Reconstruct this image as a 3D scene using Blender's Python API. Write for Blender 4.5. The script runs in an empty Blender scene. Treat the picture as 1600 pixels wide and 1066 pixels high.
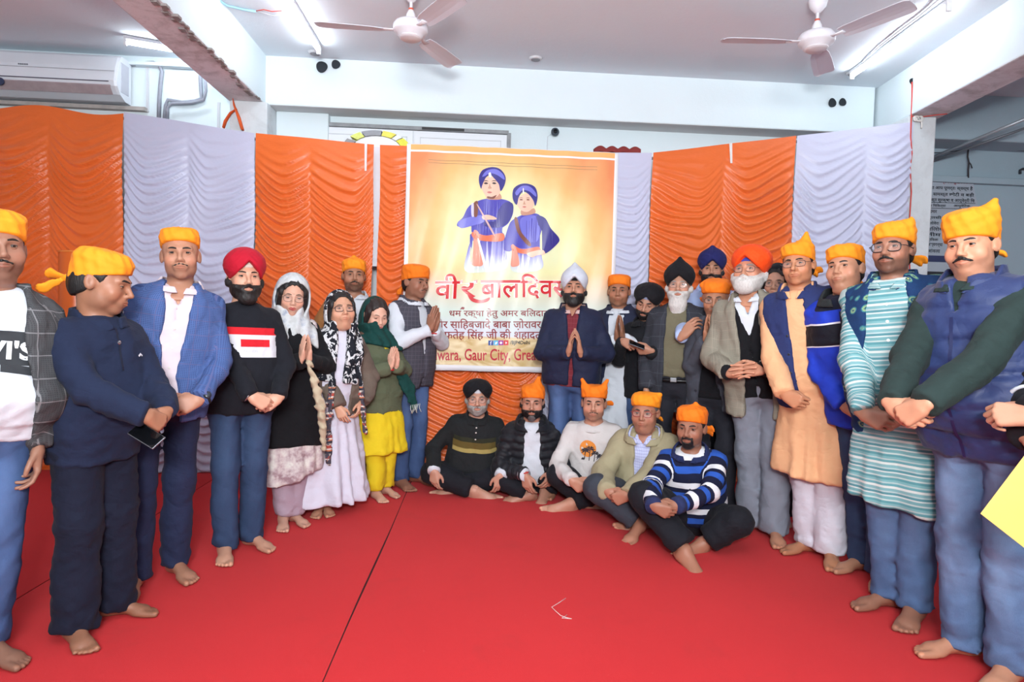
import bpy, bmesh, math, random
import numpy as np
from mathutils import Vector, Matrix

# ------------------------------------------------------------------ camera
SC = bpy.context.scene
COL = SC.collection
CAM = np.array([0.0, 0.0, 1.35]); FPX = 1000.0
_yaw, _pit, _rol = map(math.radians, (3.4, 2.46, 1.7))
CF = np.array([math.sin(_yaw)*math.cos(_pit), math.cos(_yaw)*math.cos(_pit), -math.sin(_pit)])
_r0 = np.array([math.cos(_yaw), -math.sin(_yaw), 0.0]); _u0 = np.cross(_r0, CF)
CR = _r0*math.cos(_rol) + _u0*math.sin(_rol); CU = np.cross(CR, CF)
cam_data = bpy.data.cameras.new('camera'); cam = bpy.data.objects.new('camera', cam_data); COL.objects.link(cam)
cam_data.sensor_width = 36.0; cam_data.lens = 36.0*FPX/1600.0; cam_data.clip_start = 0.02
_m = np.eye(4); _m[:3, 0] = CR; _m[:3, 1] = CU; _m[:3, 2] = -CF; _m[:3, 3] = CAM
cam.matrix_world = Matrix(_m.tolist())
SC.camera = cam

# ------------------------------------------------------------------ world, lights, exposure
world = bpy.data.worlds.new('world'); SC.world = world; world.use_nodes = True
world.node_tree.nodes['Background'].inputs[0].default_value = (0.80, 0.88, 1.0, 1)
world.node_tree.nodes['Background'].inputs[1].default_value = 0.3
SC.view_settings.view_transform = 'Standard'; SC.view_settings.look = 'None'
SC.view_settings.gamma = 1.0; SC.view_settings.use_curve_mapping = False
SC.view_settings.exposure = -0.17
SC.cycles.max_bounces = 6; SC.cycles.diffuse_bounces = 4; SC.cycles.glossy_bounces = 3
TUBE_W = 34.0          # emission strength of the fluorescent tubes
def area_light(name, loc, target, sx, sy, power, color=(1, 1, 1)):
    l = bpy.data.lights.new(name, 'AREA'); l.shape = 'RECTANGLE'; l.size = sx; l.size_y = sy
    l.energy = power; l.color = color
    o = bpy.data.objects.new(name, l); COL.objects.link(o); o.location = loc
    d = Vector(target) - Vector(loc); o.rotation_euler = d.to_track_quat('-Z', 'Y').to_euler()
    return o
# the photographer's flash head with its diffuser, and its bounce off the ceiling
area_light('camera_flash', (0.1, -2.2, 2.5), (0.25, 4.5, 1.0), 0.9, 0.7, 170, (0.96, 0.98, 1.0))
area_light('ceiling_bounce_flash', (0.0, -0.6, 1.9), (0.1, 1.2, 3.42), 0.4, 0.4, 210, (0.95, 0.98, 1.0))
# unseen broad fill lamp added behind the photographer to brighten the hall
area_light('rear_fill', (0.4, -3.9, 1.8), (0.3, 4.0, 1.3), 6.0, 2.6, 50, (0.93, 0.97, 1.0))

# ------------------------------------------------------------------ helpers
def ray(px, py): return CF + CR*(px-800)/FPX - CU*(py-533)/FPX
def at_z(px, py, z=0.0):
    d = ray(px, py); return CAM + d*(z-CAM[2])/d[2]
def at_y(px, py, Y):
    d = ray(px, py); return CAM + d*(Y-CAM[1])/d[1]
def proj(P):
    v = np.asarray(P, float)-CAM; w = v@CF
    return 800+FPX*(v@CR)/w, 533-FPX*(v@CU)/w

def tag(o, label=None, cat=None, group=None, kind=None):
    if label: o['label'] = label
    if cat: o['category'] = cat
    if group: o['group'] = group
    if kind: o['kind'] = kind
    return o
def empty(name, loc=(0, 0, 0), label=None, cat=None, group=None):
    o = bpy.data.objects.new(name, None); COL.objects.link(o); o.location = loc; o.empty_display_size = 0.1
    return tag(o, label, cat, group)

class MB:
    """collects vertices and faces of one mesh"""
    def __init__(s): s.v = []; s.f = []; s.n = 0
    def add(s, V, F):
        V = np.asarray(V, float).reshape(-1, 3); b = s.n
        s.v.append(V); s.n += len(V)
        s.f += [tuple(int(i)+b for i in f) for f in F]; return s
    def box(s, c, d, R=None, bev=0.0):
        c = np.asarray(c, float); h = np.asarray(d, float)/2
        if bev <= 0:
            V = np.array([[x, y, z] for x in (-1, 1) for y in (-1, 1) for z in (-1, 1)], float)*h
            F = [(0, 1, 3, 2), (4, 6, 7, 5), (0, 4, 5, 1), (2, 3, 7, 6), (0, 2, 6, 4), (1, 5, 7, 3)]
        else:
            bm = bmesh.new(); bmesh.ops.create_cube(bm, size=1.0)
            for v in bm.verts: v.co = Vector((v.co.x*d[0], v.co.y*d[1], v.co.z*d[2]))
            bmesh.ops.bevel(bm, geom=list(bm.edges), offset=bev, segments=2, affect='EDGES', profile=0.5)
            bm.verts.index_update()
            V = np.array([v.co[:] for v in bm.verts]); F = [[v.index for v in f.verts] for f in bm.faces]; bm.free()
        if R is not None: V = V@np.asarray(R).T
        return s.add(V+c, F)
    def span(s, lo, hi, bev=0.0):
        lo = np.asarray(lo, float); hi = np.asarray(hi, float); return s.box((lo+hi)/2, hi-lo, None, bev)
    def tube(s, pts, r, n=8, caps=True, flat=None):
        pts = np.asarray(pts, float); m = len(pts); r = np.broadcast_to(np.asarray(r, float), (m,))
        T = np.gradient(pts, axis=0); T /= np.linalg.norm(T, axis=1)[:, None]+1e-12
        a = np.array([0, 0, 1.0]) if abs(T[0][2]) < 0.9 else np.array([1.0, 0, 0])
        V = []; A = np.cross(T[0], a); A /= np.linalg.norm(A)
        for i in range(m):
            A = A-T[i]*(A@T[i]); A /= np.linalg.norm(A); B = np.cross(T[i], A)
            th = np.arange(n)*2*math.pi/n
            k = 1.0 if flat is None else flat
            V.append(pts[i]+r[i]*(np.cos(th)[:, None]*A+k*np.sin(th)[:, None]*B))
        F = [(i*n+j, i*n+(j+1) % n, (i+1)*n+(j+1) % n, (i+1)*n+j) for i in range(m-1) for j in range(n)]
        if caps: F += [tuple(range(n))[::-1], tuple((m-1)*n+j for j in range(n))]
        return s.add(np.vstack(V), F)
    def lathe(s, prof, c=(0, 0, 0), n=24, R=None):
        prof = np.asarray(prof, float); m = len(prof); th = np.arange(n)*2*math.pi/n
        V = np.array([[p[0]*math.cos(t), p[0]*math.sin(t), p[1]] for p in prof for t in th])
        if R is not None: V = V@np.asarray(R).T
        F = [(i*n+j, i*n+(j+1) % n, (i+1)*n+(j+1) % n, (i+1)*n+j) for i in range(m-1) for j in range(n)]
        F += [tuple(range(n))[::-1], tuple((m-1)*n+j for j in range(n))]
        return s.add(V+np.asarray(c, float), F)
    def grid(s, P):
        P = np.asarray(P, float); a, b = P.shape[:2]
        F = [(i*b+j, i*b+j+1, (i+1)*b+j+1, (i+1)*b+j) for i in range(a-1) for j in range(b-1)]
        return s.add(P.reshape(-1, 3), F)
    def build(s, name, mat, parent=None, smooth=False, loc=None):
        V = np.vstack(s.v) if s.v else np.zeros((0, 3))
        return mesh_obj(name, V, s.f, mat, parent, smooth, loc)

def mesh_obj(name, V, F, mat, parent=None, smooth=False, loc=None, col=None, pc=None, col_corner=None):
    me = bpy.data.meshes.new(name)
    V = np.asarray(V, np.float32)
    if loc is not None: V = V-np.asarray(loc, np.float32)
    if isinstance(F, np.ndarray) and F.ndim == 2:
        k = F.shape[1]; nf = len(F)
        me.vertices.add(len(V)); me.vertices.foreach_set('co', V.ravel())
        me.loops.add(nf*k); me.loops.foreach_set('vertex_index', F.astype(np.int32).ravel())
        me.polygons.add(nf); me.polygons.foreach_set('loop_start', np.arange(0, nf*k, k, dtype=np.int32))
        me.update(calc_edges=True); me.validate()
    else:
        me.from_pydata(V.tolist(), [], F); me.update()
    if smooth: me.polygons.foreach_set('use_smooth', np.ones(len(me.polygons), bool))
    if col is not None and len(me.vertices) == len(V):
        a = me.attributes.new('col', 'FLOAT_COLOR', 'POINT')
        c = np.ones((len(V), 4), np.float32); c[:, :3] = col; a.data.foreach_set('color', c.ravel())
    if pc is not None and len(me.vertices) == len(V):
        a = me.attributes.new('pc', 'FLOAT_VECTOR', 'POINT'); a.data.foreach_set('vector', np.asarray(pc, np.float32).ravel())
    if mat is not None:
        for m in (mat if isinstance(mat, (list, tuple)) else [mat]): me.materials.append(m)
    o = bpy.data.objects.new(name, me); COL.objects.link(o)
    if parent is not None: o.parent = parent
    elif loc is not None: o.location = loc
    return o

def s2l(c):
    """sRGB 0-255 triple or hex to linear"""
    if isinstance(c, str): c = [int(c[i:i+2], 16) for i in (0, 2, 4)]
    return tuple(((x/255)/12.92 if x/255 <= 0.04045 else ((x/255+0.055)/1.055)**2.4) for x in c)

class N:
    """thin wrapper for building a node tree"""
    def __init__(s, name):
        s.m = bpy.data.materials.new(name); s.m.use_nodes = True; s.t = s.m.node_tree; s.t.nodes.clear()
        s.out = s.t.nodes.new('ShaderNodeOutputMaterial'); s.b = s.t.nodes.new('ShaderNodeBsdfPrincipled')
        s.t.links.new(s.b.outputs[0], s.out.inputs[0])
    def n(s, typ, **kw):
        x = s.t.nodes.new(typ)
        for k, v in kw.items(): setattr(x, k, v)
        return x
    def l(s, a, b): s.t.links.new(a, b)
    def val(s, sock, v):
        if hasattr(v, 'links') or isinstance(v, bpy.types.NodeSocket): s.l(v, sock)
        else:
            if sock.type == 'RGBA' and len(v) == 3: v = (*v, 1)
            sock.default_value = v
    def math(s, op, a, b=None, c=None, clamp=False):
        x = s.n('ShaderNodeMath', operation=op, use_clamp=clamp)
        for i, q in enumerate((a, b, c)):
            if q is not None: s.val(x.inputs[i], q)
        return x.outputs[0]
    def mix(s, fac, a, b, blend='MIX'):
        x = s.n('ShaderNodeMix', data_type='RGBA', blend_type=blend)
        s.val(x.inputs[0], fac); s.val(x.inputs[6], a); s.val(x.inputs[7], b); return x.outputs[2]
    def noise(s, vec=None, scale=5, detail=3, rough=0.55, dist=0.0):
        x = s.n('ShaderNodeTexNoise'); x.inputs['Scale'].default_value = scale; x.inputs['Detail'].default_value = detail
        x.inputs['Roughness'].default_value = rough; x.inputs['Distortion'].default_value = dist
        if vec is not None: s.l(vec, x.inputs['Vector'])
        return x.outputs[0]
    def attr(s, name): return s.n('ShaderNodeAttribute', attribute_name=name)
    def obj(s): return s.n('ShaderNodeTexCoord').outputs['Object']
    def mapping(s, vec, scale=(1, 1, 1), loc=(0, 0, 0), rot=(0, 0, 0)):
        x = s.n('ShaderNodeMapping'); s.l(vec, x.inputs[0]); x.inputs['Scale'].default_value = scale
        x.inputs['Location'].default_value = loc; x.inputs['Rotation'].default_value = rot; return x.outputs[0]
    def sep(s, vec):
        x = s.n('ShaderNodeSeparateXYZ'); s.l(vec, x.inputs[0]); return x.outputs
    def ramp(s, fac, stops, interp='LINEAR'):
        x = s.n('ShaderNodeValToRGB'); x.color_ramp.interpolation = interp; s.l(fac, x.inputs[0])
        e = x.color_ramp.elements
        while len(e) < len(stops): e.new(0.5)
        for q, (p, c) in zip(e, stops): q.position = p; q.color = (*c, 1) if len(c) == 3 else c
        return x.outputs[0]
    def bump(s, h, strength=0.3, dist=0.01):
        x = s.n('ShaderNodeBump'); x.inputs['Strength'].default_value = strength; x.inputs['Distance'].default_value = dist
        s.l(h, x.inputs['Height']); s.l(x.outputs[0], s.b.inputs['Normal'])
    def set(s, **kw):
        for k, v in kw.items(): s.val(s.b.inputs[k.replace('_', ' ')], v)
        return s.m

_mats = {}
def plain(name, rgb, rough=0.6, metal=0.0, var=0.0, scale=8, bump=0.0, bscale=60, spec=0.4, lin=False):
    if name in _mats: return _mats[name]
    q = N(name); c = rgb if lin else s2l(rgb)
    if var > 0:
        f = q.noise(q.obj(), scale, 4)
        c2 = tuple(x*(1-var) for x in c); c1 = tuple(min(1, x*(1+var*0.5)) for x in c)
        q.set(Base_Color=q.mix(f, c2, c1))
    else: q.set(Base_Color=c)
    q.set(Roughness=rough, Metallic=metal); q.b.inputs['Specular IOR Level'].default_value = spec
    if bump > 0: q.bump(q.noise(q.obj(), bscale, 4), bump, 0.004)
    _mats[name] = q.m; return q.m
def emit(name, rgb, strength):
    if name in _mats: return _mats[name]
    q = N(name); q.set(Base_Color=(0.8, 0.8, 0.8), Emission_Color=rgb, Emission_Strength=strength); _mats[name] = q.m; return q.m

# ------------------------------------------------------------------ the hall
ZB, ZC = 3.02, 3.42          # underside of the beams, ceiling
def plaster(name, rgb, dirt=0.0, dirt_rgb=(120, 112, 108), rough=0.85):
    q = N(name); o = q.obj()
    a = q.noise(o, 1.3, 5, 0.6); c = q.mix(a, tuple(x*0.93 for x in s2l(rgb)), s2l(rgb))
    if dirt > 0:
        m = q.ramp(q.noise(o, 5.5, 8, 0.68, 0.4), [(0.50-0.1*dirt, (0, 0, 0)), (0.66-0.06*dirt, (1, 1, 1))])
        c = q.mix(q.math('MULTIPLY', m, min(1, dirt)), c, s2l(dirt_rgb))
    q.set(Base_Color=c, Roughness=rough); q.bump(q.noise(o, 34, 6, 0.7), 0.25, 0.006); return q.m
M_wall = plaster('white_plaster', (226, 238, 243))
M_ceil = plaster('ceiling_plaster', (226, 235, 243))
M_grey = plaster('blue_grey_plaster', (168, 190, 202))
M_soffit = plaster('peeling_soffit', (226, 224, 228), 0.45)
M_colmn = plaster('column_plaster', (214, 220, 224), 0.25, (160, 160, 162))

def structure(mb, name, mat, parent=None):
    o = mb.build(name, mat, parent)
    if parent is None: tag(o, kind='structure')
    return o
floor = structure(MB().span((-6, -4, -0.2), (8, 6.4, -0.008)), 'floor', plain('pale_terrazzo', (176, 174, 170), 0.6, var=0.12, scale=3))
# red carpet strips laid side by side
def carpet_mat():
    q = N('red_carpet'); o = q.obj()
    a = q.noise(o, 1.1, 5, 0.6); c = q.mix(a, s2l((196, 26, 32)), s2l((208, 36, 40)))
    d = q.ramp(q.noise(o, 3.2, 8, 0.7, 0.6), [(0.56, (0, 0, 0)), (0.74, (1, 1, 1))])
    c = q.mix(q.math('MULTIPLY', d, 0.25), c, s2l((158, 36, 34)))
    s = q.ramp(q.noise(o, 75, 2, 0.5), [(0.74, (0, 0, 0)), (0.78, (1, 1, 1))])
    c = q.mix(q.math('MULTIPLY', s, 0.35), c, s2l((228, 120, 112)))
    q.set(Base_Color=c, Roughness=0.95); q.b.inputs['Sheen Weight'].default_value = 0.03
    q.bump(q.noise(o, 420, 2, 0.6), 0.35, 0.003); return q.m
M_carpet = carpet_mat()
seams = [-5.9, -3.55, -2.02, -0.50, 4.06, 7.9]
sk = 0.018
MB().span((-5.85, 1.26, -0.0079), (7.8, 5.40, -0.0035)).build('seam_backing', plain('seam_shade_dark', (58, 16, 18), 0.95), floor)  # added dark sheet; its colour gives the gaps between strips their shade
for i in range(len(seams)-1):
    a, b = seams[i], seams[i+1]; g = 0.004
    mb = MB(); ys = np.linspace(1.25, 5.42, 30); rows = []
    rng = np.random.RandomState(i)
    for y in ys:
        j = 0.003*math.sin(y*3+i)
        rows.append([(x+sk*(y-3)+j, y, z) for x, z in ((a+g, -0.008), (a+g, -0.001), (a+g+0.006, 0.0), ((a+b)/2, 0.0), (b-g-0.006, 0.0), (b-g, -0.001), (b-g, -0.008))])
    mb.grid(np.array(rows)); mb.build('carpet_strip', M_carpet, floor)
# fine white thread lying on the carpet
p = [at_z(x, y, 0.004) for x, y in ((884, 935), (872, 943), (862, 949), (868, 955), (876, 962), (884, 965), (893, 967), (878, 966), (886, 961))]
tag(MB().tube(p, 0.0016, 5).build('thread', plain('thread_white', (225, 205, 200)), None, True), 'thin white thread lying on the red carpet in the foreground', 'thread')

structure(MB().span((-6, -4, ZC), (8, 6.4, ZC+0.2)), 'ceiling', M_ceil)
structure(MB().span((-6.2, -4, 0), (-6, 6.4, ZC)), 'wall_left', M_wall)
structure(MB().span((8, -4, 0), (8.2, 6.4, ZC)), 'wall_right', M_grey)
structure(MB().span((-6, -4.2, 0), (8, -4, ZC)), 'wall_front', M_wall)
structure(MB().span((-6, 5.66, 0), (-1.9, 5.9, ZC)), 'wall_back_left', M_wall)
structure(MB().span((-1.9, 5.74, 0), (3.55, 5.95, ZC)), 'wall_back', M_wall)
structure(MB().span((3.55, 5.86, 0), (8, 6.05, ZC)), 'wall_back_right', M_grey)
def beam(name, lo, hi, mside, mbot, skew=None):
    o = structure(MB().span(lo, hi, 0.012), name, [mside, mbot])
    for p in o.data.polygons:
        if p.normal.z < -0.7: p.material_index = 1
    if skew:
        for v in o.data.vertices: v.co.x += skew*(v.co.y-5.0)
    return o
beam('trim_1', (-2.06, -4, ZB), (-1.78, 5.70, ZC+0.02), M_wall, M_soffit)                    # beam over the left bay
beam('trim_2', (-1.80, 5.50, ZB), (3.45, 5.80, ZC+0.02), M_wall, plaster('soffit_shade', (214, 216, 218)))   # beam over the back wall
beam('trim_3', (3.42, -4, ZB), (3.69, 5.80, ZC+0.02), M_wall, M_soffit, 0.10)                # beam over the right aisle
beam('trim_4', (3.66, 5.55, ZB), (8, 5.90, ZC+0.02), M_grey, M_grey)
structure(MB().span((-2.04, 5.42, 0), (-1.74, 5.74, ZB), 0.01), 'trim_5', M_colmn)           # column under the left beam
structure(MB().span((3.41, 4.98, 0), (3.64, 5.24, ZB), 0.01), 'trim_6', M_colmn)             # column under the right beam
structure(MB().span((-1.74, 5.66, 0), (-1.30, 5.75, ZB), 0.008), 'trim_7', M_wall)           # pilaster beside the shuttered window
structure(MB().span((3.66, 5.80, 2.70), (8, 5.87, 2.76), 0.006), 'trim_8', M_grey)           # ledge on the right back wall
# rough broken plaster lip along the left beam
mb = MB(); rng = random.Random(4)
for k in range(46):
    y = 3.4+k*0.043; s = rng.uniform(0.008, 0.026)
    mb.box((-1.775-rng.uniform(0, 0.05), y, ZB-0.002), (s*1.6, s*2.2, s*0.7), None, 0.003)
mb.build('plaster_crumbs', plain('rough_plaster', (150, 142, 140), 0.95, var=0.4, scale=30), bpy.data.objects['trim_1'])

# shuttered window behind the curtains: frame and two white panels
wx0, wx1, wz1 = at_y(490, 190, 5.72)[0], at_y(795, 196, 5.72)[0], 2.93
w = structure(MB().span((wx0, 5.70, 1.2), (wx1, 5.745, wz1)), 'window_1', plain('shutter_white', (228, 232, 238), 0.5))
mf = plain('window_frame_grey', (150, 152, 156), 0.6, var=0.4, scale=20)
for lo, hi in (((wx0-0.02, 5.67, 1.2), (wx0+0.012, 5.74, wz1)), ((wx1-0.012, 5.67, 1.2), (wx1+0.02, 5.74, wz1)), ((wx0, 5.67, wz1-0.012), (wx1, 5.74, wz1+0.02))):
    MB().span(lo, hi, 0.004).build('window_frame', mf, w)
xm = (wx0+wx1)/2+0.02
for a, b in ((wx0+0.015, xm-0.006), (xm+0.006, wx1-0.015)):
    pn = MB().span((a, 5.684, 1.22), (b, 5.705, wz1-0.016), 0.003).build('panel', plain('shutter_white', (228, 232, 238)), w)
    for lo, hi in (((a+0.05, 5.680, 1.3), (a+0.056, 5.686, wz1-0.07)), ((b-0.056, 5.680, 1.3), (b-0.05, 5.686, wz1-0.07)), ((a+0.05, 5.680, wz1-0.076), (b-0.05, 5.686, wz1-0.07))):
        MB().span(lo, hi).build('moulding', plain('moulding_grey', (205, 208, 214)), pn)
MB().span((at_y(660, 190, 5.7)[0], 5.665, wz1-0.008), (at_y(726, 190, 5.7)[0], 5.70, wz1+0.014)).build('gap_strip', plain('dark_gap', (52, 52, 54)), w)

# yellow and grey packaging leaning in front of the window
pk = empty('wrapped_parcel', tuple(at_y(590, 235, 5.58)), 'white rounded parcel with yellow and grey printed band above orange curtain', 'parcel')
pc0 = at_y(590, 235, 5.58)
def arcpatch(r0, r1, a0, a1, y, th, n=10):
    P = []
    for k in range(n+1):
        a = math.radians(a0+(a1-a0)*k/n); P.append([(r*math.sin(a), y+dy, 0.55*r*math.cos(a)) for r, dy in ((r0, th), (r0, -th), (r1, -th), (r1, th), (r0, th))])
    return np.array(P)
def arc_obj(name, r0, r1, a0, a1, y, th, mat): return MB().grid(arcpatch(r0, r1, a0, a1, y, th, 12)).build(name, mat, pk)
arc_obj('wrapping', 0.02, 0.205, -82, 82, 0.02, 0.05, plain('parcel_white', (235, 236, 238), 0.35))
for k, (a0, a1, c) in enumerate(((-78, -60, (150, 148, 150)), (-52, -30, (222, 228, 120)), (-28, 8, (150, 152, 158)), (10, 34, (238, 226, 96)), (36, 48, (236, 238, 232)), (50, 76, (232, 228, 70)))):
    arc_obj('printed_band', 0.208, 0.285, a0, a1, 0.0, 0.045, plain('parcel_print_%d' % k, c, 0.4, var=0.2, scale=40))

# ------------------------------------------------------------------ fixtures
M_white_pl = plain('white_plastic', (232, 234, 238), 0.35)
M_tube = emit('tube_glow', (0.86, 0.94, 1.0), TUBE_W)
M_dark = plain('dark_hole', (44, 50, 58), 0.8, var=0.3, scale=30)
M_cable = plain('cable_grey', (120, 124, 130), 0.6)
def tube_light(p0, p1, label):
    p0 = np.array(p0, float); p1 = np.array(p1, float); d = (p1-p0); L = np.linalg.norm(d); d /= L
    e = empty('tube_light', tuple((p0+p1)/2), label, 'light', 'fluorescent tube lights'); c = (p0+p1)/2
    a = math.atan2(d[1], d[0]); R = np.array([[math.cos(a), -math.sin(a), 0], [math.sin(a), math.cos(a), 0], [0, 0, 1]])
    MB().box((0, 0, 0.035), (L+0.04, 0.036, 0.03), R, 0.006).build('batten', M_white_pl, e)
    th = np.linspace(0, 1, 2)[:, None]
    MB().tube((p0-c)+th*(p1-p0), 0.015, 10).build('glowing_tube', M_tube, e, True)
    for s in (-1, 1):
        MB().box(d*s*(L/2+0.008), (0.022, 0.034, 0.055), R, 0.004).build('end_cap', M_white_pl, e)
ZT = ZC-0.052
tube_light((-1.29, 4.02, ZT), (-1.28, 5.20, ZT), 'bright tube light on ceiling beside the left beam, near the fan with red rod mark')
tube_light((2.94, 3.98, ZT), (3.02, 5.14, ZT), 'bright tube light with a cable running along it near the right beam')
tube_light((-2.76, 5.24, ZT), (-2.12, 5.47, ZT), 'tube light in the left bay above the air conditioner')
for x, y, w_ in ((-0.6, 0.2, 'just left above the photographer'), (1.4, 0.2, 'just right above the photographer'), (-0.6, -2.4, 'at the rear left of the hall'), (1.4, -2.4, 'at the rear right of the hall'), (5.2, -1.4, 'in the right aisle beside the photographer')):
    tube_light((x, y, ZT), (x+0.02, y+1.2, ZT), 'unseen added tube light on the ceiling '+w_)  # tubes out of view, added to brighten the hall

def fan(loc, ang0, label):
    e = empty('ceiling_fan', loc, label, 'ceiling fan', 'ceiling fans')
    mw = plain('fan_white', (226, 224, 230), 0.35); top = ZC-loc[2]
    MB().lathe([(0.0, -0.052), (0.05, -0.05), (0.078, -0.036), (0.085, -0.02), (0.105, -0.012), (0.112, 0.004), (0.112, 0.03), (0.098, 0.05), (0.05, 0.062), (0.028, 0.075), (0.0, 0.078)], n=32).build('motor_housing', mw, e, True)
    MB().lathe([(0.0, -0.056), (0.058, -0.054), (0.072, -0.045), (0.074, -0.038), (0.0, -0.036)], n=28).build('bottom_cap', plain('fan_cap', (216, 212, 216), 0.4), e, True)
    MB().tube([(0, 0, 0.07), (0, 0, top-0.06)], 0.0095, 10).build('down_rod', mw, e, True)
    MB().lathe([(0.0, 0.07), (0.028, 0.07), (0.03, 0.1), (0.018, 0.125), (0.012, 0.14), (0.0, 0.14)], n=18).build('lower_cup', mw, e, True)
    MB().lathe([(0.011, 0.128), (0.016, 0.13), (0.016, 0.142), (0.011, 0.144)], n=14).build('red_ring', plain('red_ring', (205, 92, 70)), e, True)
    MB().lathe([(0.0, top-0.1), (0.016, top-0.1), (0.05, top-0.06), (0.06, top-0.02), (0.058, top-0.001), (0, top-0.001)], n=22).build('canopy_cup', mw, e, True)
    for k in range(3):
        a = math.radians(ang0+120*k); R = np.array([[math.cos(a), -math.sin(a), 0], [math.sin(a), math.cos(a), 0], [0, 0, 1]])
        P = []
        for r, w in ((0.17, 0.045), (0.22, 0.056), (0.35, 0.064), (0.55, 0.067), (0.585, 0.06), (0.6, 0.04)):
            row = []
            for t, z in ((-1, 0.012), (-0.5, 0.0095), (0, 0.006), (0.5, 0.0), (1, -0.011)):
                row.append((r, w*t, z-0.005))
            P.append(row)
        P = np.array(P); top_ = P.reshape(-1, 3)+[0, 0, 0.004]
        mb = MB(); n5 = 5; m = len(P)
        V = np.vstack([P.reshape(-1, 3), top_]); F = []
        for i in range(m-1):
            for j in range(n5-1):
                q = (i*n5+j, i*n5+j+1, (i+1)*n5+j+1, (i+1)*n5+j); F.append(q[::-1]); F.append(tuple(x+m*n5 for x in q))
        ring = [j for j in range(n5)]+[i*n5+n5-1 for i in range(1, m)]+[(m-1)*n5+j for j in range(n5-2, -1, -1)]+[i*n5 for i in range(m-2, 0, -1)]
        for a_, b_ in zip(ring, ring[1:]+ring[:1]): F.append((a_, b_, b_+m*n5, a_+m*n5))
        mb.add(V@R.T, F); bl = mb.build('blade', plain('fan_blade', (206, 208, 218), 0.4), e, False)
        mb = MB().tube(np.array([(0.085, 0, 0.002), (0.13, 0, 0.0), (0.19, 0, -0.002)])@R.T, [0.022, 0.016, 0.024], 8, True, 0.3); mb.build('bracket', mw, bl, True)
fan((-0.46, 4.22, 3.14), 183, 'white ceiling fan at centre left whose rod goes out of frame top')
fan((2.13, 4.05, 3.14), 176, 'white ceiling fan near the right tube light, canopy cup visible')

# holes left by pipe sleeves in the beams
def hole(name, c, r, nrm, label, squash=1.0):
    mb = MB(); rng = random.Random(int(abs(c[0])*1000)); pr = []
    n = 18; V = []; c = np.array(c, float)
    U = np.array([1.0, 0, 0]) if nrm == 'y' else np.array([0, 1.0, 0]); W = np.array([0, 0, 1.0]); D = np.cross(U, W) if nrm == 'y' else np.array([-1.0, 0, 0])
    Fs = []
    for d, k in ((-0.003, 1.0), (-0.003, 0.9), (0.05, 0.8)):
        for j in range(n):
            a = 2*math.pi*j/n; rr = r*k*(1+0.05*math.sin(3*a+c[0]*9)); V.append(c+U*rr*math.cos(a)+W*rr*math.sin(a)*squash+D*(0.006 if k > 0.95 else 0.004 if k > 0.85 else 0.001))
    for i in range(2):
        for j in range(n): Fs.append((i*n+j, i*n+(j+1) % n, (i+1)*n+(j+1) % n, (i+1)*n+j))
    Fs.append(tuple(2*n+j for j in range(n)))
    mb.add(V, Fs)
    tag(mb.build(name, M_dark), label, 'pipe sleeve', 'capped pipe holes')
def onbeam(px, py): return at_y(px, py, 5.495)
hole('pipe_hole', onbeam(503, 105), 0.047, 'y', 'larger dark round pipe hole at left end of the back beam')
hole('pipe_hole', onbeam(525, 101), 0.037, 'y', 'smaller dark round pipe hole at left end of the back beam')
hole('pipe_hole', onbeam(1300, 161), 0.036, 'y', 'left one of the two dark holes at right end of the back beam', 1.1)
hole('pipe_hole', onbeam(1316, 160), 0.034, 'y', 'right one of the two dark holes at right end of the back beam')
# ceiling boxes
for px, py, lb in ((492, 82, 'grey round ceiling box behind the left tube light'), (1333, 114, 'grey round ceiling box at the far end of the right tube light'), (837, 91, 'small round ceiling box in the middle of the bare ceiling')):
    c = at_z(px, py, ZC); e = empty('junction_box', tuple(c), lb, 'junction box', 'ceiling junction boxes')
    MB().lathe([(0, -0.012), (0.045, -0.012), (0.058, 0.0), (0, 0.0)], n=20).build('rim', plain('box_white', (214, 216, 220)), e, True)
    MB().lathe([(0, -0.016), (0.036, -0.016), (0.038, -0.011), (0, -0.011)], n=20).build('cover', plain('box_grey', (140, 142, 148)), e)
# cables on the ceiling
def cable(name, pts, r, mat, label, cat='cable'):
    return tag(MB().tube(pts, r, 6).build(name, mat, None, True), label, cat)
cable('conduit_cable', [at_z(x, y, ZC-0.012) for x, y in ((1470, -4), (1452, 12), (1438, 24), (1408, 46), (1375, 72), (1352, 92), (1334, 112))], 0.006, plain('conduit_white', (205, 208, 216), 0.4), 'pale cable running along the right tube light to the ceiling box')
cable('blue_cable', [at_z(x, y, ZC-0.01) for x, y in ((338, -2), (355, 9), (380, 15), (400, 18))], 0.008, plain('cable_blue', (160, 205, 222), 0.4), 'short pale blue cable on the ceiling beside the left beam')
cable('red_wire', [at_z(x, y, ZC-0.008) for x, y in ((400, 17), (412, 15), (425, 18), (440, 17))], 0.003, plain('wire_red', (205, 70, 60), 0.5), 'short red wire end at the tip of the pale blue cable')
cable('white_wire', [at_z(x, y, ZC-0.008) for x, y in ((400, 18), (414, 21), (426, 25), (440, 23))], 0.003, plain('wire_white', (190, 190, 195), 0.5), 'short white wire end at the tip of the pale blue cable')
cx = 3.395
def on_col(px, py):
    d = ray(px, py); t = (4.965-CAM[1])/d[1]; return CAM+d*t
cable('red_cable', [on_col(x, y) for x, y in ((1425, 128), (1425, 150), (1424, 180), (1423, 214), (1425, 240), (1422, 262), (1424, 300), (1421, 345), (1421, 380), (1422, 470))], 0.005, plain('wire_red', (205, 70, 60)), 'thin red cable running down the right column from a dark socket')
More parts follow.
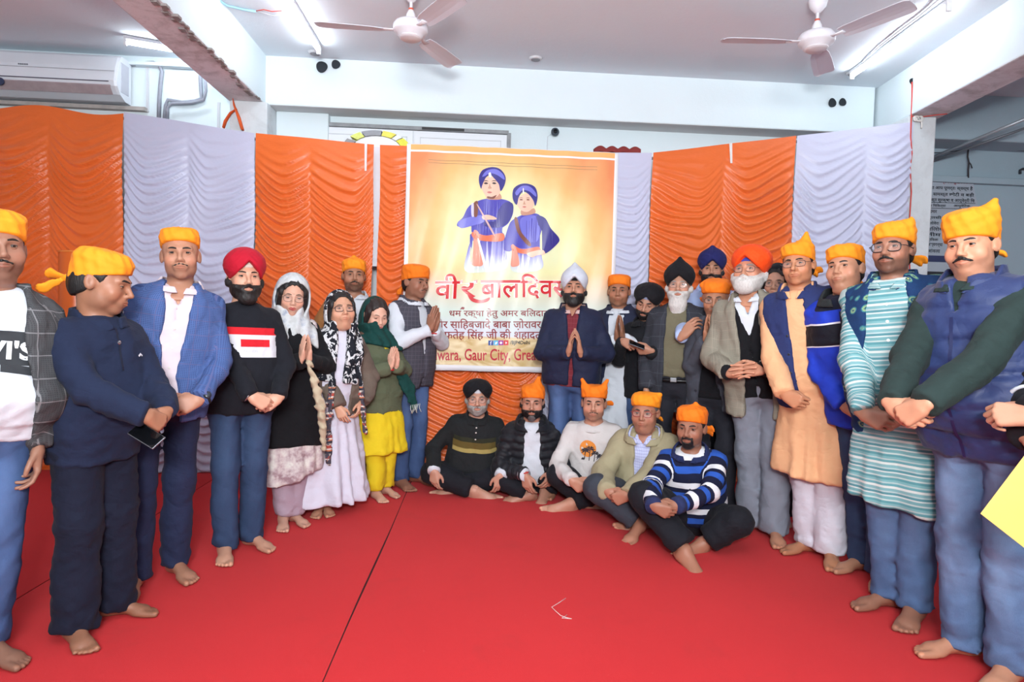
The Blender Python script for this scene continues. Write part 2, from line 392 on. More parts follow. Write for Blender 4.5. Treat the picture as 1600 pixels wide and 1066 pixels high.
cable('red_cable', [on_col(1424, 182), on_col(1440, 182)+np.array([0.02, 0, 0.0]), at_z(1460, 180, ZB-0.006), at_z(1480, 178, ZB-0.006)], 0.004, plain('wire_red', (205, 70, 60)), 'short red cable crossing the underside of the right beam')
c = on_col(1426, 127); hole('cable_socket', (c[0], 4.972, c[2]), 0.026, 'y', 'dark round cable socket high on the right beam above the red cable')
rose = empty('cable_knot', tuple(on_col(1430, 186)), 'white knotted string at the top of the right column', 'string')
for k in range(4):
    a = k*1.4; MB().tube([(0.02*math.cos(a+t)+0.012*k, -0.012, 0.02*math.sin(a+t)) for t in np.linspace(0, 4.6, 12)], 0.006, 6).build('loop', plain('string_white', (222, 220, 216)), rose, True)
MB().tube([(0.045, -0.012, -0.01), (0.05, -0.012, -0.05), (0.047, -0.012, -0.075)], 0.006, 6).build('tail', plain('string_white', (222, 220, 216)), rose, True)
# small round camera on the wall
c = at_y(867, 207, 5.70); e = empty('wall_camera', tuple(c), 'small dark round security camera on the white wall above the banner', 'camera')
Rx = np.array([[1, 0, 0], [0, 0, 1], [0, -1, 0]], float)
MB().lathe([(0, 0), (0.034, 0), (0.036, 0.02), (0.03, 0.04), (0, 0.04)], n=20, R=Rx.T).build('housing', plain('camera_dark', (70, 78, 88), 0.4), e, True)
MB().lathe([(0, 0.038), (0.02, 0.038), (0.018, 0.046), (0, 0.046)], n=16, R=Rx.T).build('lens', plain('camera_lens', (20, 22, 28), 0.15), e, True)
MB().tube([(-0.03, 0.03, -0.01), (-0.06, 0.03, -0.03), (-0.06, 0.03, -0.3)], 0.003, 5).build('lead', plain('conduit_white', (205, 208, 216)), e, True)
# rust-red corrugated roll and pipe on top of the curtain line
a = at_y(928, 236, 5.33); b = at_y(1000, 238, 5.33); n = 60; P = []
for i in range(n):
    t = i/(n-1); x = a[0]+(b[0]-a[0])*t; z = a[2]+(b[2]-a[2])*t+0.016+0.022*abs(math.sin(t*math.pi*4))
    P.append([(x, 5.30, z-0.045), (x, 5.30, z), (x, 5.36, z+0.006), (x, 5.36, z-0.045)])
tag(MB().grid(np.array(P)).build('folded_cloth', plain('maroon_cloth', (140, 52, 50), 0.8, var=0.3), None, True), 'maroon scalloped cloth showing above the banner right corner', 'cloth')
MB_pipe = MB().tube([(-4.4, 5.30, 2.79), (-2.7, 5.30, 2.80), (-1.6, 5.30, 2.66), (0.2, 5.30, 2.62), (1.5, 5.30, 2.675), (2.6, 5.25, 2.845), (3.42, 5.02, 2.93)], 0.012, 8)
tag(MB_pipe.build('support_pipe', plain('pipe_steel', (150, 152, 156), 0.4, 0.6), None, True), 'thin steel line carrying the orange and white curtains', 'pipe')
# orange cloth strip tied from the left beam to the curtain
e = empty('cloth_tie', tuple(at_y(365, 150, 5.38)), 'orange cloth strip knotted at the column and hanging in two tails', 'cloth'); c0 = at_y(365, 150, 5.38)
mo = plain('orange_cloth', (226, 92, 36), 0.7, var=0.15, scale=20)
for nm, pts, w in (('tail', ((363, 150), (366, 165), (373, 183), (379, 203)), (0.004, 0.02, 0.032, 0.03)), ('tail', ((370, 170), (360, 177), (352, 190), (349, 200)), (0.012, 0.022, 0.026, 0.022))):
    MB().tube([at_y(x, y, 5.38)-c0 for x, y in pts], w, 8, True, 0.35).build(nm, mo, e, True)

# ---- air conditioner
x0, x1, z0, z1 = -4.02, -2.93, 3.00, 3.35
e = empty('air_conditioner', ((x0+x1)/2, 5.64, z0), 'long white wall air conditioner in dusty plastic above left orange curtain', 'air conditioner'); ox = (x0+x1)/2
hw = (x1-x0)/2
prof = [(0, 0.0), (-0.09, 0.0), (-0.17, 0.035), (-0.215, 0.09), (-0.225, 0.13), (-0.205, 0.24), (-0.17, 0.33), (-0.15, 0.35), (0, 0.35)]
P = np.array([[(x, y, z) for y, z in prof] for x in (-hw, -hw+0.02, hw-0.02, hw)])
P[0, :, 1] *= 0.96; P[3, :, 1] *= 0.96
mb = MB().grid(P); m = len(prof); mb.add(P[0], [tuple(range(m))]); mb.add(P[3], [tuple(range(m))[::-1]])
mb.build('body', plain('ac_white', (226, 230, 238), 0.4, var=0.08, scale=4), e)
mb = MB().grid(np.array([[(x, -0.176, 0.03), (x, -0.223, 0.088), (x, -0.221, 0.096), (x, -0.17, 0.04)] for x in (-hw+0.03, hw-0.05)]))
mb.build('louvre', plain('ac_dusty', (176, 160, 164), 0.6, var=0.35, scale=12), e)
MB().span((-hw+0.03, -0.232, 0.117), (hw-0.06, -0.224, 0.123)).build('louvre_gap', plain('ac_gap', (86, 80, 96)), e)
MB().span((-hw, -0.222, 0.205), (hw-0.02, -0.214, 0.209)).build('panel_seam', plain('ac_seam', (190, 192, 200)), e)
bd = MB()
for k in range(5): bd.span((-0.22+k*0.016, -0.215, 0.222), (-0.21+k*0.016, -0.210, 0.231))
bd.build('maker_badge', plain('ac_badge', (110, 112, 122)), e)
cl = at_y(2, 128, 5.42); MB().lathe([(0, 0), (0.03, 0.0), (0.03, 0.012), (0, 0.012)], (cl[0]-ox, -0.226, cl[2]-z0), 16, Rx.T).build('round_badge', plain('ac_badge_blue', (52, 62, 92)), e)
MB().span((hw-0.012, -0.16, 0.06), (hw+0.004, -0.04, 0.30), 0.004).build('side_panel', plain('ac_side', (196, 196, 206), 0.5, var=0.15), e)
# pipes beside it
pg = plain('pipe_insulation', (150, 152, 164), 0.7, var=0.15, scale=30)
def wpts(l, Y=5.635): return [at_y(x, y, Y) for x, y in l]
cable('refrigerant_pipe', wpts(((205, 101), (225, 99), (240, 98), (249, 102), (253, 112), (251, 130), (249, 155), (248, 186))), 0.016, pg, 'grey insulated pipe bending down beside the air conditioner', 'pipe')
cable('refrigerant_pipe', wpts(((313, 118), (314, 140), (315, 154), (305, 158), (285, 160), (262, 156), (259, 165), (257, 186))), 0.015, pg, 'grey insulated pipe loop nearest the left beam', 'pipe')
cable('refrigerant_pipe', wpts(((321, 124), (322, 142), (318, 156), (300, 161), (268, 162), (262, 168), (261, 188)), 5.60), 0.012, pg, 'thinner grey pipe running along the insulated loop by the left beam', 'pipe')
structure(MB().span((-4.4, 5.60, 2.955), (-2.80, 5.66, 2.985)), 'trim_9', plain('dirty_ledge', (186, 178, 174), 0.9, var=0.4, scale=12))
structure(MB().span((-6, 5.60, 3.33), (-2.06, 5.66, 3.36), 0.004), 'trim_10', M_wall)
for a_, b_ in (((229, 100), (231, 175)), ((340, 160), (338, 200))):
    p0 = at_y(*a_, 5.655); p1 = at_y(*b_, 5.655); structure(MB().span((p0[0], 5.648, p1[2]), (p0[0]+0.022, 5.662, p0[2])), 'trim_11' if a_[0] == 229 else 'trim_12', plain('wall_batten', (206, 208, 214), 0.8, var=0.15))

# ---- right aisle: pipes, wire, notice poster
a, b = at_y(1450, 249, 5.84), at_y(1606, 184, 5.0)
cable('steel_pipe', [a, b], 0.014, plain('pipe_grey', (170, 178, 186), 0.35, 0.3), 'upper grey pipe crossing the right aisle diagonally', 'pipe')
a, b = at_y(1450, 254, 5.85), at_y(1606, 199, 5.2)
cable('steel_pipe', [a, b], 0.012, plain('pipe_grey_dark', (116, 122, 130), 0.4, 0.3), 'lower dark pipe crossing the right aisle diagonally', 'pipe')
mk = plain('wire_black', (56, 54, 58), 0.6)
cable('black_wire', [at_y(x, y, 5.80) for x, y in ((1448, 239), (1480, 238), (1505, 234), (1515, 231), (1535, 231), (1570, 233), (1604, 236))], 0.004, mk, 'black wire strung across the right aisle under the pipes')
cable('hanging_wire', [at_y(x, y, 5.80) for x, y in ((1513, 232), (1512, 245), (1514, 254), (1513, 265), (1513, 278))], 0.007, mk, 'short twisted black wire hanging above the notice poster')
cable('hanging_wire', [at_y(x, y, 5.80) for x, y in ((1513, 252), (1517, 257), (1519, 263))], 0.005, mk, 'loose curled end of the wire above the notice poster')
cable('pipe_stub', [at_y(x, y, 5.84) for x, y in ((1594, 272), (1594, 266), (1598, 264), (1606, 265))], 0.012, plain('stub_dark', (52, 56, 64)), 'dark bent pipe stub on the right wall at frame edge', 'pipe')

# ------------------------------------------------------------------ curtains
def satin(name, rgb, dark=0.86):
    q = N(name); o = q.obj(); c = s2l(rgb)
    f = q.noise(o, 3, 3); q.set(Base_Color=q.mix(f, tuple(x*dark for x in c), c), Roughness=0.36)
    q.b.inputs['Sheen Weight'].default_value = 0.3; q.b.inputs['Specular IOR Level'].default_value = 0.45
    q.bump(q.noise(q.mapping(o, (18, 18, 40)), 2.2, 4, 0.6), 0.25, 0.006); return q.m
M_or = satin('orange_satin', (230, 106, 38)); M_wh = satin('white_satin', (198, 199, 222), 0.93)
def vnoise(seed, u, v):
    r = np.random.RandomState(seed); s = 0
    for k in range(6):
        a, b, p = r.uniform(-1, 1)*(2+1.6*k), r.uniform(-1, 1)*(2+1.6*k), r.uniform(0, 6.28); s = s+np.sin(a*u+b*v+p)/(1+0.35*k)
    return s/3.2
def curtain(x0, x1, ya, yb, za, zb, seams, mat, label, seed, bumpz=0.0, gap_l=0, gap_r=0):
    W = math.hypot(x1-x0, yb-ya); nu = max(10, int(W/0.0105)); nv = 215
    u = np.linspace(0, 1, nu); H = 2.70
    ed = [0]+list(seams)+[1]
    s = np.zeros(nu); wd = np.ones(nu); dist = np.zeros(nu); idx = np.zeros(nu, int)
    for i in range(len(ed)-1):
        m = (u >= ed[i]) & (u <= ed[i+1]+1e-9); s[m] = (u[m]-ed[i])/(ed[i+1]-ed[i]); wd[m] = (ed[i+1]-ed[i])*W; idx[m] = i
    v = np.linspace(0, 1, nv)
    U, Vv = np.meshgrid(u, v, indexing='xy'); S = np.broadcast_to(s, U.shape); WD = np.broadcast_to(wd, U.shape)
    zt = za+(zb-za)*U+bumpz*np.sin(U*math.pi*2.2)**2
    zd = Vv*H
    rr = np.random.RandomState(seed)
    skew = 0.5+0.22*rr.uniform(-1, 1, len(ed)-1); sk = skew[idx][None, :]
    par = np.where(S < sk, S/sk, (1-S)/(1-sk)); sagsh = 1-(1-par)**1.7
    sag = np.minimum(0.19, 0.34*WD)*sagsh*np.clip(0.4+zd*1.3, 0, 1)
    zz = zd-sag
    n1 = vnoise(seed, U*W*2.4, zd*1.6)
    ph = zz*15.5+0.95*vnoise(seed+9, U*W*1.4, zz*2.6)+idx[None, :]*0.37
    w1 = ph-np.floor(ph)
    prof = np.where(w1 < 0.76, (w1/0.76)**1.5, ((1-w1)/0.24)**0.8)             # slow rise, quick tuck under
    ph2 = zz*33+1.1*vnoise(seed+5, U*W*2, zz*4); p2 = 0.5+0.5*np.cos(2*math.pi*ph2)
    env = np.clip(zd*2.2, 0, 1)**1.3*(0.62+0.5*n1).clip(0.12, 1.2)
    pinch = 1-0.65*np.exp(-((np.minimum(S, 1-S)*WD)/0.035)**2)
    dsp = env*pinch*(0.066*prof+0.010*p2)+0.012*sagsh*np.clip(zd*3, 0, 1)+0.006*np.sin(U*W*9+seed)
    X = x0+(x1-x0)*U+0.006*np.sin(zd*5+seed)*(1-0.0*U); Y = ya+(yb-ya)*U-dsp
    Z = np.maximum(zt-zd*(zt/H)*1.0, 0.004)
    P = np.stack([X, Y, Z], -1)
    mb = MB(); a, b = P.shape[:2]
    i, j = np.meshgrid(np.arange(a-1), np.arange(b-1), indexing='ij')
    F = np.stack([i*b+j, (i+1)*b+j, (i+1)*b+j+1, i*b+j+1], -1).reshape(-1, 4)
    o = mesh_obj('curtain', P.reshape(-1, 3), F, mat, None, True)
    tag(o, label, 'curtain', 'orange and white backdrop curtains'); return o
YC = 5.23
curtain(-4.75, -2.772, YC, YC, 2.80, 2.80, (0.34, 0.72), M_or, 'leftmost orange ruched curtain panel below the air conditioner', 3, 0.05)
curtain(-2.768, -1.765, YC, YC, 2.83, 2.71, (0.49,), M_wh, 'white ruched curtain panel on the left between two orange ones', 11)
curtain(-1.760, -0.835, YC, YC, 2.715, 2.665, (0.46,), M_or, 'orange ruched curtain panel between left white panel and the banner slit', 23)
curtain(-0.790, 0.56, YC, YC, 2.665, 2.66, (0.2, 0.62), M_or, 'orange curtain panel hanging behind the banner', 31)
curtain(0.565, 1.415, YC, YC, 2.66, 2.70, (0.45,), M_wh, 'narrow white curtain strip at the right edge of the banner', 47)
curtain(1.420, 2.605, YC, YC-0.02, 2.70, 2.885, (0.5,), M_or, 'orange ruched curtain panel right of the banner', 59)
curtain(2.610, 3.435, YC-0.02, 4.965, 2.885, 2.965, (0.62,), M_wh, 'rightmost white ruched curtain panel tied to the column', 71)
# white lining seen through the slits
e = MB().span((-0.85, 5.28, 1.7), (-0.77, 5.286, 2.66)); tag(e.build('curtain_lining', plain('lining_white', (222, 222, 230), 0.8)), 'white lining strip showing in the slit beside the banner', 'cloth')
for px, py0, py1 in ((572, 223, 268), (1141, 224, 256)):
    a = at_y(px, py0, 5.205); b = at_y(px, py1, 5.205)
    tag(MB().grid(np.array([[(a[0]-0.011, 5.198, a[2]), (a[0]+0.011, 5.190, a[2])], [(b[0]-0.008, 5.185, b[2]), (b[0]+0.008, 5.180, b[2])]])).build('curtain_tape', plain('tape_white', (224, 220, 218), 0.8)),
        'white tape on the orange curtain %s of the banner' % ('left' if px < 800 else 'right'), 'tape')
# dark strip added for the shaded gap at the foot of the curtain
tag(MB().span((-4.6, 5.27, 0.0), (3.3, 5.38, 0.055), 0.004).build('hem_gap_strip', plain('hem_gap_dark', (40, 38, 42), 0.7)), 'dark strip standing for the shaded gap along the floor behind the curtain hems', 'batten')
# orange drum shape standing for the shiny folded part of the left curtain
c = at_y(128, 430, 5.08)
e = empty('orange_drum', (c[0], 5.02, 0.0), 'orange cylindrical drum shape standing for a shiny folded part of the leftmost orange curtain', 'drum')
zt = at_y(128, 395, 5.08)[2]
mo2 = plain('drum_orange', (214, 100, 34), 0.3)
MB().lathe([(0, 0.0), (0.115, 0.0), (0.118, 0.02), (0.118, zt-0.02), (0.112, zt), (0, zt)], n=28).build('body', mo2, e, True)
MB().lathe([(0.1185, zt-0.012), (0.121, zt-0.008), (0.121, zt), (0.112, zt+0.003)], n=28).build('rim', plain('drum_rim', (226, 130, 60), 0.3), e, True)

# ------------------------------------------------------------------ banner
YB = 5.085
bx0 = at_y(634, 300, YB)[0]; bx1 = at_y(965, 300, YB)[0]; bz1 = at_y(800, 231, YB)[2]; bz0 = at_y(780, 581, YB)[2]
bc = np.array([(bx0+bx1)/2, YB, bz0])
banner = empty('printed_banner', tuple(bc), 'large printed banner with two boys in blue turbans hanging on the curtain', 'banner')
def bshape(U, V):        # gentle ripples of the hung vinyl
    return -0.010*np.sin(U*11+V*3.0)*np.clip(1.2-V, 0, 1)-0.006*np.sin(U*23-V*5)-0.012*np.sin(V*2.2)
def bpoint(x, z, off=0.0):
    U = (x-bx0); V = (z-bz0)
    return np.stack([x, YB+bshape(U, V)-off, z], -1)-bc
def bgrid(x0, x1, z0, z1, off, n, m):
    X, Z = np.meshgrid(np.linspace(x0, x1, n), np.linspace(z0, z1, m)); return bpoint(X, Z, off)
def vinyl(name, col, rough=0.28):
    q = N(name); q.set(Base_Color=s2l(col) if not hasattr(col, 'links') else col, Roughness=rough); q.b.inputs['Specular IOR Level'].default_value = 0.35; return q.m
o = MB().grid(bgrid(bx0, bx1, bz0, bz1, 0, 60, 60)).build('sheet', vinyl('vinyl_white', (236, 236, 240)), banner, True)
md = o.modifiers.new('thickness', 'SOLIDIFY'); md.thickness = 0.003; md.offset = -1
m_ = 0.030
px0, px1, pz0, pz1 = bx0+m_, bx1-m_, bz0+0.045, bz1-0.06
def ground_mat():
    q = N('banner_print'); o = q.obj(); x, y, z = q.sep(o)
    hx = (px1-px0)/2; hz = pz1-pz0
    u = q.math('DIVIDE', x, hx); v = q.math('DIVIDE', q.math('SUBTRACT', z, pz0-bz0), hz)     # u -1..1, v 0..1
    nz = q.noise(q.mapping(o, (1.6, 1, 1.1)), 1.6, 3)
    r = q.math('SQRT', q.math('ADD', q.math('POWER', q.math('ABSOLUTE', u), 2.0), q.math('POWER', q.math('ABSOLUTE', q.math('MULTIPLY', q.math('SUBTRACT', v, 0.60), 2.3)), 2.0)))
    r = q.math('ADD', r, q.math('MULTIPLY', q.math('SUBTRACT', nz, 0.5), 0.7))
    c = q.ramp(q.math('MULTIPLY', r, 0.72), [(0.08, s2l((220, 232, 208))), (0.38, s2l((230, 226, 168))), (0.62, s2l((232, 186, 122))), (0.92, s2l((226, 138, 92)))])
    low = q.ramp(v, [(0.26, (1, 1, 1)), (0.46, (0, 0, 0))])
    c = q.mix(low, c, s2l((212, 226, 216)))
    grey = q.ramp(v, [(0.16, (1, 1, 1)), (0.24, (0, 0, 0))]); c = q.mix(grey, c, s2l((214, 220, 232)))
    gold = q.ramp(v, [(0.136, (1, 1, 1)), (0.142, (0, 0, 0))])
    wv = q.ramp(q.noise(q.mapping(o, (2.2, 1, 4)), 2.0, 2, 0.5, 1.5), [(0.38, s2l((206, 176, 120))), (0.62, s2l((238, 222, 184)))])
    c = q.mix(gold, c, wv)
    q.set(Base_Color=c, Roughness=0.32); q.b.inputs['Specular IOR Level'].default_value = 0.22; return q.m
MB().grid(bgrid(px0, px1, pz0, pz1, 0.0015, 60, 60)).build('printed_ground', ground_mat(), banner, True)
MB().grid(bgrid(bx0+0.03, bx1-0.03, bz1-0.045, bz1-0.004, 0.0015, 60, 4)).build('printed_edge', vinyl('banner_edge', (240, 178, 110)), banner, True)
for dz in (0.0, 0.022):
    MB().grid(bgrid(px0+0.14, px1-0.14, pz1-0.062-dz, pz1-0.059-dz, 0.003, 50, 2)).build('hairline', vinyl('banner_line', (150, 120, 90)), banner)
def bpx(pts):
    P = np.array([at_y(x, y, YB) for x, y in pts]); return P[:, 0], P[:, 2]
def smooth_poly(pts, n=6):
    P = np.asarray(pts, float); m = len(P); out = []
    for i in range(m):
        p0, p1, p2, p3 = P[i-1], P[i], P[(i+1) % m], P[(i+2) % m]
        for k in range(n):
            t = k/n; out.append(0.5*((2*p1)+(p2-p0)*t+(2*p0-5*p1+4*p2-p3)*t*t+(3*p1-p0-3*p2+p3)*t**3))
    return np.array(out)
def bpoly(name, pts, mat, off, parent=None, smooth=True):
    if smooth: pts = smooth_poly(pts)
    x, z = bpx(pts); bm = bmesh.new()
    vs = [bm.verts.new((a, 0, b)) for a, b in zip(x, z)]
    f = bm.faces.new(vs); bmesh.ops.triangulate(bm, faces=[f]); bm.verts.index_update()
    V = np.array([v.co[:] for v in bm.verts]); F = [[v.index for v in q.verts] for q in bm.faces]; bm.free()
    P = bpoint(V[:, 0], V[:, 2], off)
    return MB().add(P, F).build(name, mat, parent or banner)
vb = vinyl('print_blue', (70, 62, 170)); vb2 = vinyl('print_blue_dark', (50, 42, 128)); vb3 = vinyl('print_blue_light', (112, 112, 205)); vfade = vinyl('print_blue_fade', (160, 158, 214)); vfade2 = vinyl('print_blue_pale', (200, 204, 226))
vs_ = vinyl('print_skin', (232, 190, 166)); vs2 = vinyl('print_skin_shade', (196, 146, 122)); vo = vinyl('print_sash', (226, 112, 76)); vbr = vinyl('print_brown', (122, 70, 56)); vlip = vinyl('print_lip', (196, 110, 104)); vd = vinyl('print_dark', (52, 40, 44)); vw = vinyl('print_white', (240, 238, 240))
def skirt_mat():
    q = N('print_skirt_fade'); z = q.sep(q.obj())[2]; z0 = at_y(770, 425, YB)[2]-bz0; z1 = at_y(770, 378, YB)[2]-bz0
    t = q.math('DIVIDE', q.math('SUBTRACT', z, z0), z1-z0, clamp=True); q.set(Base_Color=q.ramp(t, [(0.0, s2l((216, 228, 214))), (0.25, s2l((196, 202, 216))), (0.6, s2l((122, 116, 196))), (1.0, s2l((70, 62, 170)))]), Roughness=0.28); return q.m
vsk = skirt_mat()
def Z(l, ox=700, oy=240, k=1122/200.): return [(ox+x/k, oy+y/k) for x, y in l]
def boy_print():
    # taller boy
    f1 = bpoly('printed_figure', Z([(215, 700), (470, 690), (500, 830), (510, 1000), (330, 1040), (150, 1030), (170, 860), (200, 760)]), vsk, 0.003)
    bpoly('printed_tunic', Z([(215, 440), (300, 405), (400, 395), (500, 405), (560, 440), (570, 520), (530, 610), (470, 660), (470, 720), (330, 725), (215, 700), (205, 640), (150, 640), (85, 640), (85, 605), (130, 560), (170, 480)]), vb, 0.004, f1)
    bpoly('printed_sleeve', Z([(440, 500), (500, 430), (565, 440), (568, 520), (520, 610), (440, 650), (330, 640), (320, 600), (420, 590)]), vb2, 0.005, f1)
    bpoly('printed_sleeve', Z([(85, 625), (100, 590), (200, 555), (300, 545), (320, 580), (300, 610), (210, 635), (120, 655)]), vb3, 0.005, f1)
    bpoly('printed_hand', Z([(300, 550), (350, 540), (410, 558), (425, 576), (380, 582), (310, 580)]), vs_, 0.006, f1)
    bpoly('printed_sash', Z([(215, 690), (330, 720), (475, 700), (480, 765), (330, 770), (225, 745)]), vo, 0.005, f1)
    bpoly('printed_sash_tail', Z([(225, 680), (265, 690), (275, 760), (310, 960), (255, 990), (205, 960), (230, 800)]), vinyl('print_sash_pale', (226, 150, 128)), 0.0055, f1)
    bpoly('printed_blade', Z([(262, 770), (276, 770), (330, 960), (318, 1000)]), vw, 0.006, f1)
    bpoly('printed_strap', Z([(225, 440), (262, 424), (258, 545), (228, 548)]), vbr, 0.006, f1); bpoly('printed_strap_edge', Z([(204, 450), (225, 440), (228, 548), (206, 545)]), vinyl('print_strap_pale', (206, 200, 226)), 0.006, f1)
    bpoly('printed_cord', Z([(262, 470), (272, 468), (400, 690), (388, 700)]), vinyl('print_cord', (206, 170, 170)), 0.0065, f1)
    bpoly('printed_face', Z([(290, 270), (330, 215), (400, 210), (450, 260), (462, 310), (440, 370), (385, 395), (340, 385), (300, 320)]), vs_, 0.005, f1)
    bpoly('printed_neck', Z([(335, 385), (385, 393), (450, 350), (465, 400), (360, 405)]), vs2, 0.0045, f1)
    bpoly('printed_turban', Z([(272, 250), (275, 190), (310, 140), (390, 120), (460, 140), (503, 200), (498, 270), (462, 330), (445, 270), (400, 215), (370, 190), (330, 215), (300, 280), (290, 310)]), vb2, 0.006, f1)
    bpoly('printed_turban_fold', Z([(300, 200), (340, 150), (420, 140), (480, 180), (495, 230), (430, 190), (370, 175), (320, 200)]), vb3, 0.0065, f1)
    for a in (332, 404):
        bpoly('printed_eye', Z([(a-18, 262), (a, 254), (a+20, 264), (a, 271)]), vd, 0.007, f1); bpoly('printed_brow', Z([(a-24, 246), (a, 236), (a+24, 246), (a, 243)]), vd, 0.007, f1)
    bpoly('printed_nose', Z([(358, 290), (366, 265), (374, 292), (384, 306), (362, 312), (350, 304)]), vs2, 0.007, f1)
    bpoly('printed_lips', Z([(342, 342), (362, 334), (386, 342), (364, 352)]), vlip, 0.007, f1); bpoly('printed_chin_shade', Z([(345, 378), (385, 382), (425, 365), (400, 398), (350, 396)]), vbr, 0.007, f1)
    # smaller boy
    f2 = bpoly('printed_figure', Z([(600, 830), (790, 830), (815, 900), (828, 1000), (720, 1040), (560, 1030), (560, 900)]), vsk, 0.0075)
    bpoly('printed_tunic', Z([(560, 590), (640, 545), (730, 525), (800, 540), (830, 620), (800, 740), (795, 840), (690, 835), (590, 830), (540, 860), (490, 840), (500, 740), (530, 640)]), vb, 0.008, f2)
    bpoly('printed_tunic_sheen', Z([(640, 570), (760, 545), (800, 640), (780, 770), (690, 760), (640, 680)]), vb3, 0.0085, f2)
    bpoly('printed_sleeve', Z([(780, 545), (850, 570), (900, 660), (970, 740), (960, 790), (860, 875), (820, 850), (890, 740), (830, 690), (790, 620)]), vb2, 0.009, f2)
    bpoly('printed_hand', Z([(690, 880), (760, 855), (830, 850), (845, 885), (780, 895), (730, 912)]), vs_, 0.0105, f2)
    bpoly('printed_sash', Z([(560, 800), (650, 840), (790, 820), (790, 870), (660, 880), (565, 850)]), vo, 0.009, f2)
    bpoly('printed_sash_tail', Z([(560, 800), (595, 830), (625, 960), (600, 990), (550, 985), (560, 880)]), vinyl('print_sash_pale', (226, 150, 128)), 0.0095, f2)
    bpoly('printed_strap', Z([(580, 580), (605, 570), (640, 690), (725, 790), (700, 810), (610, 700)]), vbr, 0.0095, f2)
    bpoly('printed_face', Z([(600, 420), (640, 370), (700, 355), (745, 400), (752, 450), (730, 490), (690, 515), (640, 500), (610, 460)]), vs_, 0.009, f2)
    bpoly('printed_neck', Z([(640, 500), (690, 515), (750, 480), (760, 525), (650, 545)]), vs2, 0.0085, f2)
    bpoly('printed_turban', Z([(565, 380), (575, 310), (630, 272), (700, 268), (765, 300), (785, 380), (765, 460), (745, 410), (700, 355), (655, 340), (620, 385), (603, 450), (580, 430)]), vb2, 0.010, f2)
    bpoly('printed_turban_fold', Z([(590, 340), (640, 290), (710, 290), (765, 340), (770, 380), (710, 335), (650, 325), (605, 370)]), vb3, 0.0105, f2)
    for a in (640, 700):
        bpoly('printed_eye', Z([(a-15, 408), (a, 402), (a+16, 409), (a, 414)]), vbr, 0.011, f2); bpoly('printed_brow', Z([(a-18, 394), (a, 388), (a+18, 394), (a, 393)]), vbr, 0.011, f2)
    bpoly('printed_nose', Z([(660, 440), (667, 418), (674, 440), (680, 449), (655, 449)]), vs2, 0.011, f2); bpoly('printed_lips', Z([(650, 470), (668, 465), (686, 470), (668, 478)]), vlip, 0.011, f2)
    bpoly('printed_crest', Z([(655, 310), (662, 310), (664, 350), (654, 350)]), vw, 0.011, f2); bpoly('printed_crest', Z([(355, 178), (372, 168), (380, 205), (362, 208)]), vw, 0.0075, f1)
boy_print()

_dg = None
def text_verts(body, shear=0.0, spacing=1.0, offset=0.0):
    cu = bpy.data.curves.new('lettering', 'FONT'); cu.body = body; cu.size = 1.0; cu.shear = shear; cu.space_character = spacing; cu.offset = offset; cu.resolution_u = 3
    o = bpy.data.objects.new('lettering', cu); COL.objects.link(o); bpy.context.view_layer.update()
    me = bpy.data.meshes.new_from_object(o.evaluated_get(bpy.context.evaluated_depsgraph_get()))
    V = np.array([v.co[:] for v in me.vertices]).reshape(-1, 3); F = [list(p.vertices) for p in me.polygons]
    bpy.data.objects.remove(o); bpy.data.curves.remove(cu); bpy.data.meshes.remove(me)
    return V, F
def btext(body, x0, y0, x1, y1, mat, off=0.004, shear=0.0, offset=0.0, extra=None, name='lettering', parent=None, slope=0.0):
    """fit the words into the pixel box (x0,y0)-(x1,y1) of the photograph, laid on the banner"""
    V, F = text_verts(body, shear, 1.0, offset)
    if not len(V): return None
    lo, hi = V.min(0), V.max(0); t = (V-lo)/np.maximum(hi-lo, 1e-6)
    x = x0+(x1-x0)*t[:, 0]; y = y1-(y1-y0)*t[:, 1]+slope*(x-x0)
    X, Zz = bpx(np.stack([x, y], -1)); P = bpoint(X, Zz, off)
    return MB().add(P, F).build(name, mat, parent or banner)
vr = vinyl('print_red', (206, 36, 44)); vmar = vinyl('print_maroon', (140, 52, 56)); vrl = vinyl('print_address', (190, 48, 66)); vk = vinyl('print_black', (38, 34, 46))
vwh = vinyl('print_halo', (250, 250, 250))
for m_o, mm, of in ((0.035, vwh, 0.0035), (0.013, vr, 0.005)):
    btext('वी', 680, 428, 719, 467, mm, of, 0.05, m_o); btext('र', 719, 438, 746, 466, mm, of, 0.05, m_o); btext('बाल', 751, 438, 813, 466, mm, of, 0.0, m_o); btext('िदवस', 813, 428, 890, 467, mm, of, 0.0, m_o)
bpoly('lettering_swash', [(730, 459), (740, 466), (752, 469), (765, 465), (762, 471), (748, 474), (736, 470)], vr, 0.005)
sl = 0.028
btext('धमर् रक्षा हेतु अमर बिलदान देने'.replace('मर्', 'म').replace('क्ष', 'क्ष'), 702, 482, 879, 498, vmar, 0.004, 0, 0.012, slope=0.0)
bpoly('lettering_mark', [(719, 484), (722, 480), (726, 481), (724, 484), (722, 483)], vmar, 0.005)
btext('और सािहबजादे बाबा ज़ोरावर िसंह', 676, 498, 874, 516, vmar, 0.004, 0, 0.014)
btext('फतेह िसंह जी की शहादत को', 694, 514, 868, 532, vmar, 0.004, 0, 0.014)
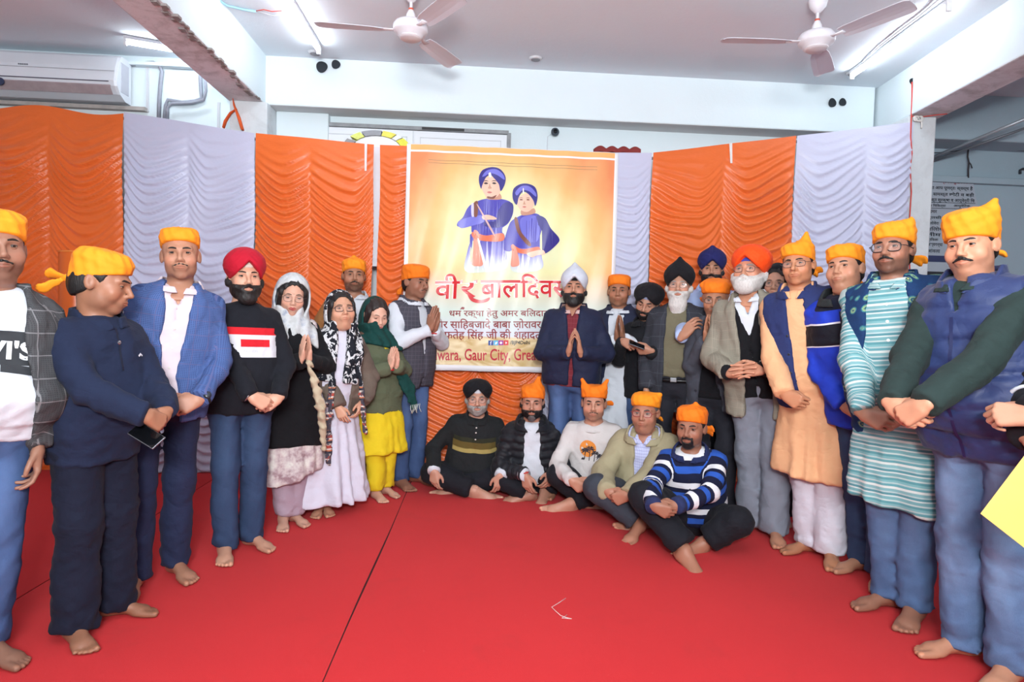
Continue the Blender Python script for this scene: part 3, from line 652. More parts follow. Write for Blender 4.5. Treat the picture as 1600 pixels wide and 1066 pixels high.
for k, (c, x) in enumerate((((58, 88, 160), 763), ((90, 190, 235), 771), ((170, 70, 170), 779), ((215, 50, 60), 787))):
    ic = bpoly('printed_icon', [(x, 532), (x+7.4, 532), (x+7.4, 539.5), (x, 539.5)], vinyl('icon_%d' % k, c), 0.004, smooth=False)
    if k == 0: btext('f', x+2.4, 533, x+5.6, 539, vwh, 0.005, parent=ic)
    if k == 1: bpoly('icon_mark', [(x+1.5, 537.5), (x+3.5, 536.5), (x+2, 534), (x+4, 535), (x+5, 533.6), (x+6.2, 534.6), (x+5.5, 537), (x+3.5, 538.4)], vwh, 0.005, ic)
    if k == 2: bpoly('icon_mark', [(x+3.7+2*math.cos(a), 535.8+2*math.sin(a)) for a in np.linspace(0, 5.5, 8)], vwh, 0.005, ic)
    if k == 3: bpoly('icon_mark', [(x+2.7, 533.6), (x+5.4, 535.8), (x+2.7, 538)], vwh, 0.005, ic, False)
btext('/BJP4Delhi', 797, 532.5, 828, 540, vk, 0.004, 0, 0.02)
btext('Gurudwara, Gaur City, Greater', 639, 545, 858, 569, vrl, 0.004, 0, 0.012)

# ------------------------------------------------------------------ notice poster on the right back wall
YP = 5.845
pcor = [(1432, 274), (1519, 278), (1552, 440), (1432, 436)]
pb = at_y(1490, 360, YP); poster = empty('notice_poster', tuple(pb), 'large grey notice poster with red and black lines behind the right column', 'poster')
def pquad(name, pts, mat, off, th=0.0, parent=None):
    P = np.array([at_y(x, y, YP-off) for x, y in pts])-pb
    P[:, 1] = -off
    if th:
        Q = P.copy(); Q[:, 1] += th; n = len(P)
        return MB().add(np.vstack([P, Q]), [tuple(range(n))[::-1], tuple(range(n, 2*n))]+[(i, (i+1) % n, n+(i+1) % n, n+i) for i in range(n)]).build(name, mat, parent or poster)
    return MB().add(P, [tuple(range(len(P)))]).build(name, mat, parent or poster)
pquad('sheet', pcor, plain('poster_paper', (176, 188, 200), 0.6), 0.010, 0.008)
def ptext(body, x0, y0, x1, y1, mat, off=0.013, slope=0.03):
    V, F = text_verts(body, 0, 1.0, 0.02); lo, hi = V.min(0), V.max(0); t = (V-lo)/np.maximum(hi-lo, 1e-6)
    x = x0+(x1-x0)*t[:, 0]; y = y1-(y1-y0)*t[:, 1]+slope*(x-x0)
    P = np.array([at_y(a, b, YP-off) for a, b in zip(x, y)])-pb; P[:, 1] = -off
    MB().add(P, F).build('lettering', mat, poster)
pr_ = plain('poster_red', (150, 54, 66), 0.6); pk_ = plain('poster_black', (48, 52, 62), 0.6)
ptext('प्रथम सुख िनरोगी क', 1471, 280, 1526, 288, pr_)
ptext('काया आप पूणर्तः स्वस्थ है', 1446, 289, 1520, 297, pk_); ptext('की समस्त छोटी व बड़ी', 1446, 299, 1522, 307, pk_); ptext('समस्त सुरक्षा व आयुवेर्दी िच', 1446, 308, 1523, 316, pk_)
pquad('rule', [(1446, 315.6), (1524, 317.6), (1524, 318.4), (1446, 316.4)], pk_, 0.013); pquad('rule', [(1446, 324.6), (1528, 326.6), (1528, 327.4), (1446, 325.4)], pk_, 0.013)
ptext('नाम िचिकत्सा', 1448, 318, 1478, 324, pk_); ptext('आयुवेिदक', 1490, 318.5, 1516, 324.5, pk_)
for k, wd in enumerate(('गुडमार', 'तुलसी', 'एलोवेरा', 'गिलोय', 'नीम', 'त्रिफला', 'अश्वगन्धा', 'आंवला')):
    ptext(wd, 1449, 328+k*8.6, 1464+(k*7) % 11, 334.5+k*8.6, pk_)
    ptext(wd[::-1] if k % 2 else wd, 1500, 329+k*8.6, 1530, 335.5+k*8.6, pk_)
pquad('blue_band', [(1446, 399), (1546, 402), (1548, 412), (1446, 409)], plain('poster_navy', (58, 66, 104), 0.6), 0.013)
pquad('dark_band', [(1446, 424), (1550, 427), (1551, 433), (1446, 431)], plain('poster_dark', (52, 52, 58), 0.6), 0.013)

# ------------------------------------------------------------------ implicit surfaces: people and their clothes
def smin(a, b, k):
    h = np.clip(0.5+0.5*(b-a)/k, 0, 1); return b+(a-b)*h-k*h*(1-h)
def smax(a, b, k): return -smin(-a, -b, k)
def nrm(v):
    v = np.asarray(v, float); return v/(np.linalg.norm(v)+1e-12)
def A3(*v): return np.array(v, float)
def rcone(P, a, b, ra, rb, flat=None, k=1.0):
    a = np.asarray(a, np.float32); ab = np.asarray(b, np.float32)-a
    q = P-a; t = np.clip((q@ab)/(ab@ab+1e-9), 0, 1); q = q-t[:, None]*ab
    if flat is not None:
        n = np.asarray(flat, np.float32); q = q+((q@n)*(1/k-1))[:, None]*n
    return np.sqrt((q*q).sum(1))-(ra+t*(rb-ra))
def ellip(P, c, r, R=None):
    q = P-np.asarray(c, np.float32)
    if R is not None: q = q@np.asarray(R, np.float32)
    r = np.asarray(r, np.float32); k0 = np.sqrt(((q/r)**2).sum(1)); k1 = np.sqrt(((q/(r*r))**2).sum(1))
    return k0*(k0-1)/(k1+1e-9)
_OFF8 = [(i, j, k) for i in (0, 1) for j in (0, 1) for k in (0, 1)]
def mesh_field(f, lo, hi, h, slack=0.02):
    B = 4; lo = np.asarray(lo, float); nb = np.maximum(1, np.ceil((np.asarray(hi, float)-lo)/(h*B)).astype(int)); n = nb*B+1
    bc = np.stack(np.meshgrid(*[(np.arange(m)+0.5)*B*h+l for m, l in zip(nb, lo)], indexing='ij'), -1).reshape(-1, 3).astype(np.float32)
    db = f(bc).reshape(nb); act = np.abs(db) < 0.5*math.sqrt(3)*B*h*1.25+slack*0.7
    big = np.where(db < 0, -1.0, 1.0).astype(np.float32)
    idx = [np.minimum(np.arange(m)//B, q-1) for m, q in zip(n, nb)]
    D = big[np.ix_(*idx)].copy()
    pm = np.zeros(n, bool)
    a = np.repeat(np.repeat(np.repeat(act, B, 0), B, 1), B, 2)
    for i, j, k in _OFF8: pm[i:i+a.shape[0], j:j+a.shape[1], k:k+a.shape[2]] |= a
    I = np.argwhere(pm); D[pm] = f((I*h+lo).astype(np.float32))
    s = D < 0; cnt = np.zeros(tuple(m-1 for m in n), np.int8)
    for i, j, k in _OFF8: cnt += s[i:i+n[0]-1, j:j+n[1]-1, k:k+n[2]-1]
    C = np.argwhere((cnt > 0) & (cnt < 8)); m = len(C)
    if m == 0: return np.zeros((0, 3)), np.zeros((0, 4), int)
    ids = -np.ones(cnt.shape, np.int64); ids[tuple(C.T)] = np.arange(m)
    acc = np.zeros((m, 3)); num = np.zeros(m)
    dv = {o: D[C[:, 0]+o[0], C[:, 1]+o[1], C[:, 2]+o[2]] for o in _OFF8}
    for o in _OFF8:
        for ax in range(3):
            if o[ax] == 0:
                o2 = list(o); o2[ax] = 1; d0, d1 = dv[o], dv[tuple(o2)]
                mk = (d0 < 0) != (d1 < 0); t = np.where(mk, d0/(d0-d1+1e-20), 0)
                p = np.tile(np.array(o, float), (m, 1)); p[:, ax] += t; acc[mk] += p[mk]; num[mk] += 1
    V = (C+acc/num[:, None])*h+lo
    F = []
    for ax in range(3):
        b, c = (ax+1) % 3, (ax+2) % 3
        sl0 = [slice(None)]*3; sl1 = [slice(None)]*3; sl0[ax] = slice(0, n[ax]-1); sl1[ax] = slice(1, n[ax])
        for q in (b, c): sl0[q] = slice(1, n[q]-1); sl1[q] = slice(1, n[q]-1)
        s0, s1 = s[tuple(sl0)], s[tuple(sl1)]
        E = np.argwhere(s0 != s1)
        if not len(E): continue
        inside = s0[tuple(E.T)]
        base = E.copy(); base[:, b] += 1; base[:, c] += 1
        def cid(db_, dc_):
            q = base.copy(); q[:, b] -= db_; q[:, c] -= dc_; return ids[tuple(q.T)]
        quad = np.stack([cid(1, 1), cid(0, 1), cid(0, 0), cid(1, 0)], 1)
        quad[~inside] = quad[~inside][:, ::-1]; F.append(quad)
    F = np.vstack(F); return V, F[(F >= 0).all(1)]
def rot_z(a): c, s = math.cos(a), math.sin(a); return np.array([[c, -s, 0], [s, c, 0], [0, 0, 1.0]])
def rot_x(a): c, s = math.cos(a), math.sin(a); return np.array([[1.0, 0, 0], [0, c, -s], [0, s, c]])
def rot_y(a): c, s = math.cos(a), math.sin(a); return np.array([[c, 0, s], [0, 1.0, 0], [-s, 0, c]])
RAD = math.radians
def wob(P, seed, amp, wl, stretch=(1, 1, 1)):
    r = np.random.RandomState(seed); Q = P*np.asarray(stretch, np.float32); s = 0
    for k in range(5):
        d = r.normal(size=3); d /= np.linalg.norm(d); w = 2*math.pi/(wl*r.uniform(0.7, 1.5)); s = s+np.sin((Q@d.astype(np.float32))*w+r.uniform(0, 6.3)+0.8*np.sin((Q@d[::-1].astype(np.float32).copy())*w*0.6))
    return amp*s/2.2

# ---- hand (right), finger direction +x, thumb side +y, back of the hand +z
_FB = [(0.092, 0.027, (0.042, 0.025, 0.02), 0.0092), (0.096, 0.006, (0.046, 0.029, 0.021), 0.0095), (0.091, -0.015, (0.042, 0.027, 0.02), 0.0090), (0.081, -0.034, (0.033, 0.021, 0.018), 0.0080)]
_HP = {  # curl angles per finger (mcp, pip, dip), spread, thumb points
    'flat': ([(4, 4, 3)]*4, 0.015, [(0.022, 0.026, -0.004), (0.052, 0.042, -0.006), (0.083, 0.046, -0.004), (0.108, 0.044, -0.002)]),
    'relax': ([(22, 30, 18), (28, 36, 20), (34, 40, 22), (38, 40, 22)], 0.02, [(0.022, 0.026, -0.008), (0.05, 0.047, -0.022), (0.078, 0.052, -0.032), (0.099, 0.049, -0.038)]),
    'clasp': ([(44, 52, 26), (48, 56, 28), (52, 58, 28), (55, 58, 28)], 0.0, [(0.022, 0.026, -0.008), (0.05, 0.043, -0.022), (0.078, 0.042, -0.03), (0.098, 0.034, -0.034)]),
    'grip': ([(58, 72, 36), (62, 76, 36), (64, 76, 36), (66, 74, 36)], 0.0, [(0.022, 0.024, -0.012), (0.046, 0.034, -0.034), (0.072, 0.028, -0.046), (0.09, 0.014, -0.05)]),
    'splay': ([(8, 10, 6), (10, 10, 6), (12, 12, 6), (14, 14, 6)], 0.10, [(0.022, 0.026, -0.006), (0.05, 0.05, -0.012), (0.078, 0.062, -0.016), (0.1, 0.066, -0.018)]),
}
def _fingers(kind):
    cur, spr, th = _HP[kind]; out = []
    for i, ((x, y, L, r), c) in enumerate(zip(_FB, cur)):
        yaw = spr*(1.5-i); p = A3(x, y, 0.0); ang = 0; pts = [p]
        for l, a in zip(L, c):
            ang += math.radians(a); d = A3(math.cos(ang)*math.cos(yaw), math.cos(ang)*math.sin(yaw), -math.sin(ang)); p = p+d*l; pts.append(p)
        out.append((pts, [r, r*0.95, r*0.86, r*0.74]))
    out.append(([A3(*q) for q in th], [0.0135, 0.0115, 0.0105, 0.0085])); return out
_hcache = {}
def hand_mesh(kind, h):
    if (kind, h) in _hcache: return _hcache[(kind, h)]
    fg = _fingers(kind)
    def f(P):
        d = rcone(P, (-0.012, 0, 0), (0.012, 0, 0), 0.0255, 0.026, (0, 0, 1), 0.78)
        for (x, y, L, r) in _FB: d = smin(d, rcone(P, (0.012, y*0.55, 0), (x-0.006, y, -0.001), 0.0155, 0.0125), 0.014)
        d = smin(d, rcone(P, (0.02, 0.018, -0.008), (0.06, 0.03, -0.012), 0.018, 0.012), 0.012)
        d = smin(d, rcone(P, (0.02, -0.02, -0.008), (0.06, -0.028, -0.008), 0.015, 0.011), 0.012)
        g = None
        for pts, rr in fg:
            q = None
            for a, b, ra, rb in zip(pts, pts[1:], rr, rr[1:]):
                e = rcone(P, a, b, ra, rb); q = e if q is None else np.minimum(q, e)
            g = q if g is None else np.minimum(g, q)
        return smin(d, g, 0.006)
    V, F = mesh_field(f, (-0.055, -0.065, -0.1), (0.21, 0.085, 0.04), h, 0.01)
    C = np.ones((len(V), 3))
    for pts, rr in fg:     # paler nails
        t = pts[-1]; m = (np.linalg.norm(V-t, axis=1) < 0.0095); nz = np.cross(pts[-1]-pts[-2], A3(0, 1, 0)); m &= ((V-t)@nrm(-nz if nz[2] < 0 else nz) > 0.003); C[m] = (1.22, 1.18, 1.16)
    _hcache[(kind, h)] = (V, F, C); return V, F, C
# ---- bare foot (right), toes +x, big toe side +y, sole z = 0, ankle above the origin
def foot_mesh(h, col=0.17):
    if ('foot', h, col) in _hcache: return _hcache[('foot', h, col)]
    toes = [((0.150, 0.027, 0.017), (0.203, 0.026, 0.0135), 0.0165, 0.0140), ((0.155, 0.006, 0.015), (0.203, 0.003, 0.011), 0.0115, 0.0095), ((0.150, -0.011, 0.014), (0.194, -0.015, 0.0105), 0.011, 0.009), ((0.142, -0.026, 0.013), (0.182, -0.031, 0.010), 0.0105, 0.0087), ((0.130, -0.038, 0.012), (0.166, -0.044, 0.0095), 0.0105, 0.0088)]
    def f(P):
        d = rcone(P, (-0.012, 0, col), (-0.006, 0, 0.06), 0.038, 0.040)
        d = smin(d, ellip(P, (-0.03, 0, 0.030), (0.042, 0.034, 0.034)), 0.02)
        d = smin(d, rcone(P, (0.01, 0.002, 0.062), (0.125, 0.006, 0.026), 0.036, 0.024), 0.03)
        d = smin(d, rcone(P, (0.0, -0.012, 0.03), (0.125, -0.02, 0.018), 0.028, 0.019), 0.025)
        d = smin(d, ellip(P, (0.128, -0.003, 0.020), (0.042, 0.046, 0.021)), 0.02)
        g = None
        for a, b, ra, rb in toes:
            e = rcone(P, a, b, ra, rb); g = e if g is None else np.minimum(g, e)
        d = smin(d, g, 0.006); return smax(d, 0.002-P[:, 2], 0.006)
    V, F = mesh_field(f, (-0.09, -0.07, -0.01), (0.235, 0.065, 0.16), h, 0.01)
    C = np.ones((len(V), 3))
    for a, b, ra, rb in toes:
        m = (V[:, 0] > b[0]-0.004) & (np.abs(V[:, 1]-b[1]) < rb*0.75) & (V[:, 2] > b[2]+rb*0.35); C[m] = (1.35, 1.28, 1.22)
    _hcache[('foot', h, col)] = (V, F, C); return V, F, C
# ---- head field, head frame: x left, y back, z up, origin at eye level between the ears
def head_field(P, hp):
    fat = hp.get('fat', 0.0); fem = hp.get('fem', 0.0); jw = hp.get('jaw', 0.0); ns = hp.get('nose', 1.0)
    X = P.copy(); X[:, 0] = np.abs(X[:, 0]); P2 = X
    d = ellip(P, (0, 0.014, 0.028), (0.0755, 0.096, 0.089))
    d = smin(d, ellip(P, (0, -0.026, -0.030), (0.061+0.010*fat+0.004*jw-0.003*fem, 0.062, 0.080)), 0.03)
    d = smin(d, ellip(P2, (0.038+0.009*fat+0.004*jw, -0.012, -0.066), (0.022+0.006*fat, 0.036, 0.030)), 0.03)
    d = smin(d, ellip(P, (0, -0.064, -0.096), (0.026+0.006*jw-0.004*fem, 0.022, 0.019)), 0.028)
    d = smin(d, ellip(P2, (0.041+0.005*fat, -0.058, -0.030-0.006*fat), (0.022+0.006*fat, 0.022, 0.024+0.006*fat)), 0.022)
    if fat > 0.4: d = smin(d, ellip(P, (0, -0.03, -0.118), (0.05, 0.035, 0.022)), 0.03)
    d = smin(d, rcone(P2, (0.010, -0.086, 0.019), (0.044, -0.071, 0.020), 0.0105-0.003*fem, 0.008), 0.016)
    d = smax(d, -ellip(P2, (0.031, -0.101, -0.001), (0.019, 0.018, 0.012)), 0.012)
    d = smin(d, rcone(P, (0, -0.087, 0.012), (0, -0.108*(0.3+0.7*ns), -0.028), 0.0065, 0.0105*ns), 0.012)
    d = smin(d, ellip(P, (0, -0.109*(0.3+0.7*ns), -0.031), (0.0105*ns, 0.0105, 0.0095)), 0.006)
    d = smin(d, ellip(P2, (0.0125*ns, -0.098, -0.035), (0.0075, 0.0105, 0.0075)), 0.006)
    d = smin(d, ellip(P, (0, -0.084, -0.062), (0.030, 0.016, 0.022)), 0.015)
    d = smin(d, rcone(P2, (0.0, -0.098, -0.0585), (0.021, -0.088, -0.0615), 0.006, 0.003), 0.006)
    d = smin(d, rcone(P2, (0.0, -0.097, -0.0690), (0.018, -0.089, -0.0655), 0.0072, 0.0035), 0.006)
    d = smax(d, -rcone(P2, (0.0, -0.106, -0.0638), (0.022, -0.095, -0.0640), 0.0022, 0.002), 0.004)
    e = ellip(P2, (0.0775+0.006*fat, 0.016, -0.006), (0.009, 0.020, 0.031), rot_x(-0.18)@rot_z(-0.38))
    e = smax(e, -ellip(P2, (0.088+0.006*fat, 0.010, -0.002), (0.007, 0.011, 0.018), rot_x(-0.18)@rot_z(-0.38)), 0.004)
    return smin(d, e, 0.007)
def front_y(x, z, hp, y0=-0.16):
    x = np.asarray(x, float).ravel(); z = np.asarray(z, float).ravel(); y = np.full(len(x), y0)
    for _ in range(36):
        d = head_field(np.stack([x, y, z], -1).astype(np.float32), hp); y = np.minimum(y+np.maximum(d, -0.002)*0.85, 0.03)
    return y
def pad(xs, zs, ws, t, hp, m=5, mirror=False, sink=0.0015):
    """raised strip on the face following the centre line xs, zs with half width ws"""
    n = len(xs); v = np.linspace(-1, 1, m); X = np.repeat(np.asarray(xs, float)[:, None], m, 1); Zz = np.asarray(zs, float)[:, None]+np.asarray(ws, float)[:, None]*v
    Y = front_y(X, Zz, hp).reshape(n, m)-np.asarray(t)*(1-v[None, :]**2)+sink*(v[None, :]**2)
    P = np.stack([X, Y, Zz], -1).reshape(-1, 3); F = [(i*m+j, (i+1)*m+j, (i+1)*m+j+1, i*m+j+1) for i in range(n-1) for j in range(m-1)]
    F = np.array(F)
    return P, F
def sph_patch(c, r, az, el0, el1, m):
    """lid: part of a sphere in front of the eye between elevations el0(az) and el1(az), degrees"""
    P = []
    for a, e0, e1 in zip(az, el0, el1):
        for k in range(m+1):
            e = math.radians(e0+(e1-e0)*k/m); q = math.radians(a); P.append((c[0]+r*math.sin(q)*math.cos(e), c[1]-r*math.cos(q)*math.cos(e), c[2]+r*math.sin(e)))
    n = len(az); F = [(i*(m+1)+j, (i+1)*(m+1)+j, (i+1)*(m+1)+j+1, i*(m+1)+j+1) for i in range(n-1) for j in range(m)]
    return np.array(P), np.array(F)

# ------------------------------------------------------------------ materials for people
def skin_mat():
    q = N('skin'); a = q.attr('col').outputs['Color']; o = q.obj()
    q.set(Base_Color=q.mix(q.math('MULTIPLY', q.noise(o, 90, 3), 0.08), a, (0.0, 0.0, 0.0), 'MULTIPLY'), Roughness=0.46)
    q.b.inputs['Subsurface Weight'].default_value = 0.06; q.b.inputs['Subsurface Radius'].default_value = (0.012, 0.005, 0.003)
    q.b.inputs['Specular IOR Level'].default_value = 0.38; q.bump(q.noise(o, 260, 3), 0.12, 0.002); return q.m
M_skin = skin_mat()
def eye_mat():
    q = N('eye'); q.set(Base_Color=q.attr('col').outputs['Color'], Roughness=0.12); return q.m
M_eye = eye_mat()
def hair_mat(name, rgb):
    if name in _mats: return _mats[name]
    q = N(name); o = q.obj(); c = s2l(rgb); n = q.noise(q.mapping(o, (260, 260, 40)), 1.0, 3)
    q.set(Base_Color=q.mix(n, tuple(x*0.55 for x in c), tuple(min(1, x*1.5) for x in c)), Roughness=0.55); q.bump(n, 0.6, 0.004); _mats[name] = q.m; return q.m
def cloth(name, rgb, rough=0.85, weave=420, wb=0.25, fold=0.5, var=0.14, sheen=0.02, spec=0.25):
    if name in _mats: return _mats[name]
    q = N(name); o = q.obj(); c = s2l(rgb)
    f = q.noise(o, 6, 4); q.set(Base_Color=q.mix(f, tuple(x*(1-var) for x in c), tuple(min(1, x*(1+var*0.6)) for x in c)), Roughness=rough)
    q.b.inputs['Sheen Weight'].default_value = sheen; q.b.inputs['Specular IOR Level'].default_value = spec
    q.bump(creases(q, o, weave, 0.10*wb), fold, 0.024); _mats[name] = q.m; return q.m
def creases(q, o, weave, k):
    n = q.noise(q.mapping(o, (1, 1, 1.5), rot=(0.3, 0.5, 0.2)), 5.5, 2, 0.45, 1.0); rdg = q.math('ABSOLUTE', q.math('SUBTRACT', n, 0.5))
    h = q.math('ADD', q.math('MULTIPLY', rdg, 1.0), q.math('MULTIPLY', q.noise(o, 20, 3, 0.5, 0.6), 0.35))
    return q.math('ADD', h, q.math('MULTIPLY', q.noise(o, weave, 2), k))
def pc_uv(q):
    x, y, z = q.sep(q.attr('pc').outputs['Vector']); return x, y, z
def lines(q, v, period, width, soft=0.12):
    t = q.math('FRACT', q.math('DIVIDE', v, period)); t = q.math('ABSOLUTE', q.math('SUBTRACT', t, 0.5))
    return q.math('SUBTRACT', 1.0, q.math('SMOOTHSTEP', t, 0, 0) if False else q.ramp(t, [(max(0, width/2-soft*width), (0, 0, 0)), (width/2+soft*width, (1, 1, 1))]))
def finish(q, o, rough=0.88, fold=0.35, weave=420):
    q.set(Roughness=rough); q.b.inputs['Specular IOR Level'].default_value = 0.22
    q.bump(creases(q, o, weave, 0.03), fold, 0.024); return q.m
def plaid(name, base, dark, light, period=0.05, fine=0.008, lw=0.05):
    if name in _mats: return _mats[name]
    q = N(name); o = q.obj(); u, v, w = pc_uv(q); c = s2l(base)
    chk = q.math('MULTIPLY', q.ramp(q.math('FRACT', q.math('DIVIDE', u, fine)), [(0.4, (0, 0, 0)), (0.6, (1, 1, 1))]), q.ramp(q.math('FRACT', q.math('DIVIDE', v, fine)), [(0.4, (0, 0, 0)), (0.6, (1, 1, 1))]))
    c = q.mix(q.math('MULTIPLY', chk, 0.8), c, s2l(dark))
    l = q.math('MAXIMUM', lines(q, u, period, lw), lines(q, v, period*1.15, lw)); c = q.mix(q.math('MULTIPLY', l, 0.6), c, s2l(light))
    q.set(Base_Color=c); _mats[name] = finish(q, o); return q.m
def stripes(name, stops, period, u_axis=False, fold=0.3):
    """horizontal bands: stops = [(position 0-1, rgb)], repeated every period metres"""
    if name in _mats: return _mats[name]
    q = N(name); o = q.obj(); u, v, w = pc_uv(q)
    t = q.math('FRACT', q.math('DIVIDE', u if u_axis else v, period)); c = q.ramp(t, [(p, s2l(r)) for p, r in stops], 'CONSTANT')
    q.set(Base_Color=c); _mats[name] = finish(q, o, 0.88, fold); return q.m
def denim(name, dark, light, fade=0.6):
    if name in _mats: return _mats[name]
    q = N(name); o = q.obj(); u, v, w = pc_uv(q); c = s2l(dark)
    n = q.noise(q.mapping(o, (1, 1, 0.45)), 9, 5, 0.6); c = q.mix(q.math('MULTIPLY', n, 0.4), c, s2l(light))
    c = q.mix(q.math('MULTIPLY', q.math('MULTIPLY', w, fade), q.ramp(n, [(0.25, (0.5, 0.5, 0.5)), (0.7, (1, 1, 1))])), c, s2l(light))
    wv = q.noise(q.mapping(o, (500, 500, 120)), 1, 2); c = q.mix(q.math('MULTIPLY', wv, 0.25), c, s2l(light))
    q.set(Base_Color=c); _mats[name] = finish(q, o, 0.8, 0.3); return q.m

_eyes = {}
def eye_data(iris=(58, 34, 22)):
    k = iris
    if k in _eyes: return _eyes[k]
    rings = [(0, (8, 8, 8)), (13, (10, 8, 8)), (15, iris), (29, iris), (32, (34, 24, 20)), (36, (150, 138, 130)), (52, (160, 146, 138)), (90, (150, 128, 120)), (140, (190, 170, 165))]
    V = []; C = []; n = 16
    for a, c in rings:
        for j in range(n):
            t = 2*math.pi*j/n; s = math.sin(math.radians(a)); V.append((0.0125*s*math.cos(t), -0.0125*math.cos(math.radians(a)), 0.0125*s*math.sin(t))); C.append(s2l(c))
    F = [(i*n+j, i*n+(j+1) % n, (i+1)*n+(j+1) % n, (i+1)*n+j) for i in range(len(rings)-1) for j in range(n)]
    o = mesh_obj('eye', np.array(V), np.array(F), M_eye, None, True, col=np.array(C)); me = o.data; bpy.data.objects.remove(o)
    _eyes[k] = me; return me

_SP = np.array([-0.9, -0.2, 0.0, 0.25, 0.42, 0.60, 0.80, 0.90, 0.97, 1.03])
_SA = np.array([0.165, 0.165, 0.172, 0.160, 0.162, 0.172, 0.166, 0.132, 0.092, 0.058])
_SB = np.array([0.112, 0.112, 0.122, 0.112, 0.116, 0.122, 0.112, 0.095, 0.076, 0.055])

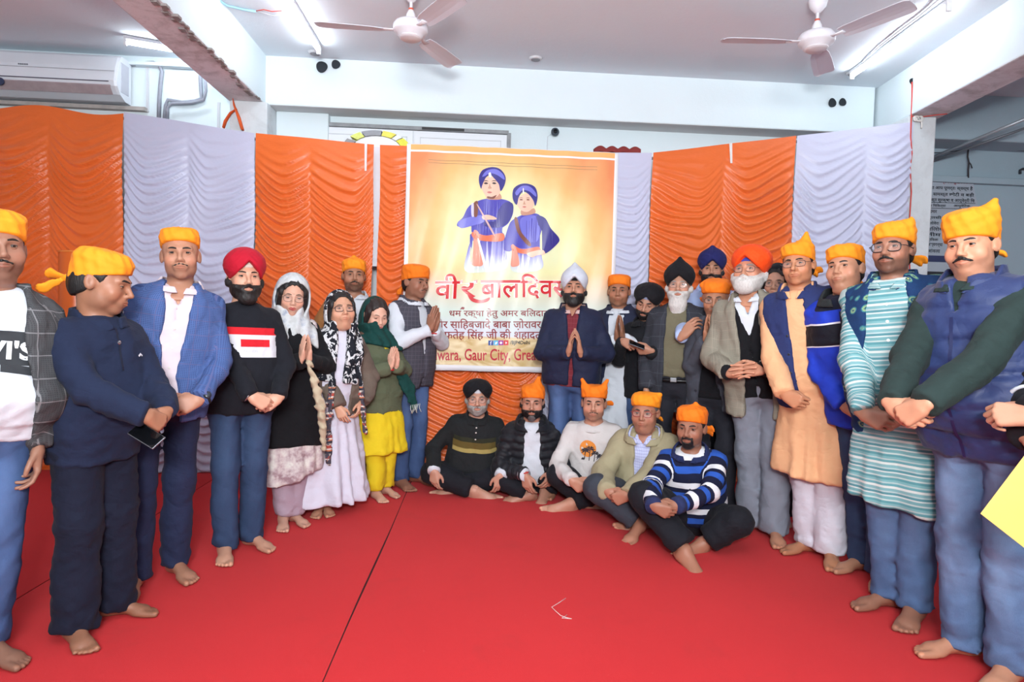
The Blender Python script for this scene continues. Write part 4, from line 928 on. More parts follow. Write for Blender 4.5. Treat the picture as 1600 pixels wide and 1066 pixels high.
class Person:
    def __init__(s, label, head, feet=None, base=None, yaw=0, hyaw=None, pitch=0, tilt=0, hs=1.03, w=1.0, belly=0.0, fem=0.0, skin=(150, 104, 80),
                 hp=None, dyh=0.0, seed=1, seated=None, lod=None, shoulder=1.0, group='people posing in front of the banner', stub=0.0, hipdy=0.0):
        s.seed = seed; s.hp = hp or {}; s.w = w; s.belly = belly; s.fem = fem; s.skin = np.array(s2l(skin)); s.hs = hs; s.stub = stub
        hyaw = yaw if hyaw is None else hyaw
        _g = at_y(head[0], head[1], 3.0); los = math.degrees(math.atan2(-_g[0], _g[1]))     # angles are measured from facing the photographer
        yaw += los; hyaw += los; s.yaw = RAD(yaw); s.seated = seated
        if feet:
            s.fd = [A3(math.sin(RAD(f[2]+los)), -math.cos(RAD(f[2]+los)), 0) for f in feet]
            an = [at_z(f[0], f[1], 0.0)-d*0.075 for f, d in zip(feet, s.fd)]; bw = (an[0]+an[1])/2; bw[2] = 0
        else:
            bw = at_z(base[0], 600, 0.0) if False else at_y(base[0], 500, base[1]); bw = A3(bw[0], base[1], 0)
            hx = A3(math.cos(s.yaw), math.sin(s.yaw), 0); an = [bw-hx*0.10, bw+hx*0.10]
            s.fd = [A3(math.sin(s.yaw-0.2), -math.cos(s.yaw-0.2), 0), A3(math.sin(s.yaw+0.2), -math.cos(s.yaw+0.2), 0)]
        s.base = bw; s.ank = [a-bw for a in an]
        s.root = empty('person', tuple(bw), label, 'person', group)
        s.Hc = at_y(head[0], head[1], bw[1]+dyh)-bw
        s.Rh = rot_z(RAD(hyaw))@rot_x(RAD(pitch))@rot_y(RAD(tilt))
        s.H = s.Hc[2]+0.117*hs if not seated else 1.68
        s.hx = A3(math.cos(s.yaw), math.sin(s.yaw), 0); s.hy = A3(-math.sin(s.yaw), math.cos(s.yaw), 0)
        s.N = s.Hc+s.hy*0.034-A3(0, 0, 0.143*hs)
        if seated: s.P0 = A3(*seated['pelvis'])
        else:
            xy = s.Hc[:2]*0.30+s.hy[:2]*(0.01+hipdy); s.P0 = A3(xy[0], xy[1], 0.535*s.H)
        s.tz = nrm(s.N-s.P0); s.L = np.linalg.norm(s.N-s.P0); s.tx = nrm(s.hx-s.tz*(s.hx@s.tz)); s.ty = np.cross(s.tz, s.tx)
        k = s.H/1.72
        s.SA = _SA*k*w; s.SB = _SB*k*w
        bl = np.exp(-((_SP-0.25)/0.26)**2)*belly; s.SA = s.SA+0.45*bl; s.SB = s.SB+0.55*bl; s.SC = -0.55*bl
        if fem: s.SA[4:8] *= 1-0.07*fem; s.SC = s.SC-0.014*fem*np.exp(-((_SP-0.64)/0.1)**2); s.SB = s.SB+0.012*fem*np.exp(-((_SP-0.64)/0.1)**2)
        sw = 0.089*s.H*w**0.5*shoulder*(1-0.06*fem)
        s.S = [s.N+s.tx*sg*sw-s.tz*0.074*k+s.ty*0.012 for sg in (-1, 1)]      # right, left
        s.arm = [None, None]
        d = s.base[1]; s.h = min(0.0165, 0.0120+max(0, d-2.4)*0.0018) if lod is None else lod; s.hh = min(0.0066, 0.0045+max(0, d-2.4)*0.0009)
        # legs
        s.hip = [s.P0+s.hx*sg*0.047*s.H*w**0.5-A3(0, 0, 0.012) for sg in (-1, 1)]
        if seated:
            s.knee = [A3(*q) for q in seated['knee']]; s.ank = [A3(*q) for q in seated['ankle']]; s.fd = [nrm(q) for q in seated['fdir']]; s.fup = [nrm(q) for q in seated['fup']]
        else:
            s.knee = []
            for i in (0, 1):
                a = s.ank[i]+A3(0, 0, 0.085); hp_ = s.hip[i]; m = (a+hp_)/2; f_ = nrm(s.fd[i]+A3(math.sin(s.yaw), -math.cos(s.yaw), 0)); s.knee.append(m+A3(0, 0, 0.01)+f_*0.02)
            s.fup = [A3(0, 0, 1)]*2
        s.parts = {}
    # --- frames
    def T(s, x, y, z): return s.P0+s.tx*x+s.ty*y+s.tz*z
    def px(s, x, y, dy): return at_y(x, y, s.base[1]+dy)-s.base
    def set_arm(s, side, W, hd, hn, kind='relax', pole=None, L=(0.172, 0.152)):
        i = 0 if side == 'R' else 1; sg = -1 if i == 0 else 1
        S = s.S[i]; l1, l2 = L[0]*s.H, L[1]*s.H; W = np.asarray(W, float); v = W-S; D = np.linalg.norm(v)
        if D > (l1+l2)*0.995: l1, l2 = l1*D/(l1+l2)*1.005, l2*D/(l1+l2)*1.005
        D = np.linalg.norm(v); u = v/D
        pole = s.tx*sg*0.8+s.ty*0.5-s.tz*0.45 if pole is None else s.tx*pole[0]+s.ty*pole[1]+s.tz*pole[2]
        p = pole-u*(pole@u); p = nrm(p); a = (l1*l1-l2*l2+D*D)/(2*D); hgt = math.sqrt(max(1e-6, l1*l1-a*a))
        E = S+u*a+p*hgt; s.arm[i] = dict(S=S, E=E, W=W, hd=nrm(hd), hn=nrm(np.asarray(hn)-nrm(hd)*(np.asarray(hn)@nrm(hd))), kind=kind)
    def tv(s, x, y, z): return s.tx*x+s.ty*y+s.tz*z
    def clasp(s, x, y, dy=-0.2, kind='clasp', top='R', drop=-0.45, gap=0.07, kind2=None):
        K = s.px(x, y, dy); o = 0.022
        for side, sg in (('R', -1), ('L', 1)):
            over = (side == top); yy = -0.012 if over else 0.022
            s.set_arm(side, K+s.tv(sg*gap, yy, 0.030 if over else 0.02), s.tv(-sg*0.85, -0.10, drop), s.tv(sg*0.15, -1.0, 0.35), kind if over else (kind2 or kind), None)
    def namaste(s, x, y, dy=-0.24, lean=(0, -0.22, 0.97), twist=0.0, kind='flat', open_=0.012, pole=None):
        K = s.px(x, y, dy)
        for side, sg in (('R', -1), ('L', 1)):
            hd = s.tv(lean[0]-sg*0.05*(open_/0.012), lean[1], lean[2]); hn = s.tv(sg, -twist, 0)
            s.set_arm(side, K+s.tv(sg*(0.013+open_), 0.02, -0.088), hd, hn, kind, (sg*0.75, 0.25, -0.7) if pole is None else (sg*pole[0], pole[1], pole[2]))
    # --- fields
    def torso(s, P, off=0.0, flare=0.0, top=1.0, full=False):
        v = P-s.P0.astype(np.float32); qz = v@s.tz.astype(np.float32); qx = v@s.tx.astype(np.float32); qy = v@s.ty.astype(np.float32)
        dn = np.maximum(0, -v[:, 2]) if not s.seated else np.zeros(len(P), np.float32)
        if not s.seated:
            bl = v[:, 2] < 0; fm = (s.ank[0]+s.ank[1])/2; t = np.clip(dn/s.P0[2], 0, 1)[:, None]
            w2 = v[:, :2]-t*(fm[:2]-s.P0[:2]).astype(np.float32)
            qx = np.where(bl, w2@s.hx[:2].astype(np.float32), qx); qy = np.where(bl, w2@s.hy[:2].astype(np.float32), qy); qz = np.where(bl, v[:, 2], qz)
        sn = qz/s.L
        a = np.interp(sn, _SP, s.SA).astype(np.float32)+off+flare*dn; b = np.interp(sn, _SP, s.SB).astype(np.float32)+off+flare*dn*0.9; c = np.interp(sn, _SP, s.SC).astype(np.float32)
        yy = qy-c; r = ((np.abs(qx)/a)**2.4+(np.abs(yy)/b)**2.4)**(1/2.4); rho = np.sqrt(qx*qx+yy*yy)
        d = np.where(r > 0.02, rho*(1-1/np.maximum(r, 0.02)), -b)
        d = smax(d, qz-(s.L*top+off*0.8), 0.02)
        if full: return d, qx, yy, qz, sn
        return d
    def armf(s, P, i, r, cut=0.0, upto=1.0, ripple=0.0):
        A = s.arm[i]; S, E, W = A['S'], A['E'], A['W']; D = W-E; e2 = E+D*upto
        ab = (E-S).astype(np.float32); t = np.clip(((P-S.astype(np.float32))@ab)/(ab@ab), 0, 1)
        d1 = rcone(P, S, E, r[0], r[1]); d2 = rcone(P, E, e2, r[1], r[1]+(r[2]-r[1])*upto)
        u = nrm(D).astype(np.float32); al = (P-E.astype(np.float32))@u; Le = np.linalg.norm(D)*upto
        if ripple: d2 = d2+ripple*np.sin(al*95+2*np.sin(P@np.array([37., 29, 41], np.float32)))*np.exp(-((al-0.01)/0.12)**2)
        d2 = smax(d2, al-(Le+cut), 0.006)
        return d1, d2, t, al
    def default_arms(s):
        for i, sg in ((0, -1), (1, 1)):
            if s.arm[i] is None:
                S = s.S[i]; W = S+s.tv(sg*0.05, -0.02, -0.30*s.H if not s.seated else -0.3*s.H); s.set_arm('RL'[i], W, s.tv(-sg*0.1, -0.1, -1), s.tv(sg, -0.2, 0), 'relax', (sg*0.7, 0.6, 0))
    def mesh(s, name, f, lo, hi, mat, h=None, parent=None, pcf=None, col=None, label=None, slack=0.02):
        V, F = mesh_field(f, lo, hi, h or s.h, slack)
        pc = pcf(V.astype(np.float32)) if pcf else None
        o = mesh_obj(name, V, F, mat, parent or s.root, True, col=col, pc=pc)
        if label: o['label'] = label
        s.parts[name] = o; return o
    # --- body
    def body(s, lids=(20, 14), look=(0, 0), mouth=1.0, brow=(0.0, 0.0102), lip=None, bare_feet=True, hand_dark=1.0, foot_tone=0.78, iris=(58, 34, 22), browcol=(22, 17, 15), lipstick=None):
        s.default_arms(); VS = []; FS = []; CS = []; nv = [0]
        def put(V, F, C):
            VS.append(V); FS.append(np.asarray(F)+nv[0]); CS.append(C); nv[0] += len(V)
        k = s.w**0.5
        def fb(P):
            d = smax(s.torso(P, -0.014), s.P0[2]-(0.11 if not s.seated else 0.08)-P[:, 2], 0.04)
            for i in (0, 1):
                d1, d2, t, al = s.armf(P, i, (0.043*k, 0.036*k, 0.026), 0.0); kk = 0.04*(1-t)+0.005
                d = smin(d, d1, kk); d = np.minimum(d, d2)
                a = s.ank[i]+A3(0, 0, 0.085) if not s.seated else s.ank[i]
                e = rcone(P, s.hip[i], s.knee[i], 0.072*k, 0.048*k); e = smin(e, rcone(P, s.knee[i], a, 0.046*k, 0.034), 0.01); d = smin(d, e, 0.02)
            return smin(d, rcone(P, s.N, s.Hc+s.Rh@A3(0, 0.02, -0.06)*s.hs, 0.05*k, 0.05), 0.03)
        pts = np.vstack([s.P0, s.N, s.Hc, s.S[0], s.S[1]]+[a[q] for a in s.arm for q in 'EW']+s.knee+s.ank+s.hip)
        V, F = mesh_field(fb, pts.min(0)-0.22, pts.max(0)+A3(0.22, 0.22, 0.02), 0.030); put(V, F, np.tile(s.skin, (len(V), 1)))
        # head, neck and collar bones
        hp = s.hp; Rh = s.Rh.astype(np.float32); Hc = s.Hc.astype(np.float32)
        nr = (0.056+0.010*hp.get('fat', 0)-0.010*s.fem)*(0.5+0.5*s.hs)
        def fh(P):
            Q = ((P-Hc)@Rh)/s.hs; d = head_field(Q.astype(np.float32), hp)*s.hs
            d = smin(d, rcone(P, s.N+s.tz*(-0.01)+s.ty*0.005, s.Hc+s.Rh@A3(0, 0.022, -0.055)*s.hs, nr*1.04, nr*0.97), 0.022)
            d = smin(d, s.torso(P, -0.003), 0.035); return smax(d, s.N[2]-0.07-P[:, 2], 0.01)
        V, F = mesh_field(fh, A3(min(s.Hc[0], s.N[0])-0.14, min(s.Hc[1], s.N[1])-0.15, s.N[2]-0.09), A3(max(s.Hc[0], s.N[0])+0.14, max(s.Hc[1], s.N[1])+0.15, s.Hc[2]+0.135*s.hs), s.hh, 0.02)
        Q = ((V-s.Hc)@s.Rh)/s.hs; C = np.tile(s.skin, (len(V), 1))
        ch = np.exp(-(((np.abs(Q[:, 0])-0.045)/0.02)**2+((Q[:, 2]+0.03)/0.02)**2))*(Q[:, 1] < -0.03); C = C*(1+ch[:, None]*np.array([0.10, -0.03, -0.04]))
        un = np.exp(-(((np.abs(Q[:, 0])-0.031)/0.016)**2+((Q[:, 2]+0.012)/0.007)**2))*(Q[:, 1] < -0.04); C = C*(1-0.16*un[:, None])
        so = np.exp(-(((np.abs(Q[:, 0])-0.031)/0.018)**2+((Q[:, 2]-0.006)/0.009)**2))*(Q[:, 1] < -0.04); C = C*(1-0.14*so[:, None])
        if s.stub > 0:
            ay = Q[:, 1]; zt = np.interp(ay, [-0.12, -0.07, -0.02, 0.02], [-0.046, -0.046, -0.035, 0.02]); m = np.clip((zt-Q[:, 2])/0.018, 0, 1)*np.clip((0.030-ay)/0.025, 0, 1)*np.clip((Q[:, 2]+0.135)/0.02, 0, 1)
            C = C*(1-m[:, None]*s.stub)+m[:, None]*s.stub*np.array(s2l((52, 44, 42)))
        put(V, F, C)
        def fr(Pl): return s.Hc+(np.asarray(Pl)*s.hs)@s.Rh.T
        # lips
        lipc = np.array(s2l(lipstick)) if lipstick else s.skin*np.array([0.86, 0.66, 0.66])
        u = np.linspace(-1, 1, 11); W = 0.0235*mouth
        for zc, hw, t, cf in ((-0.0595+0.0, 0.0044, 0.0016, 0.92), (-0.0688, 0.0050, 0.0020, 1.0)):
            zz = zc+(0.0016*np.exp(-(u/0.22)**2)*(-1 if zc > -0.06 else 0))-0.0028*np.abs(u)**2*(1 if zc > -0.06 else -0.9); P, F = pad(u*W, zz, hw*(1-np.abs(u)**2.2)+0.0004, t, hp, 5, sink=0.001); put(fr(P), F, np.tile(lipc*cf, (len(P), 1)))
        # eyelids, eyes, brows
        hairV = []; hairF = []; hn = 0
        for sg in (-1, 1):
            ex, ez = 0.0315*sg, 0.001; ey = front_y([ex], [ez], hp)[0]+0.0072; c = (ex, ey, ez)
            az = np.linspace(-72, 72, 13); cs = np.cos(np.radians(az)*1.2).clip(0, 1)**0.8
            e_up = lids[0]*cs; e_lo = -lids[1]*cs
            for e0, e1, m in ((e_up, np.full(13, 82.0), 5), (e_lo, np.full(13, -80.0), 4)):
                P, F = sph_patch(c, 0.0139, az, e0, e1, m); F = F if e1[0] < 0 else F[:, ::-1]; put(fr(P), F, np.tile(s.skin*0.88, (len(P), 1)))
            P, F = sph_patch(c, 0.0144, az, e_up-3.5, e_up+5.5, 1); put(fr(P), F[:, ::-1], np.tile(np.array(s2l((28, 20, 18))), (len(P), 1)))
            eo = bpy.data.objects.new('eye', eye_data(iris)); COL.objects.link(eo); eo.parent = s.root
            Re = s.Rh@rot_z(RAD(look[0]))@rot_x(RAD(look[1])); M = np.eye(4); M[:3, :3] = Re*s.hs; M[:3, 3] = fr(np.array(c)); eo.matrix_local = Matrix(M.tolist())
            if brow is not None:
                bu = np.linspace(0, 1, 9); bx = (0.0125+0.035*bu)*sg; bz = 0.0195+brow[0]+0.006*np.sin(bu*2.0)-0.005*bu**3; bw_ = brow[1]*0.5*(0.75+0.5*np.sin(bu*2.4))*(1-bu**4*0.8)
                P, F = pad(bx, bz, bw_, 0.0022, hp, 4); F = F if sg > 0 else F[:, ::-1]; mesh_obj('eyebrow', fr(P), F, hair_mat('hair_%02x%02x%02x' % browcol, browcol), s.root, True)
        # hands
        hk = 0.97*(s.H/1.72 if not s.seated else 0.98)*(1-0.08*s.fem)
        for i in (0, 1):
            A = s.arm[i]
            if A.get('hide'): continue
            V, F, C = hand_mesh(A['kind'], 0.0048 if s.base[1] < 3.3 else 0.0058); V = V*hk; F = F.copy()
            Zd = A['hn']; X = A['hd']; Y = np.cross(Zd, X)
            if i == 1: Y = -Y; F = F[:, ::-1]
            put(A['W']+V@np.stack([X, Y, Zd]), F, s.skin*hand_dark*C)
        # feet
        if bare_feet:
            for i in (0, 1):
                V, F, C = foot_mesh(0.0060 if s.base[1] < 3.3 else 0.0072, 0.17 if not s.seated else 0.075); V = V*(s.H/1.72)*(1-0.08*s.fem); F = F.copy()
                X = s.fd[i]; Zd = nrm(s.fup[i]-X*(s.fup[i]@X)); Y = np.cross(Zd, X); o_ = s.ank[i] if not s.seated else s.ank[i]-Zd*0.075
                if i == 1: Y = -Y; F = F[:, ::-1]
                put(o_+V@np.stack([X, Y, Zd])+A3(0, 0, 0.001), F, s.skin*foot_tone*C)
        s.bodyo = mesh_obj('body', np.vstack(VS), np.vstack(FS), M_skin, s.root, True, col=np.clip(np.vstack(CS), 0, 1)); return s
    # --- clothes
    def pc_upper(s, r):
        def g(V):
            d, qx, yy, qz, sn = s.torso(V, 0, full=True); th = np.arctan2(qx, -yy); u = th*0.17; v = qz.copy(); w = np.zeros(len(V))
            for i in (0, 1):
                if r is None or s.arm[i] is None: continue
                d1, d2, t, al = s.armf(V, i, r); L1 = np.linalg.norm(s.arm[i]['E']-s.arm[i]['S'])
                dm = d-np.minimum(d1, d2); q = np.where(d1 < d2, t*L1, L1+al); m = dm > 0.0; bw = np.clip(dm/0.035, 0, 1); bw = bw*bw*(3-2*bw)
                ax = nrm(s.arm[i]['W']-s.arm[i]['S']); nn = nrm(np.cross(ax, s.ty)); bb = np.cross(ax, nn); rel = V-s.arm[i]['E']
                an = np.arctan2(rel@nn, rel@bb)*0.055; u = u*(1-bw)+an*bw; v = v*(1-bw)+(s.L-0.05-q)*bw; w = np.where(m, 1.0, w)
            return np.stack([u, v, w], -1)
        return g
    def upper(s, name, mat, off=0.012, hem=None, sleeve=(0.060, 0.052, 0.044), upto=1.0, op=None, lapel=None, quilt=None, flare=0.0, disp=0.0055, parent=None, label=None, top=1.0, arms=(0, 1), skirtfold=0.0, cut=0.0, hemtilt=0.0, side_slit=0.0, vneck=None, h=None):
        s.default_arms()
        hem = s.P0[2]-0.06 if hem is None else hem
        slv = None if sleeve is None else tuple(x*s.w**0.35 for x in sleeve)
        sd = s.seed*7
        def wobs(P): return wob(P, sd, disp, 0.16, (1, 1, 0.7))+wob(P, sd+3, disp*0.5, 0.06, (1, 1, 1.3))
        def ftor(P, ex=0.0):
            d, qx, yy, qz, sn = s.torso(P, off+ex, flare, top, True)
            if quilt: d = d+quilt[1]*np.exp(-((qz-np.round(qz/quilt[0])*quilt[0])/0.013)**2)*(sn < 0.95)
            if skirtfold:
                th = np.arctan2(qx, -yy); dn = np.clip((s.P0[2]+0.02-P[:, 2])/0.5, 0, 1.4); d = d+skirtfold*dn*(np.sin(th*11+2*np.sin(th*3+sd)+qz*2)*0.7+np.sin(th*5+sd)*0.5)
            if op is not None:
                x0 = np.interp(sn, op['s'], op.get('x0', [0]*len(op['s']))); w = np.interp(sn, op['s'], op['w'])
                d = smax(d, -np.maximum(np.abs(qx-x0)-w, yy+0.03), 0.006)
                if lapel is not None:
                    e = np.abs(qx-x0)-w; lw = np.interp(sn, lapel['s'], lapel['w']); lp = s.torso(P, off+ex+0.007, flare, top); g = np.maximum(np.maximum(lp, -e), np.maximum(e-lw, yy+0.01)); g = np.maximum(g, (lapel['s'][0]-sn)*s.L); d = np.minimum(d, g)
            if vneck is not None:
                w = np.interp(sn, vneck[0], vneck[1]); d = smax(d, -np.maximum(np.abs(qx)-w, yy+0.02), 0.005)
            if side_slit:
                d = smax(d, -np.maximum(np.abs(yy)-0.006, np.maximum(P[:, 2]-side_slit, 0.08-np.abs(qx))), 0.004)
            return d
        def f(P):
            d = ftor(P); d = smax(d, hem-P[:, 2]+hemtilt*((P-s.P0.astype(np.float32))@s.hx.astype(np.float32)), 0.008)
            if slv is not None:
                for i in arms:
                    d1, d2, t, al = s.armf(P, i, slv, cut, upto, 0.0035)
                    if quilt:
                        ab = s.arm[i]['E']-s.arm[i]['S']; L1 = np.linalg.norm(ab); d1 = d1+quilt[1]*np.exp(-((t*L1-np.round(t*L1/quilt[0])*quilt[0])/0.013)**2); d2 = d2+quilt[1]*np.exp(-((al-np.round(al/quilt[0])*quilt[0])/0.013)**2)
                    kk = 0.055*(1-t)**1.5+0.004
                    if upto > 0: d = smin(d, smin(d1, d2, 0.015), kk)
                    else: d = smin(d, d1, kk)
            elif off > 0:      # cap the armhole
                for i in (0, 1):
                    S = s.S[i]; sg = 1 if i else -1; e = rcone(P, s.N-s.tz*0.05, S+s.tx*sg*0.006, 0.05+off*0.6, 0.050+off*(1.0 if off > 0.018 else 0.3)); e = smax(e, sg*((P-S.astype(np.float32))@s.tx.astype(np.float32))-0.022, 0.012); d = smin(d, e, 0.04)
            return d+wobs(P)
        pts = [s.P0, s.N, s.S[0], s.S[1]]
        if slv is not None: pts += [s.arm[i][q] for i in arms for q in 'EW']
        pts = np.vstack(pts); r = 0.11+0.2*s.w*0.5+s.belly*0.8+flare*0.5; lo = pts.min(0)-r; hi = pts.max(0)+r; lo[2] = min(hem, pts[:, 2].min()-0.08)-0.02; hi[2] = s.N[2]+0.09
        if slv is None and s.seated is None: lo[2] = hem-0.03
        o = s.mesh(name, f, lo, hi, mat, h, parent, s.pc_upper(slv), label=label)
        o2 = lambda P, e=0.0: ftor(P, e)+wobs(P)
        s.last = o2; return o
    def trousers(s, mat, r=(0.088, 0.067, 0.066), hem=0.045, waist=None, off=0.002, name='trousers', disp=0.0055, bunch=0.006, label=None):
        waist = s.P0[2]+0.09 if waist is None else waist; k = s.w**0.6; sd = s.seed*7
        def leg(P, i):
            a = s.ank[i]+A3(0, 0, 0.02) if not s.seated else s.ank[i]
            if s.seated: a = s.ank[i]+nrm(s.ank[i]-s.knee[i])*(-0.03)
            d1 = rcone(P, s.hip[i], s.knee[i], r[0]*k, r[1]*k); d2 = rcone(P, s.knee[i], a, r[1]*k, r[2])
            ab = (a-s.knee[i]).astype(np.float32); L2 = np.linalg.norm(ab); al = ((P-s.knee[i].astype(np.float32))@(ab/L2))
            d2 = d2+bunch*np.sin(al*70+3*np.sin(P@np.array([31., 23, 0], np.float32)+i))*np.exp(-((al-L2)/0.13)**2)+bunch*0.6*np.sin(al*55+2*np.sin(P@np.array([40., 33, 0], np.float32)))*np.exp(-((al-0.02)/0.10)**2)
            if s.seated: d2 = smax(d2, al-L2, 0.008)
            d = smin(d1, d2, 0.03); return d, al
        def f(P):
            l0, a0 = leg(P, 0); l1, a1 = leg(P, 1); d = smin(l0, l1, 0.012)
            t = s.torso(P, off); low = s.P0[2]-0.10*s.H*0.62 if not s.seated else s.P0[2]-0.13
            t = smax(t, low-P[:, 2], 0.05)
            if s.seated: t = smax(t, (P-s.P0.astype(np.float32))@s.tz.astype(np.float32)-0.14, 0.02)
            else: t = smax(t, P[:, 2]-waist, 0.01)
            d = smin(d, t, 0.05)
            if not s.seated: d = smax(d, hem-P[:, 2], 0.008); d = smax(d, P[:, 2]-waist, 0.01)
            else: d = smax(d, 0.004-P[:, 2], 0.02)
            return d+wob(P, sd, disp, 0.16, (1, 1, 0.7))+wob(P, sd+3, disp*0.5, 0.06, (1, 1, 1.3))
        def pcf(V):
            l0, a0 = leg(V, 0); l1, a1 = leg(V, 1); i = (l1 < l0); al = np.where(i, a1, a0)
            kn = np.where(i[:, None], s.knee[1], s.knee[0]); rel = V-kn; lat = rel@s.hx; fr = -(rel@s.hy)
            fade = np.clip((fr-0.01)/0.05, 0, 1)*np.exp(-(lat/0.055)**2)*np.exp(-((al+0.16)/0.22)**2)+0.5*np.exp(-((al-0.16)/0.1)**2)*np.exp(-(lat/0.05)**2)*np.clip((fr-0.01)/0.05, 0, 1)
            return np.stack([np.arctan2(lat, fr)*0.08, -al, fade], -1)
        pts = np.vstack([s.P0, s.hip[0], s.hip[1]]+s.knee+s.ank); rr = r[0]*k+0.05; lo = pts.min(0)-rr-0.03; hi = pts.max(0)+rr+0.03+s.belly*0.5
        lo[2] = min(hem, 0.0)-0.02 if not s.seated else -0.02; hi[2] = waist+0.03 if not s.seated else hi[2]+0.08
        hi[:2] += 0.07; lo[:2] -= 0.07
        return s.mesh(name, f, lo, hi, mat, s.h*1.12, None, pcf, label=label)
    def collar(s, mat, kind='shirt', off=0.0, parent=None, h=None, name='collar', open_=0.02, drop=0.0):
        nr = (0.056+0.010*s.hp.get('fat', 0)-0.010*s.fem)*(0.5+0.5*s.hs); c = s.N+s.tz*0.012+s.ty*0.004; ax = nrm(nrm(s.Hc+s.Rh@A3(0, 0.03, -0.055)*s.hs-s.N)*0.5+s.tz*0.5); bx = nrm(s.tx-ax*(s.tx@ax)); by = np.cross(ax, bx)
        H = dict(shirt=0.040, stand=0.058, crew=0.012, high=0.07, flap=0.055)[kind]
        def f(P):
            v = P-c.astype(np.float32); z = v@ax.astype(np.float32); x = v@bx.astype(np.float32); y = v@by.astype(np.float32)
            r = np.sqrt(x*x+(y*0.95)**2); fr = np.clip(-y/0.06, 0, 1)           # 1 at the front
            z0 = (-0.022 if kind != 'shirt' else -0.014)-0.03*fr-drop*fr; z1 = z0+H*(1-0.25*fr) if kind in ('shirt', 'stand', 'high', 'flap') else z0+0.012
            t = np.clip((z-z0)/H, 0, 1)
            R = nr*1.06+off+0.012+ (0.016*(1-t)**1.5 if kind in ('stand', 'high') else 0.026*(1-t)+0.006 if kind in ('shirt', 'flap') else 0.004)+0.014*fr
            if kind == 'crew': return np.sqrt((r-R)**2+(z-z0-0.002)**2)-0.0075
            d = np.abs(r-R)-(0.0066 if kind == 'shirt' else 0.0075); d = np.maximum(d, np.maximum(z0-z, z-z1))
            if open_ > 0: d = np.maximum(d, -np.maximum(np.abs(x)-open_*(0.5+0.9*t), y+0.0))
            return d
        R = nr+0.09+off
        return s.mesh(name, f, c-R-0.03, c+R+0.03, mat, h or max(0.0064, s.h*0.5), parent, lambda V: np.stack([V[:, 0], V[:, 2]*3, V[:, 1]*0], -1), slack=0.015)
    def front(s, X, Z, field, y0=-0.5):
        X = np.asarray(X, float).ravel(); Z = np.asarray(Z, float).ravel(); t = np.full(len(X), y0)
        for _ in range(40):
            P = s.P0+np.outer(X, s.tx)+np.outer(t, s.ty)+np.outer(Z, s.tz); t = t+field(P.astype(np.float32))*0.8
        return s.P0+np.outer(X, s.tx)+np.outer(t, s.ty)+np.outer(Z, s.tz)
    def decal(s, name, X, Z, F, mat, field, parent=None, lift=0.004):
        P = s.front(X, Z, field)-s.ty*lift; return mesh_obj(name, P, F, mat, parent or s.root, True)
    def decal_rect(s, name, x0, x1, z0, z1, mat, field, parent=None, lift=0.004, n=14, m=8, curve=0.0):
        X, Z = np.meshgrid(np.linspace(x0, x1, n), np.linspace(z0, z1, m)); Z = Z+curve*(X/0.15)**2
        F = np.array([(i*n+j, i*n+j+1, (i+1)*n+j+1, (i+1)*n+j) for i in range(m-1) for j in range(n-1)]); return s.decal(name, X, Z, F, mat, field, parent, lift)
    def decal_text(s, body, x0, x1, z0, z1, mat, field, parent=None, lift=0.006, offset=0.0, name='lettering', shear=0.0):
        V, F = text_verts(body, shear, 1, offset); lo, hi = V.min(0), V.max(0); t = (V-lo)/np.maximum(hi-lo, 1e-6)
        return s.decal(name, x0+(x1-x0)*t[:, 0], z0+(z1-z0)*t[:, 1], F, mat, field, parent, lift)
    def buttons(s, xs, zs, mat, field, parent=None, r=0.007, lift=0.002):
        for x, z in zip(xs, zs):
            c = s.front([x], [z], field)[0]-s.ty*lift; Rm = np.stack([s.tx, s.tz, -s.ty], 1)
            mb = MB().lathe([(0, 0.002), (r*0.6, 0.0025), (r, 0.0015), (r, -0.001), (0, -0.001)], c, 10, Rm); mb.build('button', mat, parent or s.root)
    # --- head wear and hair
    def hfield(s, name, f, mat, lo=(-0.16, -0.17, -0.14), hi=(0.16, 0.2, 0.22), h=None, parent=None, label=None):
        """mesh a field given in the head frame"""
        V, F = mesh_field(f, lo, hi, (h or s.hh*1.45)/s.hs, 0.015); Vw = s.Hc+(V*s.hs)@s.Rh.T
        o = mesh_obj(name, Vw, F, mat, parent or s.root, True, pc=V)
        if label: o['label'] = label
        return o
    def kerchief(s, mat, peaks=(), tall=0.125, low=0.046, tilt=0.36, seed=None, tails=None, wide=1.0, side=0.0, name='kerchief', tag_=None):
        sd = s.seed if seed is None else seed; tall = max(tall, 0.129)
        def f(P):
            z = P[:, 2]; zc = np.clip((z-0.03)/(tall-0.03), 0, 1.3); a = 0.0835*wide*(1+0.05*zc); b = 0.1035*wide*(1+0.03*zc); y = P[:, 1]-0.013
            r = ((np.abs(P[:, 0])/a)**2.3+(np.abs(y)/b)**2.3)**(1/2.3); rho = np.sqrt(P[:, 0]**2+y*y); d = np.where(r > 0.05, rho*(1-1/np.maximum(r, 0.05)), -a)
            d = smax(d, z-(tall-0.10*(rho/0.1)**2*0.18), 0.035)
            for (x, yy, zz, rb) in peaks: d = smin(d, rcone(P, (x*0.55, yy*0.55, 0.075), (x, yy, zz), rb, 0.013), 0.03)
            th = np.arctan2(P[:, 0], -P[:, 1]); d = d+0.0018*np.sin(z*150+4*np.sin(th*1.5+sd)+sd)*np.clip((z-0.03)/0.05, 0.25, 1)+0.002*np.sin(th*13+z*60+sd)
            return smax(d, (low-tilt*(P[:, 1]+0.09)+side*P[:, 0])-z, 0.005)
        o = s.hfield(name, f, mat)
        if tails is None: tails = ((0.03, 0.16, -0.07), (-0.025, 0.155, -0.09))
